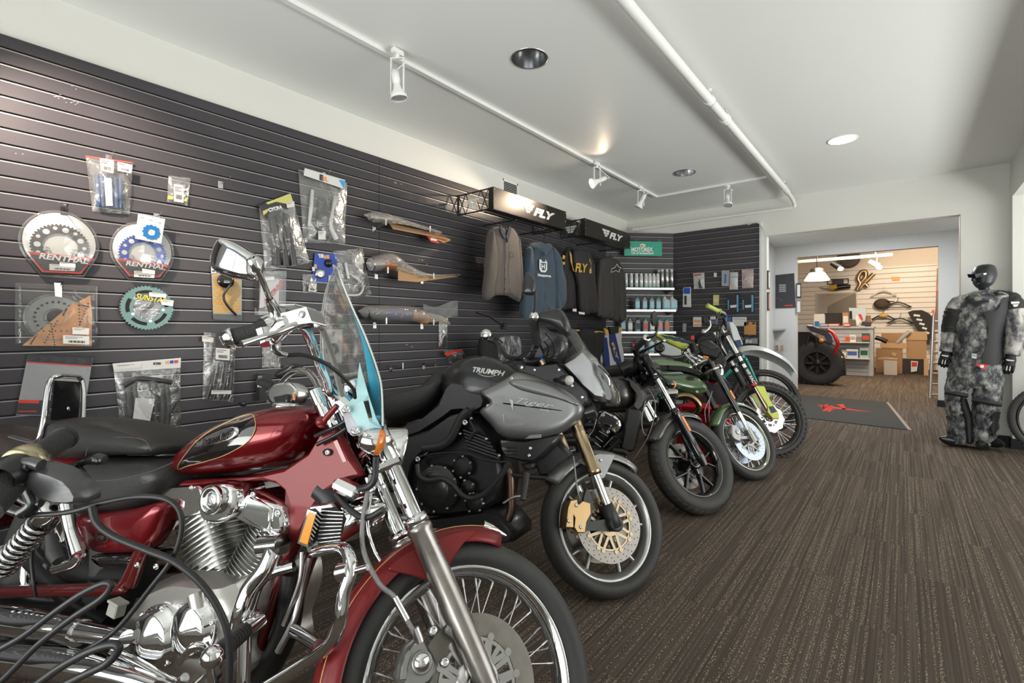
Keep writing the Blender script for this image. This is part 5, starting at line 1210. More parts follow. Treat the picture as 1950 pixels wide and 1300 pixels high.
pan([(345,635),(400,650),(418,665),(395,780),(372,882),(335,885),(305,868),(322,760)],.15,.03,MATTB,'radiator_shroud')
m = MB().m(ENGB);a = zq([(170,860)],0)[0];b = zq([(235,720)],0)[0];finned(m,a,b,.085,9,SATB,ENGB,depth=.10,fin_t=.004);EN = bk.fin(m,'front_cylinder')
m = MB().m(mat('bright_edge',(.7,.7,.68),.25,.9))
for L in ([(110,790),(150,830),(190,860)],[(160,800),(200,830)],[(180,770),(230,800)],[(165,700),(150,760),(115,810)],[(205,860),(260,800)]): m.tube(zq(L,-.135),.004,6,sub=1)
bk.fin(m,'engine_edges',EN)
m = MB().m(CHROME);panel(m,zq([(185,665),(215,652),(262,672),(305,705),(312,745),(285,790),(245,770),(220,790),(178,745),(168,700)],-.13),-.155,-.05,inset=.02,step=.012);m.m(BLACKG);panel(m,zq([(205,720),(250,735),(240,755),(200,740)],-.16),-.162,-.150)
m.m(STEEL)
for p in ((200,680),(285,725),(230,775)): bolt(m,zq([p],-.157)[0],.012)
bk.fin(m,'rocker_cover',EN)
m = MB().m(ENGB);panel(m,zq([(40,800),(120,790),(220,860),(270,870),(270,940),(200,990),(60,990)],-.10),-.12,.12,inset=.02,step=.02);m.cyl(zq([(140,850)],-.14)[0],zq([(140,850)],-.10)[0],.05);bk.fin(m,'crankcase')
m = MB().m(BLKM);panel(m,zq([(90,640),(120,615),(185,615),(185,650),(150,670),(100,680)],-.12),-.16,-.05,inset=.005,step=.01);bk.fin(m,'horn_cover')
m = MB().m(BLKM);m.tube(zq([(260,880,-.2),(320,885,-.2),(340,900,-.2)],0),.02,8,sub=1)
for k in range(4): m.tube(zq([(268 + k*20,890),(290 + k*14,940)],-.2),.006,6,sub=1)
m.tube(zq([(215,900),(300,820)],-.15),.018,8,sub=1);bk.fin(m,'footpeg')
m = MB().m(LEATH);puff(m,zq([(-200,640),(-60,600),(60,560),(100,590),(60,640),(-60,680),(-200,690)],-.05),zq([(-150,650)],-.05)[0],zq([(60,600)],-.05)[0],0,.13,pw=.4);bk.fin(m,'rider_seat')
m = MB().m(BLKM);m.cyl((-1.56,-.10,.32),(-.62,-.12,.40),.03);m.cyl((-1.56,.10,.32),(-.62,.12,.40),.03);bk.fin(m,'swingarm')
m = MB().m(CHROME);m.tube(zq([(430,640),(468,715)],-.02),.024,14,sub=1);bk.fin(m,'far_fork_tube')
# bars
m = MB().m(BLACKG);m.tube(zq([(395,295,-.36),(388,340,-.26),(400,385,-.16),(425,425,-.06),(440,440,.02)],0),.014,12);m.tube(zq([(440,440,.0),(470,420,.08),(500,400,.2)],0),.014,12);HB = bk.fin(m,'handlebar')
m = MB().m(GR);a,b = zq([(445,250,-.46),(392,300,-.36)],0);m.cyl(a,b,.019);bk.fin(m,'handlebar_grip',HB)
m = MB().m(CHROME);d = (a - b).normalized();m.lathe(a,d,[(-.008,.020),(0,.026),(.012,.026),(.018,.018),(.018,.001)],20);bk.fin(m,'bar_end',HB)
m = MB().m(BLACKG);m.tube(zq([(455,243,-.48),(490,230,-.48),(508,205,-.48),(515,160,-.48)],0),[.012,.010,.006,.004],10);m.prism([p for p in [q(1080 + (492 + 14*math.cos(t))/2.954,560 + (135 + 42*math.sin(t))/2.954,-.48) for t in [2*PI*i/24 for i in range(24)]]],(-.012,.02,0));bk.fin(m,'bar_end_mirror',HB)
m = MB().m(BLKM);m.tube(zq([(380,300,-.33),(400,345,-.28)],0),.024,12,sub=1);m.tube(zq([(410,330,-.36),(470,300,-.42),(545,262,-.50)],0),[.009,.007,.006],8);m.m(MATS['red_switch']);m.box(zq([(374,285)],-.36)[0],(.012,.012,.018));m.m(CHROME);m.ball(zq([(545,262)],-.5)[0],.010,10,8);bk.fin(m,'brake_lever',HB)
m = MB().m(CABLE);m.tube(zq([(395,330,-.3),(375,370,-.2),(385,420,-.1)],0),.006,8);bk.fin(m,'control_cables',HB)
m = MB().m(BRAID);m.tube(zq([(455,530,-.14),(490,590,-.16),(492,680,-.18),(450,810,-.18),(370,935,-.16)],0),.003,6);m.tube(zq([(440,600,-.12),(420,700,-.14),(430,780,-.14),(470,800,-.1)],0),.004,6);bk.fin(m,'brake_hose')
# ================================================================ green roadster, fourth in the row
GRN = mat('olive_green_paint',(.10,.16,.075),.22,.4,coat=1)
GRNL = mat('light_green_paint',(.20,.29,.16),.22,.4,coat=1)
BLUED = mat('film_covered_disc',(.60,.68,.80),.3,.6)
bk = Bike('motorcycle','green roadster motorcycle with silver engine and blue-white brake discs, fourth from the camera',-.96,4.09,19,11,45,27,.04,.30,1.45)
q = bk.q;qs = bk.qs
def zq(L,y,st=False): return [q(p[0],p[1],p[2] if len(p) > 2 else y,st) for p in Z5(L)]
def pan(L,y0,y1,mt,nm,par=None,sm=False,inset=.012,step=.010,st=False):
    m = MB().m(mt);panel(m,zq(L,y0,st),y0,y1,sm,inset=inset,step=step);return bk.fin(m,nm,par,st)
W = wheel(bk,0,.30,.105,.228,'spoke',rim=mat('olive_chrome_rim',(.35,.36,.30),.12,1.0),n=40,hub=CASTG)
brake_disc(bk,W,(0,-.055,.30),.105,.160,carrier=CASTG,arms=6,holes=3,discm=BLUED)
brake_disc(bk,W,(0,.055,.30),.105,.160,carrier=CASTG,arms=6,holes=2,discm=BLUED)
wheel(bk,-1.45,.31,.14,.22,'spoke',n=24,st=False,name='rear_wheel')
k27 = math.radians(27)
def fk(z,y=0,dx=0): return Vector((-(z - .30)*math.tan(k27) + dx,y,z))
for s_ in (-1,1):
    m = MB().m(BLACKG);m.cyl(fk(1.02,s_*.095),fk(.50,s_*.095),.0245,n=22);lg = bk.fin(m,'fork_leg',None,True)
    m = MB().m(CHROME);m.cyl(fk(.52,s_*.095),fk(.36,s_*.095),.0195);m.m(CASTG);m.cyl(fk(.37,s_*.095),fk(.28,s_*.095),.027,.03);bk.fin(m,'fork_slider',lg,True)
    m = MB().m(ORANGE);m.box(fk(.63,s_*.122,.01),(.022,.008,.075),Matrix.Rotation(-k27,3,'Y'),.003);bk.fin(m,'orange_reflector',lg,True)
    m = MB().m(CASTG);P = [(-.19,.27),(-.13,.25),(-.10,.29),(-.10,.36),(-.14,.40),(-.19,.38),(-.205,.32)];panel(m,[(a,0,b) for a,b in P],s_*.09,s_*.03);m.box((-.07,s_*.08,.30),(.14,.015,.03),rotm('Y',-12),.004);m.m(STEEL);bolt(m,(-.14,s_*.09,.33),.02,d=s_,h=.01);bk.fin(m,'brake_caliper',lg,True)
m = MB().m(ALUM)
for z in (1.0,.84): m.box(fk(z),(.07,.25,.03),Matrix.Rotation(-k27,3,'Y'),.008)
bk.fin(m,'triple_clamp',None,True)
fender(bk,(0,0,.30),.328,.13,52,168,GRN,drop=.045,pts=9)
m = MB().m(BLACKG);c = fk(.86,0,.09);m.lathe(c,(1,0,0),[(-.11,.03),(-.10,.06),(-.05,.085),(.01,.09)],30);HL = bk.fin(m,'headlight',None,True)
m = MB().m(CHROME);m.lathe(c,(1,0,0),[(.0,.091),(.02,.093),(.028,.088)],30);m.m(GLASSD);m.lathe(c,(1,0,0),[(.026,.088),(.04,.05),(.045,.001)],28);bk.fin(m,'headlight_lens',HL,True)
UP = [(410,400),(440,372),(480,362),(530,358),(600,368),(660,380),(700,392),(715,412),(690,440),(620,425),(500,415),(440,430)]
m = MB().m(GRNL);P = zq(UP,-.10);puff(m,P,P[0].lerp(P[1],.5) + Vector((.05,0,-.01)),zq([(680,410)],-.10)[0],0,.135,n=50,layers=13,pw=.45);TK = bk.fin(m,'fuel_tank')
pan([(470,405),(560,398),(650,402),(720,420),(762,440),(740,450),(650,432),(560,425),(480,428)],-.145,.145,BLACKG,'tank_band',TK,inset=.006,step=.006)
LO = [(480,425),(560,424),(620,430),(700,446),(760,480),(792,522),(780,548),(735,576),(660,562),(590,535),(540,520),(505,500)]
m = MB().m(GRN);P = zq(LO,-.11);puff(m,P,zq([(540,470)],-.11)[0],zq([(745,530)],-.11)[0],-.02,.135,n=60,layers=15,pw=.32);LT = bk.fin(m,'tank_lower_panel',TK)
m = MB().m(GRN);P = zq([(520,475),(640,478),(740,510),(782,530),(700,540),(600,515)],-.165);puff(m,P,P[0],P[3],-.145,.018,pw=.5);bk.fin(m,'tank_crease',TK)
m = MB().m(GREYS);panel(m,zq([(515,450),(580,438),(640,436),(655,446),(600,452)],-.165),-.170,-.15,inset=.004,step=.003);bk.fin(m,'tank_stripe',TK)
m = MB().m(BLACKG);c = zq([(694,469)],-.168)[0];m.prism([c + Vector((.036*math.cos(t),0,.014*math.sin(t))) for t in [2*PI*i/28 for i in range(28)]],(0,-.006,0));m.m(GOLD);m.tube([c + Vector((.030*math.cos(t),-.0075,.010*math.sin(t))) for t in [2*PI*i/28 for i in range(28)]],.001,5,sub=1,closed=True);m.m(STEEL);bolt(m,zq([(730,550)],-.15)[0],.012,h=.02);bk.fin(m,'tank_emblem',TK)
m = MB().m(ENGB);a = zq([(560,665,-.10),(560,590,-.20)],0);finned(m,a[0],a[1],.075,8,SATB,ENGB,depth=.08,fin_t=.005);EN = bk.fin(m,'cylinder')
m = MB().m(ALUM);P = zq([(528,560),(545,540),(590,528),(622,535),(622,560),(600,582),(545,585)],-.22);puff(m,P,P[0],P[4],-.20,.06,n=40,layers=9,pw=.35);bk.fin(m,'cylinder_head_cover',EN)
m = MB().m(mat('bronze_exhaust',(.30,.21,.12),.22,1.0));m.tube(zq([(625,575,-.2),(665,570,-.2),(710,585,-.19),(742,625,-.17),(728,665,-.15),(680,680,-.12),(630,690,-.10)],0),.025,16);bk.fin(m,'exhaust_header')
m = MB().m(ENGB);panel(m,zq([(480,600),(620,660),(660,700),(640,780),(520,790),(450,720)],-.1),-.12,.12,inset=.02,step=.02);bk.fin(m,'crankcase')
m = MB().m(BLKM);m.tube(zq([(700,600),(740,560),(790,520)],-.02),.02,10);m.tube(zq([(780,540,-.02),(810,600,-.02),(830,640,-.02)],0),.02,10);m.cyl((-1.45,-.1,.31),(-.6,-.1,.38),.03);bk.fin(m,'frame_tube')
m = MB().m(LEATH);puff(m,zq([(100,430),(250,400),(400,380),(420,400),(380,440),(100,470)],-.06),zq([(150,440)],-.06)[0],zq([(380,410)],-.06)[0],0,.13,pw=.4);bk.fin(m,'rider_seat')
m = MB().m(ALUM)
for L,r_ in (([(655,330),(720,390)],.016),([(690,340),(740,370)],.014),([(715,398),(790,366)],.016),([(672,300),(700,350)],.014),([(735,345),(790,370)],.012),([(650,345),(700,310)],.010)): m.tube(zq(L,-.08),r_,12,sub=1)
for p in ((655,330),(720,395),(740,372)): m.ball(zq([p],-.09)[0],.02,12,8)
bk.fin(m,'bar_clamp')
m = MB().m(ORANGE);m.tube(zq([(765,352),(795,358)],-.1),.012,8,sub=1);bk.fin(m,'orange_fork_cap')
m = MB().m(BLKM);m.tube(zq([(780,200,-.42),(735,250,-.32),(712,300,-.2),(720,340,-.1)],0),.014,12);HB = bk.fin(m,'handlebar')
m = MB().m(GR);a,b = zq([(782,205,-.44),(730,245,-.34)],0);m.cyl(a,b,.019);bk.fin(m,'handlebar_grip',HB)
m = MB().m(ALUM);m.tube(zq([(768,212,-.46),(790,200,-.46),(806,175,-.46),(803,148,-.46)],0),[.016,.010,.006,.005],10);c = zq([(768,212)],-.46)[0];m.lathe(c,Vector((-.6,-1,.2)),[(0,.02),(.01,.02),(.014,.012),(.014,.001)],18);m.m(BLKM);m.prism([q(1080 + (780 + 14*math.cos(t))/2.954,560 + (140 + 22*math.sin(t))/2.954,-.46) for t in [2*PI*i/20 for i in range(20)]],(-.008,.02,0));bk.fin(m,'bar_end_mirror',HB)
m = MB().m(SATB);panel(m,zq([(740,290),(790,260),(840,290),(862,320),(850,360),(800,350),(760,340)],-.05),-.09,.09,True);m.tube(zq([(700,270,-.3),(712,320,-.25)],0),.025,12,sub=1);bk.fin(m,'instrument_cluster')
m = MB().m(CABLE)
for L in ([(790,250,-.2),(830,230,-.2),(865,290,-.15),(850,360,-.1)],[(740,270,-.2),(800,300,-.2),(850,300,-.15),(880,360,-.1)],[(700,280,-.3),(660,320,-.2),(640,345,-.1),(560,350,-.1)]): m.tube(zq(L,0),.005,8)
bk.fin(m,'control_cables')
m = MB().m(BRAID);m.tube(zq([(815,545,-.12),(805,580,-.14),(775,650,-.15),(780,720,-.14)],0),.004,6);m.tube([q(1080 + a/2.954,560 + b/2.954,-.11,True) for a,b in ((865,560),(872,620),(885,690),(905,720))],.004,6);bk.fin(m,'brake_hose')
# red plastic stand under the green roadster
t = thing('plastic_crate','bright red plastic crate on the carpet beneath the green roadster','crate',(0,0,0))
REDP = mat('red_plastic',(.62,.012,.03),.35);c = hitZ(1333,812,.0)
m = MB().m(REDP);c0 = Vector((-1.42,4.52,0));t.location = c0
for zz in (0,.45): m.b2((-.17,-.15,zz),(.17,.15,zz + .03))
for sx_ in (-1,1):
    for sy_ in (-1,1): m.b2((sx_*.17 - .02,sy_*.15 - .02,.0),(sx_*.17 + .02,sy_*.15 + .02,.48))
m.b2((-.165,-.145,.06),(.165,.145,.42));m.build('crate_body',t,bevel=.005)
# ================================================================ white and yellow dirt bike, fifth in the row
YEL = mat('fluo_yellow_plastic',(.55,.62,.10),.35)
NAVY = mat('navy_plastic',(.015,.03,.09),.4)
LGREY = mat('light_grey_plastic',(.46,.49,.50),.35)
bk = Bike('motorcycle','white and yellow dirt bike with knobbly tyre and tall front mudguard, last in the row',-.974,4.96,19,10,17,26,.03,.345,1.49)
q = bk.q;qs = bk.qs
def zq(L,y,st=False): return [q(p[0],p[1],p[2] if len(p) > 2 else y,st) for p in Z5(L)]
def pan(L,y0,y1,mt,nm,par=None,sm=False,inset=.012,step=.010,st=False):
    m = MB().m(mt);panel(m,zq(L,y0,st),y0,y1,sm,inset=inset,step=step);return bk.fin(m,nm,par,st)
W = wheel(bk,0,.345,.085,.283,'spoke',rim=BLKM,n=36,hub=ALUM,knob=46,spokem=mat('spoke_bright',(.8,.8,.8),.25,.9))
brake_disc(bk,W,(0,-.05,.345),.085,.128,carrier=ALUM,arms=6,wav=.006,nw=10,holes=1,discm=mat('bright_disc',(.72,.72,.70),.3,.8))
wheel(bk,-1.49,.34,.11,.24,'spoke',rim=BLKM,n=24,knob=36,st=False,name='rear_wheel')
k26 = math.radians(26)
def fk(z,y=0,dx=0): return Vector((-(z - .345)*math.tan(k26) + dx,y,z))
for s_ in (-1,1):
    m = MB().m(ALUM);m.cyl(fk(1.20,s_*.10),fk(.80,s_*.10),.029,n=22);m.m(BLKM);m.lathe(fk(.86,s_*.10),(fk(.5) - fk(.9)).normalized(),[(0,.03),(.0,.034),(.03,.034),(.03,.03)],20);lg = bk.fin(m,'fork_leg',None,True)
    m = MB().m(mat('fork_sticker_black',(.03,.03,.03),.3));m.cyl(fk(.80,s_*.10),fk(.62,s_*.10),.0295,n=22);m.m(ALUM);m.cyl(fk(.62,s_*.10),fk(.33,s_*.10),.022);m.m(mat('red_ring',(.6,.03,.02),.3));m.cyl(fk(.655,s_*.10),fk(.635,s_*.10),.033);bk.fin(m,'fork_slider',lg,True)
    m = MB().m(YEL);P = [fk(.63,0,-.005),fk(.63,0,.075),fk(.56,0,.065),fk(.47,0,.060),fk(.40,0,.075),fk(.34,0,.05),fk(.33,0,-.01),fk(.38,0,-.03),fk(.45,0,.0),fk(.55,0,-.005)];panel(m,P,s_*.135,s_*.09,inset=.008,step=.008)
    m.m(NAVY);panel(m,[fk(.44,0,.005),fk(.45,0,.055),fk(.40,0,.06),fk(.38,0,.0)],s_*.1365,s_*.13,inset=.002,step=.001);bk.fin(m,'fork_guard',lg,True)
m = MB().m(WHT);put_text(m,'WP XACT',fk(.71,-.131,0),(fk(.6) - fk(.8)),Vector((.88,0,.45)),width=.16,height=.03,bold=.02);bk.fin(m,'fork_lettering',None,True)
m = MB().m(BLKM)
for z in (1.12,.92): m.box(fk(z),(.08,.27,.04),Matrix.Rotation(-k26,3,'Y'),.01)
bk.fin(m,'triple_clamp',None,True)
# front mudguard: long thin blade over the wheel
pr = zq([(862,388),(905,335),(965,300),(1040,292),(1110,308),(1180,338),(1235,375),(1282,432)],0,True);m = MB().m(LGREY);rings = []
cp = catmull(pr,4)
for i,p in enumerate(cp):
    t = i/(len(cp) - 1);hw = .03 + .07*math.sin(min(1,t*3)*PI/2)*(1 - max(0,t - .55)*1.6);rings.append([p + Vector((0,hw*y,-.035*abs(y)**2 - (.03 if abs(y) > .99 and t > .15 else 0))) for y in (-1,-.995,-.7,-.35,0,.35,.7,.995,1)])
m.loft(rings,False,closed=False);bk.fin(m,'front_mudguard',None,True,solid=.004)
m = MB().m(LGREY);P = zq([(900,155),(925,158),(948,185),(970,240),(985,285),(960,300),(925,270),(905,215)],-.06,True);panel(m,P,-.10,.10,inset=.02,step=.03);m.m(NAVY);panel(m,zq([(940,262),(975,255),(985,290),(960,298)],-.105,True),-.106,-.095,inset=.002,step=.002);bk.fin(m,'number_plate',None,True)
# seat, tail, shrouds
m = MB().m(YEL);P = zq([(482,218),(540,224),(610,236),(690,262),(745,288),(742,330),(705,318),(640,308),(570,272),(505,240)],-.06);puff(m,P,zq([(510,228)],-.06)[0],zq([(715,300)],-.06)[0],0,.085,n=50,layers=11,pw=.35);SE = bk.fin(m,'seat')
m = MB().m(NAVY)
for a in ((560,232,600,262),(600,240,642,272),(642,252,682,282),(520,226,556,250)): P = zq([(a[0],a[1]),(a[0] + 34,a[1] + 6),(a[2] + 34,a[3] + 4),(a[2],a[3])],-.088);m.prism([Vector((p.x,-.083,p.z)) for p in P],(0,-.006,0))
bk.fin(m,'seat_stripes',SE)
pan([(500,252),(560,275),(640,312),(650,345),(600,352),(530,340),(500,310)],-.11,.11,LGREY,'side_number_panel')
m = MB().m(BLKM);c = zq([(520,300)],-.13)[0];m.lathe(c,(0,-1,0),[(-.05,.05),(.0,.05),(.01,.04),(.01,.015),(.0,.001)],24);bk.fin(m,'silencer_end')
pan([(680,290),(760,285),(850,320),(900,380),(880,440),(800,430),(740,380),(690,330)],-.13,.13,SATB,'radiator_shroud')
m = MB().m(ENGB);panel(m,zq([(700,430),(860,440),(930,520),(900,640),(760,660),(690,560)],-.08),-.11,.11,inset=.02,step=.02);bk.fin(m,'engine')
m = MB().m(BLKM);m.cyl((-1.49,-.09,.34),(-.6,-.09,.42),.03);m.cyl((-1.49,.09,.34),(-.6,.09,.42),.03);bk.fin(m,'swingarm')
m = MB().m(mat('bar_grey',(.30,.31,.32),.35,.7));m.tube(zq([(850,95,-.36),(885,110,-.28),(890,135,-.15),(880,165,0),(830,170,.15),(790,150,.3)],0),.014,12);HB = bk.fin(m,'handlebar')
m = MB().m(mat('yellow_grip',(.42,.50,.12),.6));a,b = zq([(792,66,-.46),(855,98,-.36)],0);m.cyl(a,b,.020);m.lathe(b,a - b,[(0,.02),(0,.03),(.008,.03),(.010,.02)],20);m.lathe(a,a - b,[(-.006,.022),(.0,.024),(.01,.022),(.012,.001)],18);bk.fin(m,'handlebar_grip',HB)
m = MB().m(BLKM);m.tube(zq([(840,130,-.34),(875,130,-.28),(890,170,-.2),(900,200,-.1)],0),.012,10);m.tube(zq([(860,100,-.38),(840,140,-.42),(828,165,-.46)],0),.006,8);m.box(zq([(880,120)],-.25)[0],(.05,.05,.04),None,.008);bk.fin(m,'lever_clamp',HB)
m = MB().m(CABLE)
for L in ([(850,180,-.2),(840,240,-.15),(850,300,-.12),(870,340,-.1)],[(880,150,-.2),(862,200,-.15),(860,260,-.12)]): m.tube(zq(L,0),.006,8)
bk.fin(m,'control_cables')
m = MB().m(mat('red_small',(.7,.02,.02),.4));m.box(zq([(705,245)],-.1)[0],(.03,.03,.04),None,.004);bk.fin(m,'red_tag')
# ================================================================ teal mountain bicycle behind the dirt bike
def bicycle(root,r,tw,wb,frame_m,tubes,bars=None,fr_rim=BLKM,n=28,fstyle=True):
    for cx,nm in ((0,'front_wheel'),(-wb,'rear_wheel')):
        c = Vector((cx,0,r));m = MB().m(fr_rim);m.lathe(c,Y_,[(-.013,r - tw),(-.014,r - tw - .016),(0,r - tw - .022),(.014,r - tw - .016),(.013,r - tw),(-.013,r - tw)],64);Wb = m.build(nm,root)
        m = MB().m(RUB);m.lathe(c,Y_,tyre_profile(r,tw*1.05,r - tw),72)
        for i in range(64):
            a = 2*PI*i/64
            for yy in (-.5,.5): m.box(c + Vector(((r - .003)*math.cos(a),yy*tw*.6,(r - .003)*math.sin(a))),(.006,.012,.016),Matrix.Rotation(-a,3,'Y'))
        m.build('tyre',Wb)
        m = MB().m(BLKM);m.lathe(c,Y_,[(-.05,.008),(-.05,.018),(-.03,.028),(-.026,.012),(.026,.012),(.03,.028),(.05,.018),(.05,.008)],20);m.build('hub',Wb)
        for i in range(n):
            sg = -1 if i % 2 else 1;a1 = 2*PI*i/n;a0 = a1 + (.8 if (i // 2) % 2 else -.8)
            mm = MB().m(STEEL);mm.cyl(c + Vector((.026*math.cos(a0),sg*.028,.026*math.sin(a0))),c + Vector(((r - tw - .018)*math.cos(a1),0,(r - tw - .018)*math.sin(a1))),.0013,n=5,caps=False);mm.build('spoke',Wb)
    for nm,L,rr,mt in tubes:
        m = MB().m(mt);m.tube(L,rr,12);m.build(nm,root)
TEAL = mat('teal_frame_paint',(.01,.30,.24),.22,.2,coat=1)
bkk = Bike('bicycle','teal mountain bicycle with black bars, parked behind the dirt bike',-1.22,6.02,16,6,12,22,.04,.36,1.15)
bkk.root['category'] = 'bicycle';del bkk.root['group']
f1 = lambda z,y=0,dx=0: Vector((-(z - .36)*math.tan(math.radians(24)) + dx,y,z))
hd = f1(.98);hl = f1(.84);bb = Vector((-.68,0,.34));st_ = Vector((-.80,0,.78))
bicycle(bkk.root,.36,.055,1.15,TEAL,[
 ('down_tube',[hl,Vector((-.42,0,.62)),bb],.024,TEAL),('top_tube',[hd - Vector((0,0,.03)),Vector((-.5,0,.86)),st_],.020,TEAL),('seat_tube',[bb,st_],.018,TEAL),
 ('seat_stay',[st_,Vector((-.98,.06,.58)),Vector((-1.15,.06,.36))],.010,TEAL),('seat_stay',[st_,Vector((-.98,-.06,.58)),Vector((-1.15,-.06,.36))],.010,TEAL),
 ('chain_stay',[bb,Vector((-1.15,.06,.36))],.011,TEAL),('chain_stay',[bb,Vector((-1.15,-.06,.36))],.011,TEAL),
 ('head_tube',[hd + Vector((-.01,0,.03)),hl],.028,TEAL),
 ('fork_leg',[hl,f1(.78,-.055,.02),f1(.36,-.058)],.017,TEAL),('fork_leg',[hl,f1(.78,.055,.02),f1(.36,.058)],.017,TEAL),
 ('stem',[hd + Vector((0,0,.04)),hd + Vector((.05,0,.07))],.018,BLKM),
 ('handlebar',[hd + Vector((-.04,-.38,.10)),hd + Vector((.04,-.12,.08)),hd + Vector((.05,0,.075)),hd + Vector((.04,.12,.08)),hd + Vector((-.04,.38,.10))],.0145,BLKM),
 ('handlebar_grip',[hd + Vector((-.045,-.39,.10)),hd + Vector((-.005,-.26,.09))],.018,GR),('handlebar_grip',[hd + Vector((-.045,.39,.10)),hd + Vector((-.005,.26,.09))],.018,GR),
 ('brake_lever',[hd + Vector((.0,-.22,.08)),hd + Vector((.05,-.26,.06)),hd + Vector((.03,-.34,.06))],.006,BLKM),('brake_lever',[hd + Vector((.0,.22,.08)),hd + Vector((.05,.26,.06)),hd + Vector((.03,.34,.06))],.006,BLKM),
 ('brake_hose',[hd + Vector((.04,-.2,.08)),hd + Vector((.14,-.08,.12)),hd + Vector((.10,0,.0)),hl + Vector((.03,0,-.05))],.003,CABLE),
 ('seat_post',[st_,st_ + Vector((-.05,0,.14))],.014,BLKM),('saddle',[st_ + Vector((-.17,0,.15)),st_ + Vector((-.05,0,.155)),st_ + Vector((.10,0,.15))],[.05,.05,.018],BLKM)])
# ================================================================ goods on the slatwall
class Plane:
    def __init__(s,p,n,u): s.p = Vector(p);s.n = Vector(n).normalized();s.u = Vector(u).normalized();s.up = Vector((0,0,1))
    def __call__(s,px,py,n=0.0): return hitP(px,py,s.p + s.n*n,s.n)
    def poly(s,mb,L,n0,n1): P = [s(x,y,n0) for x,y in L];return mb.prism(P,s.n*(n1 - n0))
    def pts(s,L,n=0): return [s(p[0],p[1],p[2] if len(p) > 2 else n) for p in L]
def settle(root):
    ms = []
    def walk(o):
        for c in [x for x in bpy.data.objects if x.parent == o]: ms.append(c);walk(c)
    walk(root)
    if root.type == 'MESH': ms.append(root)
    vs = [v.co for o in ms if o.type == 'MESH' for v in o.data.vertices]
    if not vs: return root
    lo = Vector([min(v[i] for v in vs) for i in range(3)]);hi = Vector([max(v[i] for v in vs) for i in range(3)]);b = Vector(((lo.x + hi.x)/2,(lo.y + hi.y)/2,lo.z))
    for o in ms:
        if o.type == 'MESH': o.data.transform(Matrix.Translation(-b))
    root.location = root.location + b;return root
LW = Plane((WALLX + .0195,0,0),(1,0,0),(0,1,0));BW = Plane((0,BACKY - .0195,0),(0,-1,0),(1,0,0))
CW = Plane(Vector((*CH0,0)) + Vector((1,-1,0)).normalized()*.0195,(1,-1,0),(1,1,0))
BAG = film('clear_plastic_bag',(.97,.97,.97),haze=.08,rough=.15,bump=.5,bscale=11)
SHELL = film('clear_clamshell',(.95,.96,.96),haze=.05,rough=.05,bump=.15,bscale=9)
LABEL = mat('paper_label',(.72,.71,.68),.5);INK = mat('print_ink',(.04,.04,.045),.5);REDI = mat('red_print',(.60,.05,.04),.4)
WIRE = mat('hook_wire',(.5,.5,.5),.3,1.0);DGREY = mat('dark_grey_part',(.06,.06,.065),.35,.3);LGP = mat('pale_plastic_part',(.62,.62,.60),.35)
CARDW = mat('white_card',(.70,.70,.68),.45);KRAFT = mat('kraft_brown',(.42,.25,.12),.6);ORC = mat('orange_card',(.80,.38,.16),.5);OCH = mat('ochre_print',(.62,.33,.04),.5)
BLU = mat('blue_anodised_sprocket',(.008,.05,.34),.3,.6);BLUC = mat('blue_card',(.02,.07,.42),.4);SILV = mat('silver_part',(.5,.5,.5),.3,.9)
def bag(root,quad,pl=LW,n=.012,bulge=.03,film_=None,seed=0,name='plastic_bag',flare=.0):
    tl,tr,br,bl = quad
    def fn(s_,front):
        def f(u,v):
            px = (tl[0]*(1 - u) + tr[0]*u)*(1 - v) + (bl[0]*(1 - u) + br[0]*u)*v;py = (tl[1]*(1 - u) + tr[1]*u)*(1 - v) + (bl[1]*(1 - u) + br[1]*u)*v
            e = math.sin(PI*u)**.6*math.sin(PI*min(1,v*1.0 + .02))**.5 if 0 < u < 1 and 0 < v < 1 else 0
            nz = mnoise.noise(Vector((px*.06 + seed,py*.04,front)))*.012 + mnoise.noise(Vector((px*.15 + seed,py*.12,front + 3)))*.006
            return pl(px + nz*150*(u - .5)*0,py,n + front*(bulge*e + nz*(e + .25)))
        return f
    m = MB().m(film_ or BAG);m.grid(fn(seed,1.0),16,20);m.grid(fn(seed,.05),8,10);return m.build(name,root)
def label(root,quad,n,pl=LW,lines=2,bars=True,name='price_label',m0=None):
    tl,tr,br,bl = quad;m = MB().m(m0 or LABEL);pl.poly(m,quad,n,n + .0012)
    B = lambda u,v: ((tl[0]*(1 - u) + tr[0]*u)*(1 - v) + (bl[0]*(1 - u) + br[0]*u)*v,(tl[1]*(1 - u) + tr[1]*u)*(1 - v) + (bl[1]*(1 - u) + br[1]*u)*v)
    m.m(INK)
    for k in range(lines): v = .15 + .3*k/max(1,lines);pl.poly(m,[B(.08,v),B(.75 - .2*(k % 2),v),B(.75 - .2*(k % 2),v + .05),B(.08,v + .05)],n + .0013,n + .0016)
    if bars:
        for k in range(14):
            u = .2 + .65*k/14;pl.poly(m,[B(u,.58),B(u + .02 + .012*(k % 3),.58),B(u + .02 + .012*(k % 3),.85),B(u,.85)],n + .0013,n + .0016)
    return m.build(name,root)
def wtext(m,s,cx,cy,wpx,n,pl=LW,hpx=None,slope=0,**k):
    c = pl(cx,cy,n);a = pl(cx - wpx/2,cy - slope*wpx/2,n);b = pl(cx + wpx/2,cy + slope*wpx/2,n);r = b - a;up = pl.n.cross(r).normalized()
    h = (pl(cx,cy - hpx/2,n) - pl(cx,cy + hpx/2,n)).length if hpx else None
    return put_text(m,s,c,r,up,width=r.length,height=h,depth=.001,**k)
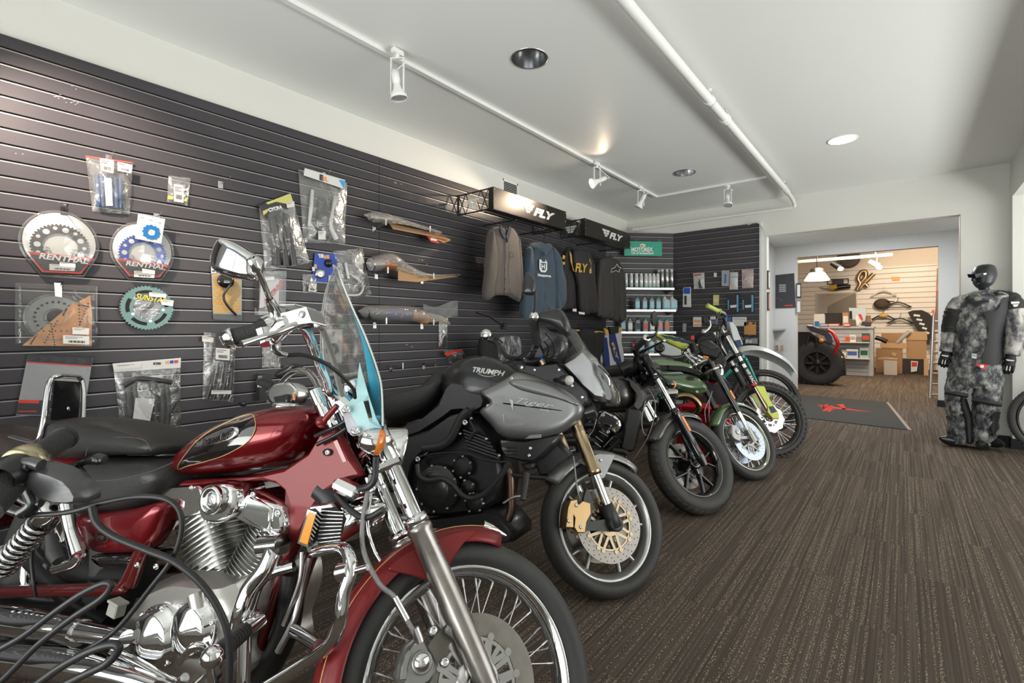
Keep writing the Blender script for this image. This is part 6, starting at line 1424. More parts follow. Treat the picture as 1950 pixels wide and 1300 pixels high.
def hook(px,py,L=.10,label_=None,pl=LW,mt=WIRE):
    t = thing('slatwall_hook',label_,'hook',group='wire hooks in the slatwall grooves');c = pl(px,py,.0)
    m = MB().m(mt);m.box(c + pl.n*.002,(.003,.028,.045) if pl is LW else (.028,.003,.045),None,.001);m.build('back_plate',t)
    m = MB().m(mt);d = pl.n;m.tube([c + d*.003 + Vector((0,0,.008)),c + d*.02 + Vector((0,0,.004)),c + d*(L*.85) + Vector((0,0,.008)),c + d*L + Vector((0,0,.022))],.0024,8,sub=3);m.build('wire_arm',t);return settle(t)
def item(name,lab,cat,grp=None): return thing(name,lab,cat,group=grp)
# blue part in a zip bag
t = item('bagged_part','zip bag with a dark blue ribbed part, hung above the sprocket packs','packaged part')
bag(t,((163,298),(253,312),(247,408),(176,402)),bulge=.055,seed=1)
m = MB().m(mat('steel_blue_part',(.03,.07,.16),.35,.3))
for i in range(6): a = LW(184 + i*9,332 + i*1.5,.03);b = LW(188 + i*8.5,393 + i*.8,.03);m.tube([a,b],.009,8,sub=1)
m.m(LABEL);LW.poly(m,[(198,338),(212,340),(214,392),(202,392)],.04,.045);m.build('blue_part',t)
label(t,((190,301),(217,305),(216,330),(192,325)),.050);label(t,((224,308),(252,314),(250,330),(224,325)),.052);m = MB().m(mat('red_seal',(.35,.08,.06),.4));LW.poly(m,[(162,296),(253,309),(253,312),(162,299)],.014,.017);m.build('seal_strip',t);settle(t)
hook(207,303,.12,'wire hook holding the bag with the dark blue part')
t = item('bagged_part','small clear bag with white label and yellow corners, beside the bare hook','packaged part')
bag(t,((321,334),(363,339),(357,392),(318,384)),bulge=.02,seed=2);label(t,((331,350),(352,353),(349,386),(331,383)),.022,lines=3)
m = MB().m(mat('yellow_print',(.65,.55,.08),.5));LW.poly(m,[(320,373),(330,374),(329,380),(319,379)],.016,.02);LW.poly(m,[(348,376),(356,377),(355,384),(348,382)],.016,.02);m.build('yellow_corner',t)
m = MB().m(DGREY);LW.poly(m,[(326,352),(354,356),(352,384),(326,380)],.003,.012);m.build('part_inside',t);settle(t)
hook(420,352,.16,'bare wire hook with nothing on it, above the tall mirror stem',mt=WIRE)
# sprocket clamshells
def sprocket(m,c,R,ri,nt,pl,th=.005,holes=10,mt=None,tooth=.012,n0=.0):
    N = nt*4;ring = [];rin = []
    for i in range(N): a = 2*PI*i/N;rr = R + (tooth if i % 4 == 0 else (tooth*.6 if i % 4 in (1,3) else 0));ring.append(c + pl.u*(rr*math.cos(a)) + pl.up*(rr*math.sin(a)));rin.append(c + pl.u*(ri*math.cos(a)) + pl.up*(ri*math.sin(a)))
    m.m(mt);o = pl.n*th;m.loft([rin,ring,[p + o for p in ring],[p + o for p in rin],rin],False,smooth=False)
    for i in range(holes):
        a = 2*PI*i/holes;rr = (R + ri)/2 + (0 if i % 2 else .006);q_ = c + pl.u*(rr*math.cos(a)) + pl.up*(rr*math.sin(a));m.m(LGP if mt is not TEALS else DARK);m.cyl(q_ + o,q_ + o*1.2,(.014 if i % 2 else .009)*R/.11,n=14)
TEALS = mat('teal_sprocket_steel',(.14,.225,.215),.38,.6)
def clam(lab,cx,cy,rx,ry,bx0,bx1,yb,ysp,mt,seed):
    t = item('sprocket_pack',lab,'packaged part','clear packs with sprockets');c = LW(cx,cy,.0);R = abs(LW(cx + rx,cy,0).y - LW(cx - rx,cy,0).y)/2
    P = [];RZ = abs(LW(cx,cy - ry,0).z - c.z)
    for i in range(31): a = math.radians(-28 + 236*i/30);P.append(c + Vector((0,R*math.cos(a),RZ*math.sin(a))))
    P += [LW(bx0,yb,0),LW(bx1,yb + 2,0)]
    cen = sum(P,Vector())/len(P);m = MB().m(SHELL)
    rings = [[cen + (p - cen)*k + LW.n*n for p in P] for k,n in ((1.03,.002),(1.03,.006),(.99,.007),(.97,.035),(.90,.042),(.0,.043))];m.loft(rings,False);m.build('clear_shell',t)
    m = MB().m(SHELL);m.tube([cen + (p - cen)*1.0 + LW.n*.008 for p in P],.004,6,sub=1,closed=True);m.build('shell_rim',t)
    m = MB().m(CARDW);m.prism([cen + (p - cen)*.93 for p in P],LW.n*.003);m.build('backing_card',t)
    m = MB();sprocket(m,LW(cx,cy + 6,.010),R*.70,R*.45,44,LW,holes=14,mt=mt,tooth=R*.07);m.m(SILV)
    for sx_ in (-1,1): q_ = LW(cx,cy + 14,.016) + Vector((0,sx_*R*.34,0));m.torus(q_,LW.n,.011,.003,16,6)
    m.build('sprocket',t)
    # black card with red border in the lower part
    m = MB().m(REDI);x0 = cx - rx*.86;x1 = cx + rx*.86;LW.poly(m,[(x0,ysp),(x1,ysp + 14),(bx1 - 4,yb - 3),(bx0 + 3,yb - 6)],.036,.038);m.m(INK);LW.poly(m,[(x0 + 5,ysp + 5),(x1 - 5,ysp + 18),(bx1 - 6,yb - 6),(bx0 + 5,yb - 9)],.0382,.0386)
    m.m(WHT);wtext(m,'RENTHAL',cx + rx*.1,ysp + 14,rx*1.25,.0405,hpx=rx*.15,slope=.12,bold=.03,shear=.2);m.build('printed_card',t)
    label(t,((cx - rx*.02,ysp + 20),(cx + rx*.38,ysp + 24),(cx + rx*.38,ysp + 31),(cx - rx*.02,ysp + 28)),.041,bars=False)
    label(t,((cx - rx*.28,ysp + 24),(cx + rx*.38,ysp + 28),(cx + rx*.36,ysp + 38),(cx - rx*.28,ysp + 36)),.0405,lines=1)
    return settle(t)
clam('clear clamshell pack with a black sprocket on the left end of the slatwall',115,463,75,60,78,158,524,478,DGREY,1)
clam('clear clamshell pack with a bright blue sprocket behind a white card',272,478,60,54,243,306,531,491,BLU,2)
hook(122,402,.10,'black hook holding the pack with the black sprocket',mt=BLKM)
t = item('printed_bag','white printed card bag with a small blue gear, hung over the blue sprocket pack','packaged part')
m = MB().m(mat('printed_white_bag',(.62,.63,.64),.3));LW.poly(m,[(263,407),(314,417),(306,464),(257,454)],.060,.066);m.build('card',t)
m = MB();sprocket(m,LW(288,442,.068),.036,.018,12,LW,th=.003,holes=0,mt=mat('gear_blue',(.02,.16,.40),.35,.6),tooth=.007);m.m(INK)
for k in range(9): LW.poly(m,[(266 + (k*17) % 38,413 + k*5),(274 + (k*17) % 38,414.5 + k*5),(274 + (k*17) % 38,415.5 + k*5),(266 + (k*17) % 38,414 + k*5)],.0662,.0666)
m.build('printed_gear',t);settle(t);hook(298,414,.10,'wire hook holding the white printed card bag')
# square clamshell with a brake disc and an orange card
t = item('disc_pack','square clear pack with a brake disc and an orange triangular card','packaged part')
Q = [(30,540),(184,546),(184,656),(173,662),(38,662),(30,655)]
m = MB().m(SHELL);P = [LW(x,y,.002) for x,y in Q];cen = sum(P,Vector())/len(P);m.loft([[cen + (p - cen)*k + LW.n*n for p in P] for k,n in ((1.02,.0),(1.02,.004),(.96,.006),(.95,.03),(.90,.034),(0,.034))],False,smooth=False);m.build('clear_shell',t)
m = MB().m(mat('smoked_grey_disc',(.30,.30,.30),.25,.6));c = LW(106,604,.012);Rr = abs(LW(165,604,0).y - LW(45,604,0).y)/2
def ring3(m,c,ri,ro,th,pl=LW,n=60): R_ = lambda r,t_: [c + pl.u*(r*math.cos(2*PI*i/n)) + pl.up*(r*math.sin(2*PI*i/n)) + pl.n*t_ for i in range(n)];m.loft([R_(ri,0),R_(ro,0),R_(ro,th),R_(ri,th),R_(ri,0)],False,smooth=False)
ring3(m,c,Rr*.38,Rr*.92,.005);m.m(DARK)
for k in range(22): a = 2*PI*k/22;q_ = c + LW.u*(Rr*.66*math.cos(a)) + LW.up*(Rr*.66*math.sin(a)) + LW.n*.0052;m.cyl(q_,q_ + LW.n*.0005,.006,n=8)
m.build('brake_disc',t)
m = MB().m(SHELL);m.torus(c + LW.n*.02,LW.n,Rr*.98,.004,48,6);m.torus(c + LW.n*.02,LW.n,Rr*.34,.004,32,6);m.build('shell_ridge',t)
m = MB().m(ORC);LW.poly(m,[(172,562),(175,600),(174,659),(42,658),(85,622),(130,584)],.020,.022);m.m(INK)
for L in ([(150,570),(152,625)],[(168,578),(150,622)],[(72,630),(172,630)],[(85,652),(112,606)],[(104,656),(96,612)],[(150,580),(170,584)],[(58,655),(72,634)],[(120,600),(128,586)]):
    a,b = L;N = 9
    for k in range(N): x = a[0] + (b[0] - a[0])*k/N;y = a[1] + (b[1] - a[1])*k/N;LW.poly(m,[(x - 1.4,y - 1.4),(x + 1.6,y - 1),(x + 1.2,y + 1.6),(x - 1.5,y + 1)],.0222,.0226)
m.build('orange_card',t);label(t,((138,623),(170,625),(169,637),(138,636)),.035,bars=False);label(t,((120,638),(170,640),(170,656),(120,654)),.036)
m = MB().m(LABEL);LW.poly(m,[(103,538),(118,539),(118,566),(105,564)],.036,.037);m.build('hang_tab',t);settle(t);hook(113,545,.07,'hook holding the square pack with the orange card',mt=BLKM)
# bare sprocket
t = item('rear_sprocket','bare teal steel sprocket with yellow lettering hanging on the slatwall','sprocket');m = MB();c = LW(280,586,.02);R = .5*abs(LW(331,586,0).y - LW(229,586,0).y)
N = 52*4;o = LW.n*.007;rg = [];ri_ = []
sprocket(m,c,R*.94,R*.52,46,LW,th=.007,holes=0,mt=TEALS,tooth=R*.07);m.m(SLAT if 0 else DARK)
for k in range(5):
    a0 = 2*PI*k/5 + .5;P = []
    for i in range(9): a = a0 + .42*(i/8 - .5)*2;P.append(c + LW.u*(R*.80*math.cos(a)) + LW.up*(R*.80*math.sin(a)) + o)
    for i in range(9): a = a0 - .42*(i/8 - .5)*2;P.append(c + LW.u*(R*.65*math.cos(a)) + LW.up*(R*.65*math.sin(a)) + o)
    m.prism(P,LW.n*.0006)
m.m(SILV)
for k in range(5): a = 2*PI*k/5 + 1.13;q_ = c + LW.u*(R*.60*math.cos(a)) + LW.up*(R*.60*math.sin(a)) + o;m.cyl(q_,q_ + LW.n*.001,.008,n=12)
m.build('toothed_ring',t);m = MB().m(BAG);ring3(m,c + LW.n*.009,.002,R*.52,.001);m.build('centre_film',t)
m = MB().m(mat('navy_outline',(.03,.03,.15),.5));wtext(m,'SUNSTAR',288,568,60,.030,hpx=13,slope=.16,bold=.09,shear=.3);m.m(mat('yellow_letters',(.72,.60,.05),.5));wtext(m,'SUNSTAR',288,568,58,.0315,hpx=11,slope=.16,bold=.02,shear=.3);m.build('lettering',t)
label(t,((284,556),(317,560),(316,567),(284,564)),.034,bars=False);label(t,((307,570),(331,572),(329,583),(307,580)),.034,bars=False);settle(t);hook(287,549,.05,'short black hook holding the bare teal sprocket',mt=BLKM)
# bags lower left
t = item('bagged_part','grey printed bag with red and black bands, half hidden by the chrome backrest','packaged part')
m = MB().m(mat('grey_printed_bag',(.30,.30,.31),.25,bump=.6,bscale=25));LW.poly(m,[(53,674),(176,681),(158,792),(30,790)],.01,.02);m.build('bag',t)
m = MB().m(INK);LW.poly(m,[(53,674),(176,681),(174,696),(51,688)],.0205,.0215);LW.poly(m,[(36,761),(162,764),(158,791),(30,789)],.0205,.0215);m.m(REDI);LW.poly(m,[(51,688),(174,696),(174,698),(51,690)],.0205,.022);LW.poly(m,[(36,761),(75,762),(74,768),(35,767)],.022,.0225);LW.poly(m,[(34,782),(70,782),(70,784),(34,784)],.022,.0225);m.m(DGREY)
for k in range(5): wtext(m,'>',60 + k*24,682 + k*1.5,16,.0222,bold=.05)
m.build('printed_band',t);settle(t)
t = item('bagged_part','clear bag with white header card and black springs, above the pillion seat','packaged part')
bag(t,((216,700),(343,692),(345,848),(232,838)),bulge=.05,seed=5)
m = MB().m(CARDW);LW.poly(m,[(214,692),(344,681),(343,700),(217,708)],.03,.036);m.m(INK);wtext(m,'KTM',299,692,14,.037,bold=.08);
for k,c_ in enumerate((ORC,BLUC,REDI)): m.m(c_);LW.poly(m,[(315 + k*8.5,687 - k*.6),(322 + k*8.5,686.4 - k*.6),(322 + k*8.5,692 - k*.6),(315 + k*8.5,692.6 - k*.6)],.0365,.0372)
m.build('header_card',t);label(t,((219,694),(268,691),(268,700),(219,704)),.0375,bars=False)
m = MB().m(DGREY)
for x in (244,256,292,306,318): m.tube([LW(x,728,.03),LW(x + 3,780,.035),LW(x - 1,836,.03)],.012,8)
m.tube([LW(236,735,.03),LW(262,722,.04),(LW(300,724,.04)),LW(326,728,.03)],.016,8);m.build('black_springs',t)
m = MB().m(LABEL);LW.poly(m,[(258,757),(295,759),(284,808),(252,806)],.055,.056);m.build('paper_insert',t);settle(t)
t = item('bagged_part','tall narrow bag with black tubes and a black triangle-logo tag, below the long grip','packaged part')
bag(t,((388,632),(450,640),(444,766),(386,760)),bulge=.035,seed=6)
m = MB().m(DGREY)
for k in range(4): m.tube([LW(412 + k*10,690,.02),LW(404 + k*12,730,.028),LW(394 + k*13,760,.02)],.009,8)
m.m(SILV)
for k in range(3): m.tube([LW(414 + k*12,692,.032),LW(406 + k*13,735,.036)],.0015,5,sub=1)
m.build('black_tubes',t);m = MB().m(INK);LW.poly(m,[(411,634),(440,638),(438,690),(409,686)],.045,.047);m.m(WHT);T_ = [(417,641),(434,643),(425,657)]
for a,b in zip(T_,T_[1:] + T_[:1]): m.tube([LW(*a,.048),LW(*b,.048)],.0012,5,sub=1)
m.build('black_tag',t);label(t,((411,662),(438,664),(437,686),(410,684)),.048);label(t,((385,640),(407,643),(406,652),(385,650)),.03,bars=False);label(t,((403,743),(441,743),(440,750),(402,750)),.045,bars=False);settle(t);hook(422,636,.06,'black hook above the tag with the triangle',mt=BLKM)
# cards mid wall
t = item('carded_mirror','grey card with an orange brick pattern and a black mirror on it','packaged part')
m = MB().m(mat('brick_card_grey',(.34,.34,.33),.5));LW.poly(m,[(402,506),(460,506),(460,611),(406,608)],.008,.012);cd_ = m.build('card',t)
m = MB().m(OCH)
for r_ in range(14):
    for k in range(6):
        x = 405 + k*10 + (5 if r_ % 2 else 0);y = 524 + r_*5.2 + k*-.35
        if x < 452: LW.poly(m,[(x,y),(x + 8.5,y - 1),(x + 8.5,y + 2.8),(x,y + 3.8)],.0122,.0128)
m.m(mat('card_green_grey',(.10,.115,.11),.5));LW.poly(m,[(405,597),(460,599),(460,611),(406,608)],.0122,.013);m.build('brick_print',t)
m = MB().m(BLACKG);m.ball(LW(430,535,.04),(.02,.05,.045),20,12);m.m(BLKM);m.tube([LW(440,540,.05),LW(426,562,.05),LW(432,580,.05),LW(450,600,.04)],.0075,8);m.build('black_mirror',t);label(t,((402,506),(411,506),(411,520),(402,520)),.014);settle(t)
t = item('boxed_part','clear box with white and red card and a black base strip, beside the brick-pattern card','packaged part')
m = MB().m(SHELL);LW.poly(m,[(487,517),(538,517),(536,598),(485,600)],.002,.06);m.build('clear_box',t)
m = MB().m(CARDW);LW.poly(m,[(497,534),(532,532),(530,584),(494,586)],.05,.052);m.m(REDI);c = LW(520,560,.054);wtext(m,'ACERBIS',521,556,38,.0535,hpx=9,slope=-1.15,bold=.05,shear=.2);m.m(INK);LW.poly(m,[(502,583),(533,582),(532,590),(501,591)],.053,.054);m.m(MATS['yellow_letters']);wtext(m,'ACERBIS',517,586.5,26,.0545,hpx=4,bold=.06);m.build('printed_card',t);label(t,((500,527),(522,526),(522,533),(500,534)),.062,bars=False);settle(t)
t = item('bagged_part','tall bag of black plastic guards with a black and yellow header, below the bare hook','packaged part')
bag(t,((493,392),(556,372),(590,500),(505,517)),bulge=.05,seed=7)
m = MB().m(DGREY);
for k in range(3): m.tube([LW(515 + k*14,408 - k*3,.02),LW(525 + k*13,450,.035),LW(528 + k*16,505,.03)],[.015,.022,.026],8)
m.build('black_guards',t);m = MB().m(INK);LW.poly(m,[(492,392),(556,368),(561,388),(508,418)],.035,.040);m.m(mat('lime_print',(.62,.60,.18),.5));LW.poly(m,[(506,386),(553,368),(560,390),(520,396)],.0402,.0408);m.m(INK);LW.poly(m,[(494,394),(526,384),(560,391),(509,417)],.041,.0414);m.m(MATS['lime_print']);LW.poly(m,[(500,402),(511,397),(509,404),(502,410)],.042,.0425);m.m(WHT);wtext(m,'CYCRA',524,397,26,.042,slope=-.25,bold=.07,shear=.2);m.build('header_card',t);label(t,((545,386),(560,383),(561,393),(547,396)),.045,bars=False);settle(t)
t = item('bagged_part','large clear bag of pale plastic guards with a white and blue header card','packaged part')
bag(t,((568,322),(661,348),(657,464),(578,462)),bulge=.05,seed=8,n=.015)
m = MB().m(LGP)
m.tube([LW(595,362,.03),LW(592,400,.045),LW(588,430,.03)],[.012,.014,.010],8);m.tube([LW(640,375,.03),LW(634,400,.045),LW(630,430,.045),LW(640,455,.03)],[.020,.010,.014,.02],8);m.m(DGREY);LW.poly(m,[(604,378),(622,380),(622,455),(600,452)],.01,.03);m.build('pale_guards',t)
m = MB().m(CARDW);LW.poly(m,[(580,320),(657,343),(655,360),(578,334)],.05,.054);m.m(BLUC if 0 else mat('sky_blue_print',(.05,.35,.75),.4));LW.poly(m,[(645,342),(657,344),(655,360)],.0542,.055);m.m(INK);wtext(m,'E',612,338,7,.055,bold=.08,slope=.3);m.m(ORC);wtext(m,'EL',620,341,10,.055,bold=.08,slope=.3);m.build('header_card',t);label(t,((606,440),(620,440),(620,456),(606,456)),.05,bars=False);settle(t);hook(617,334,.09,'hook holding the large bag with the blue cornered header')
t = item('carded_part','bright blue card with white and orange lettering and a silver cap','packaged part')
m = MB().m(BLUC);LW.poly(m,[(599,482),(642,484),(638,538),(594,536)],.01,.014);m.build('card',t);m = MB().m(WHT);wtext(m,'TE',611,487,10,.015,bold=.1);wtext(m,'E',597,512,5,.015,bold=.1);m.m(ORC);wtext(m,'HE',622,489,10,.015,bold=.1);wtext(m,'E',601,507,5,.015,bold=.1);m.build('lettering',t)
m = MB().m(SILV);c = LW(609,521,.02);m.lathe(c,(1,0,0),[(-.01,.035),(.01,.035),(.016,.025),(.014,.01),(.014,.001)],24);m.m(BLKM);c = LW(627,501,.03);m.lathe(c,(1,0,0),[(-.02,.03),(.0,.03),(.015,.018),(.015,.001)],20);m.build('caps',t);label(t,((626,524),(638,525),(637,536),(625,535)),.02,bars=False);settle(t)
t = item('bagged_part','tiny clear bag with a white and red label hanging below the blue card','packaged part')
bag(t,((576,522),(603,522),(604,558),(577,558)),bulge=.02,seed=9);label(t,((589,540),(603,542),(601,556),(587,554)),.03);m = MB().m(DGREY);LW.poly(m,[(582,534),(598,534),(598,550),(582,550)],.005,.015);m.build('part_inside',t);settle(t)
t = item('bagged_part','crumpled clear bag with a silver lever behind the top of the windscreen','packaged part')
bag(t,((634,478),(690,472),(707,560),(655,574)),bulge=.06,seed=10);m = MB().m(LGP);m.tube([LW(665,520,.03),LW(690,540,.04),LW(685,560,.03),LW(662,562,.03)],.010,8);m.tube([LW(658,500,.03),LW(664,530,.035)],.012,8,sub=1);m.build('lever',t);label(t,((678,494),(690,487),(694,500),(682,507)),.05,bars=False);settle(t)
t = item('bagged_part','small flat bag behind the brake lever of the red cruiser','packaged part')
bag(t,((500,645),(536,645),(534,700),(499,700)),bulge=.015,seed=11);m = MB().m(mat('grey_insert',(.2,.19,.18),.5));LW.poly(m,[(502,652),(532,652),(532,698),(502,698)],.004,.008);m.build('insert',t);settle(t)
t = item('carded_part','white card pack with a black part seen through the windscreen','packaged part')
m = MB().m(CARDW);LW.poly(m,[(612,627),(652,627),(650,692),(614,688)],.01,.013);m.build('card',t);m = MB().m(INK);wtext(m,'E',636,636,5,.014,bold=.1);m.m(DGREY);m.torus(LW(634,665,.025),(1,0,0),.035,.012,24,8);m.build('black_part',t);settle(t)
t = item('boxed_part','small black box with white print on the slatwall behind the fuel tank','packaged part')
m = MB().m(INK);LW.poly(m,[(488,712),(512,712),(512,762),(488,762)],.0,.05);m.build('box',t);m = MB().m(WHT)
for k in range(3): LW.poly(m,[(491,716 + k*3),(499,716 + k*3),(499,717 + k*3),(491,717 + k*3)],.0505,.051)
for k in range(3): LW.poly(m,[(490 + k*5,733),(494 + k*5,733),(494 + k*5,737),(490 + k*5,737)],.0505,.051)
m.build('print',t);settle(t)
# ---- exhaust parts lying on pairs of brackets
def bracket(px,py,lab,L=.16):
    t = thing('shelf_bracket',lab,'bracket',group='chrome brackets carrying the wrapped exhausts');c = LW(px,py,0)
    m = MB().m(CHROME);m.box(c + Vector((.003,0,-.01)),(.005,.03,.05),None,.001);m.build('back_plate',t);m = MB().m(CHROME);m.box(c + Vector((L/2,0,.012)),(L,.004,.022),None,.001);m.box(c + Vector((L,0,.025)),(.004,.012,.05),None,.001);m.build('arm',t);return settle(t)
for (x,y),lab in (((712,434),'first bracket under the orange-wrapped package'),((796,446),'second bracket under the orange-wrapped package'),((716,523),'first bracket under the bronze-wrapped silencer'),((803,533),'second bracket under the bronze-wrapped silencer'),((713,617),'first bracket under the purple silencer'),((803,619),'second bracket under the purple silencer'),((806,695),'empty bracket low on the wall behind the grey motorcycle'),((806 - 62,700),'empty bracket low on the wall, left of its twin')): bracket(x,y,lab)
EXF = film('bronze_wrap_film',(.95,.86,.76),haze=.22,rough=.14,bump=.9,bscale=14)
def wrap(L,rs,n,nm,root,mt): m = MB().m(mt);m.tube([LW(a,b,n) for a,b in L],rs,14,sub=6);return m.build(nm,root)
t = item('wrapped_part','long package with kraft card and a red tag lying on the top pair of brackets','packaged part')
m = MB().m(KRAFT);a,b,c_,d = LW(740,425,.04),LW(846,450,.04),LW(858,457,.15),LW(748,436,.15);m.prism([a,b,c_,d],(0,0,.006));m.m(ORC);m.prism([LW(830,444,.05),LW(858,458,.06),LW(846,462,.14),LW(822,452,.14)],(0,0,.004));m.build('kraft_card',t)
m = MB().m(mat('red_tag_card',(.50,.03,.02),.4));m.prism([LW(808,443,.13),LW(835,452,.13),LW(836,464,.13),LW(820,460,.13)],(.003,0,0));m.build('red_tag',t);label(t,((820,452),(832,454),(832,459),(820,457)),.135,bars=False)
wrap(((694,409),(712,412),(738,416),(775,424),(840,443)),[.006,.045,.04,.02,.012],.09,'wrapped_silencer',t,EXF);m = MB().m(SILV);m.tube([LW(704,413,.09),LW(745,418,.09)],.028,14,sub=1);m.build('silencer',t);settle(t)
t = item('wrapped_part','bronze film-wrapped silencer with a long kraft-coloured tail on the middle brackets','packaged part')
wrap(((698,500),(712,502),(745,496),(775,512),(815,524),(876,523)),[.005,.06,.062,.04,.018,.004],.09,'plastic_wrap',t,EXF);m = MB().m(SILV);m.tube([LW(705,503,.09),LW(726,502,.09)],.05,16,sub=1);m.m(mat('copper_band',(.5,.2,.08),.35,.6));m.tube([LW(726,502,.09),(LW(750,504,.09))],.048,16,sub=1);m.build('silencer',t)
m = MB().m(KRAFT);m.prism([LW(758,512,.10),LW(800,528,.10),LW(872,524,.10),LW(872,526,.10),LW(795,537,.14),LW(758,534,.14)],(0,0,.004));m.build('kraft_card',t);settle(t)
t = item('wrapped_part','film-wrapped silencer with a purple band and bubble wrap on the lower brackets','packaged part')
wrap(((682,592),(700,594),(735,596),(785,598),(812,604),(840,606),(856,616)),[.004,.055,.066,.066,.05,.03,.012],.09,'plastic_wrap',t,EXF);m = MB().m(DGREY);m.tube([LW(696,596,.09),LW(730,597,.09)],.05,16,sub=1);m.m(mat('purple_band',(.05,.035,.22),.35,.4));m.tube([LW(730,597,.09),LW(780,600,.09)],.05,16,sub=1);m.m(KRAFT);m.tube([LW(782,600,.09),LW(812,608,.09)],.045,12,sub=1);m.build('silencer',t)
m = MB().m(film('bubble_wrap',(.85,.88,.92),haze=.25,rough=.2,bump=1.0,bscale=90));m.grid(lambda u,v: LW(806 + 66*u,578 + 30*v + 6*math.sin(u*5),.05 + .03*math.sin(u*6 + v*3)),20,12);m.build('bubble_wrap',t);settle(t)
t = item('bagged_part','narrow clear strip with red print hanging at the end of the purple silencer','packaged part')
bag(t,((836,604),(853,606),(852,664),(835,661)),bulge=.01,seed=12);m = MB().m(INK);LW.poly(m,[(837,646),(851,648),(850,664),(836,661)],.012,.014);m.m(REDI);LW.poly(m,[(838,648),(843,649),(843,654),(838,653)],.0145,.015);m.build('print',t);settle(t)
t = item('bagged_part','clear bag with a bright red stripe just above the tank of the grey motorcycle','packaged part')
bag(t,((844,666),(880,664),(890,688),(856,692)),bulge=.06,seed=13);m = MB().m(REDI);LW.poly(m,[(845,672),(878,664),(881,668),(850,678)],.06,.063);m.m(DGREY);LW.poly(m,[(860,676),(882,674),(886,686),(866,690)],.02,.05);m.build('red_stripe',t);settle(t)
# ---- pale scuffs of the laminate
m = MB().m(mat('bare_scuff',(.55,.52,.48),.7));random.seed(3)
for cx,cy,n_ in ((120,185,9),(135,193,6),(140,165,2),(735,340,2),(795,495,3),(300,575,3),(765,655,3),(770,355,2),(108,387,2),(28,290,2)):
    for k in range(n_):
        x = cx + random.uniform(-18,18);y = cy + random.uniform(-4,4) + (x - cx)*.25;l_ = random.uniform(1,4);LW.poly(m,[(x,y),(x + l_,y + .4),(x + l_,y + 1.2),(x,y + .9)],.0003,.0008)
o = m.build('scuff_mark',wl_);o['kind'] = 'stuff'
# ================================================================ clothes under the header boxes
GX = WALLX + .34
GP = Plane((GX,0,0),(1,0,0),(0,1,0))
def cloth(root,L,name,mt,hw=.05,dx=0,fold=.010,freq=42,med=None,pl=GP,seed=0,pw=.35,layers=11,n=70,parent=None):
    """hanging piece of clothing: outline in the picture, laid on the plane the hanger hangs in, filled out and folded"""
    P = [pl(x,y,dx) for x,y in L];O = resample(catmull(P,4,True),n);c = sum(O,Vector())/n
    zs = [p.z for p in O];us = [p.dot(pl.u) for p in O]
    A = c + Vector((0,0,(max(zs) - c.z)*.6));B = c + Vector((0,0,(min(zs) - c.z)*.6));A = A if med is None else pl(*med[0],dx);B = B if med is None else pl(*med[1],dx);ab = B - A;R = []
    for k in range(layers):
        t = -PI/2 + PI*k/(layers - 1);sc = max(.02,abs(math.cos(t))**pw);ring = []
        for p in O:
            q_ = max(0,min(1,(p - A).dot(ab)/ab.length_squared));m_ = A + ab*q_;v = m_ + (p - m_)*sc
            u_ = v.dot(pl.u);lowness = min(1,max(0,(max(zs) - v.z)/(max(zs) - min(zs) + 1e-6)))
            f = fold*lowness*math.sin(u_*freq + 1.5*math.sin(v.z*6 + seed) + seed) + fold*.8*mnoise.noise(v*7 + Vector((seed,0,0)))
            ring.append(v + pl.n*(hw*math.sin(t) + f*(.3 + abs(math.sin(t)))))
        R.append(ring)
    m = MB().m(mt);m.loft(R,True);return m.build(name,parent or root)
def zz(ox,oy,sc,L): return [(ox + x/sc,oy + y/sc) for x,y in L]
G4 = lambda L: zz(820,330,3.5125,L)
def hanger(root,px,py,w_,top,pl=GP):
    m = MB().m(BLKM);c = pl(px,py);m.tube([c + pl.u*(-w_) + Vector((0,0,-.07)),c + Vector((0,0,.01)),c + pl.u*w_ + Vector((0,0,-.07))],.006,8,sub=4);tp = pl(px,top);m.tube([c + Vector((0,0,.01)),c.lerp(tp,.7),tp + pl.n*.02,tp + Vector((0,0,.015)),tp - pl.n*.02],.003,6);return m.build('hanger',root)
SHIRT = mat('taupe_work_shirt',(.088,.075,.068),.8,bump=.3,bscale=300,sheen=.2);NAVYC = mat('navy_collar',(.015,.02,.035),.7)
t = item('shirt','taupe button shirt with dark collar hanging under the lit header box','shirt','clothes hanging below the header boxes')
cloth(t,G4([(400,378),(455,356),(500,372),(535,362),(580,430),(585,560),(594,700),(592,850),(560,835),(500,815),(440,815),(402,812),(410,640),(396,500)]),'shirt_body',SHIRT,.05,seed=1)
cloth(t,G4([(402,380),(420,430),(436,560),(432,660),(408,760),(398,836),(357,830),(366,700),(384,520)]),'sleeve',SHIRT,.045,.02,seed=2,fold=.006);cloth(t,G4([(576,425),(590,500),(604,640),(606,760),(600,845),(572,830),(570,640)]),'sleeve',SHIRT,.04,-.02,seed=3,fold=.006)
m = MB().m(NAVYC);
for L in ([(458,356),(472,352),(500,425),(488,440),(466,400)],[(534,362),(520,352),(500,425),(510,462),(528,400)]): P = [GP(*p,.055) for p in G4(L)];m.prism(P,(.012,0,0))
m.build('collar',t);m = MB().m(NAVYC);P = G4([(494,430),(500,540),(494,640),(492,812)]);m.tube([GP(*p,.058) for p in P],.003,6);
for i in range(6): m.ball(GP(*G4([(497,460 + i*62)])[0],.062),(.004,.006,.006),8,6)
m.build('button_placket',t);m = MB().m(NAVYC);P = [GP(*p,.056) for p in G4([(525,525),(552,530),(552,560),(526,556)])];m.tube(P,.0015,5,sub=1,closed=True);m.build('pocket',t);hanger(t,958,436,.17,424);settle(t)
HOOD = mat('slate_blue_fleece',(.040,.066,.092),.9,bump=.4,bscale=250,sheen=.3)
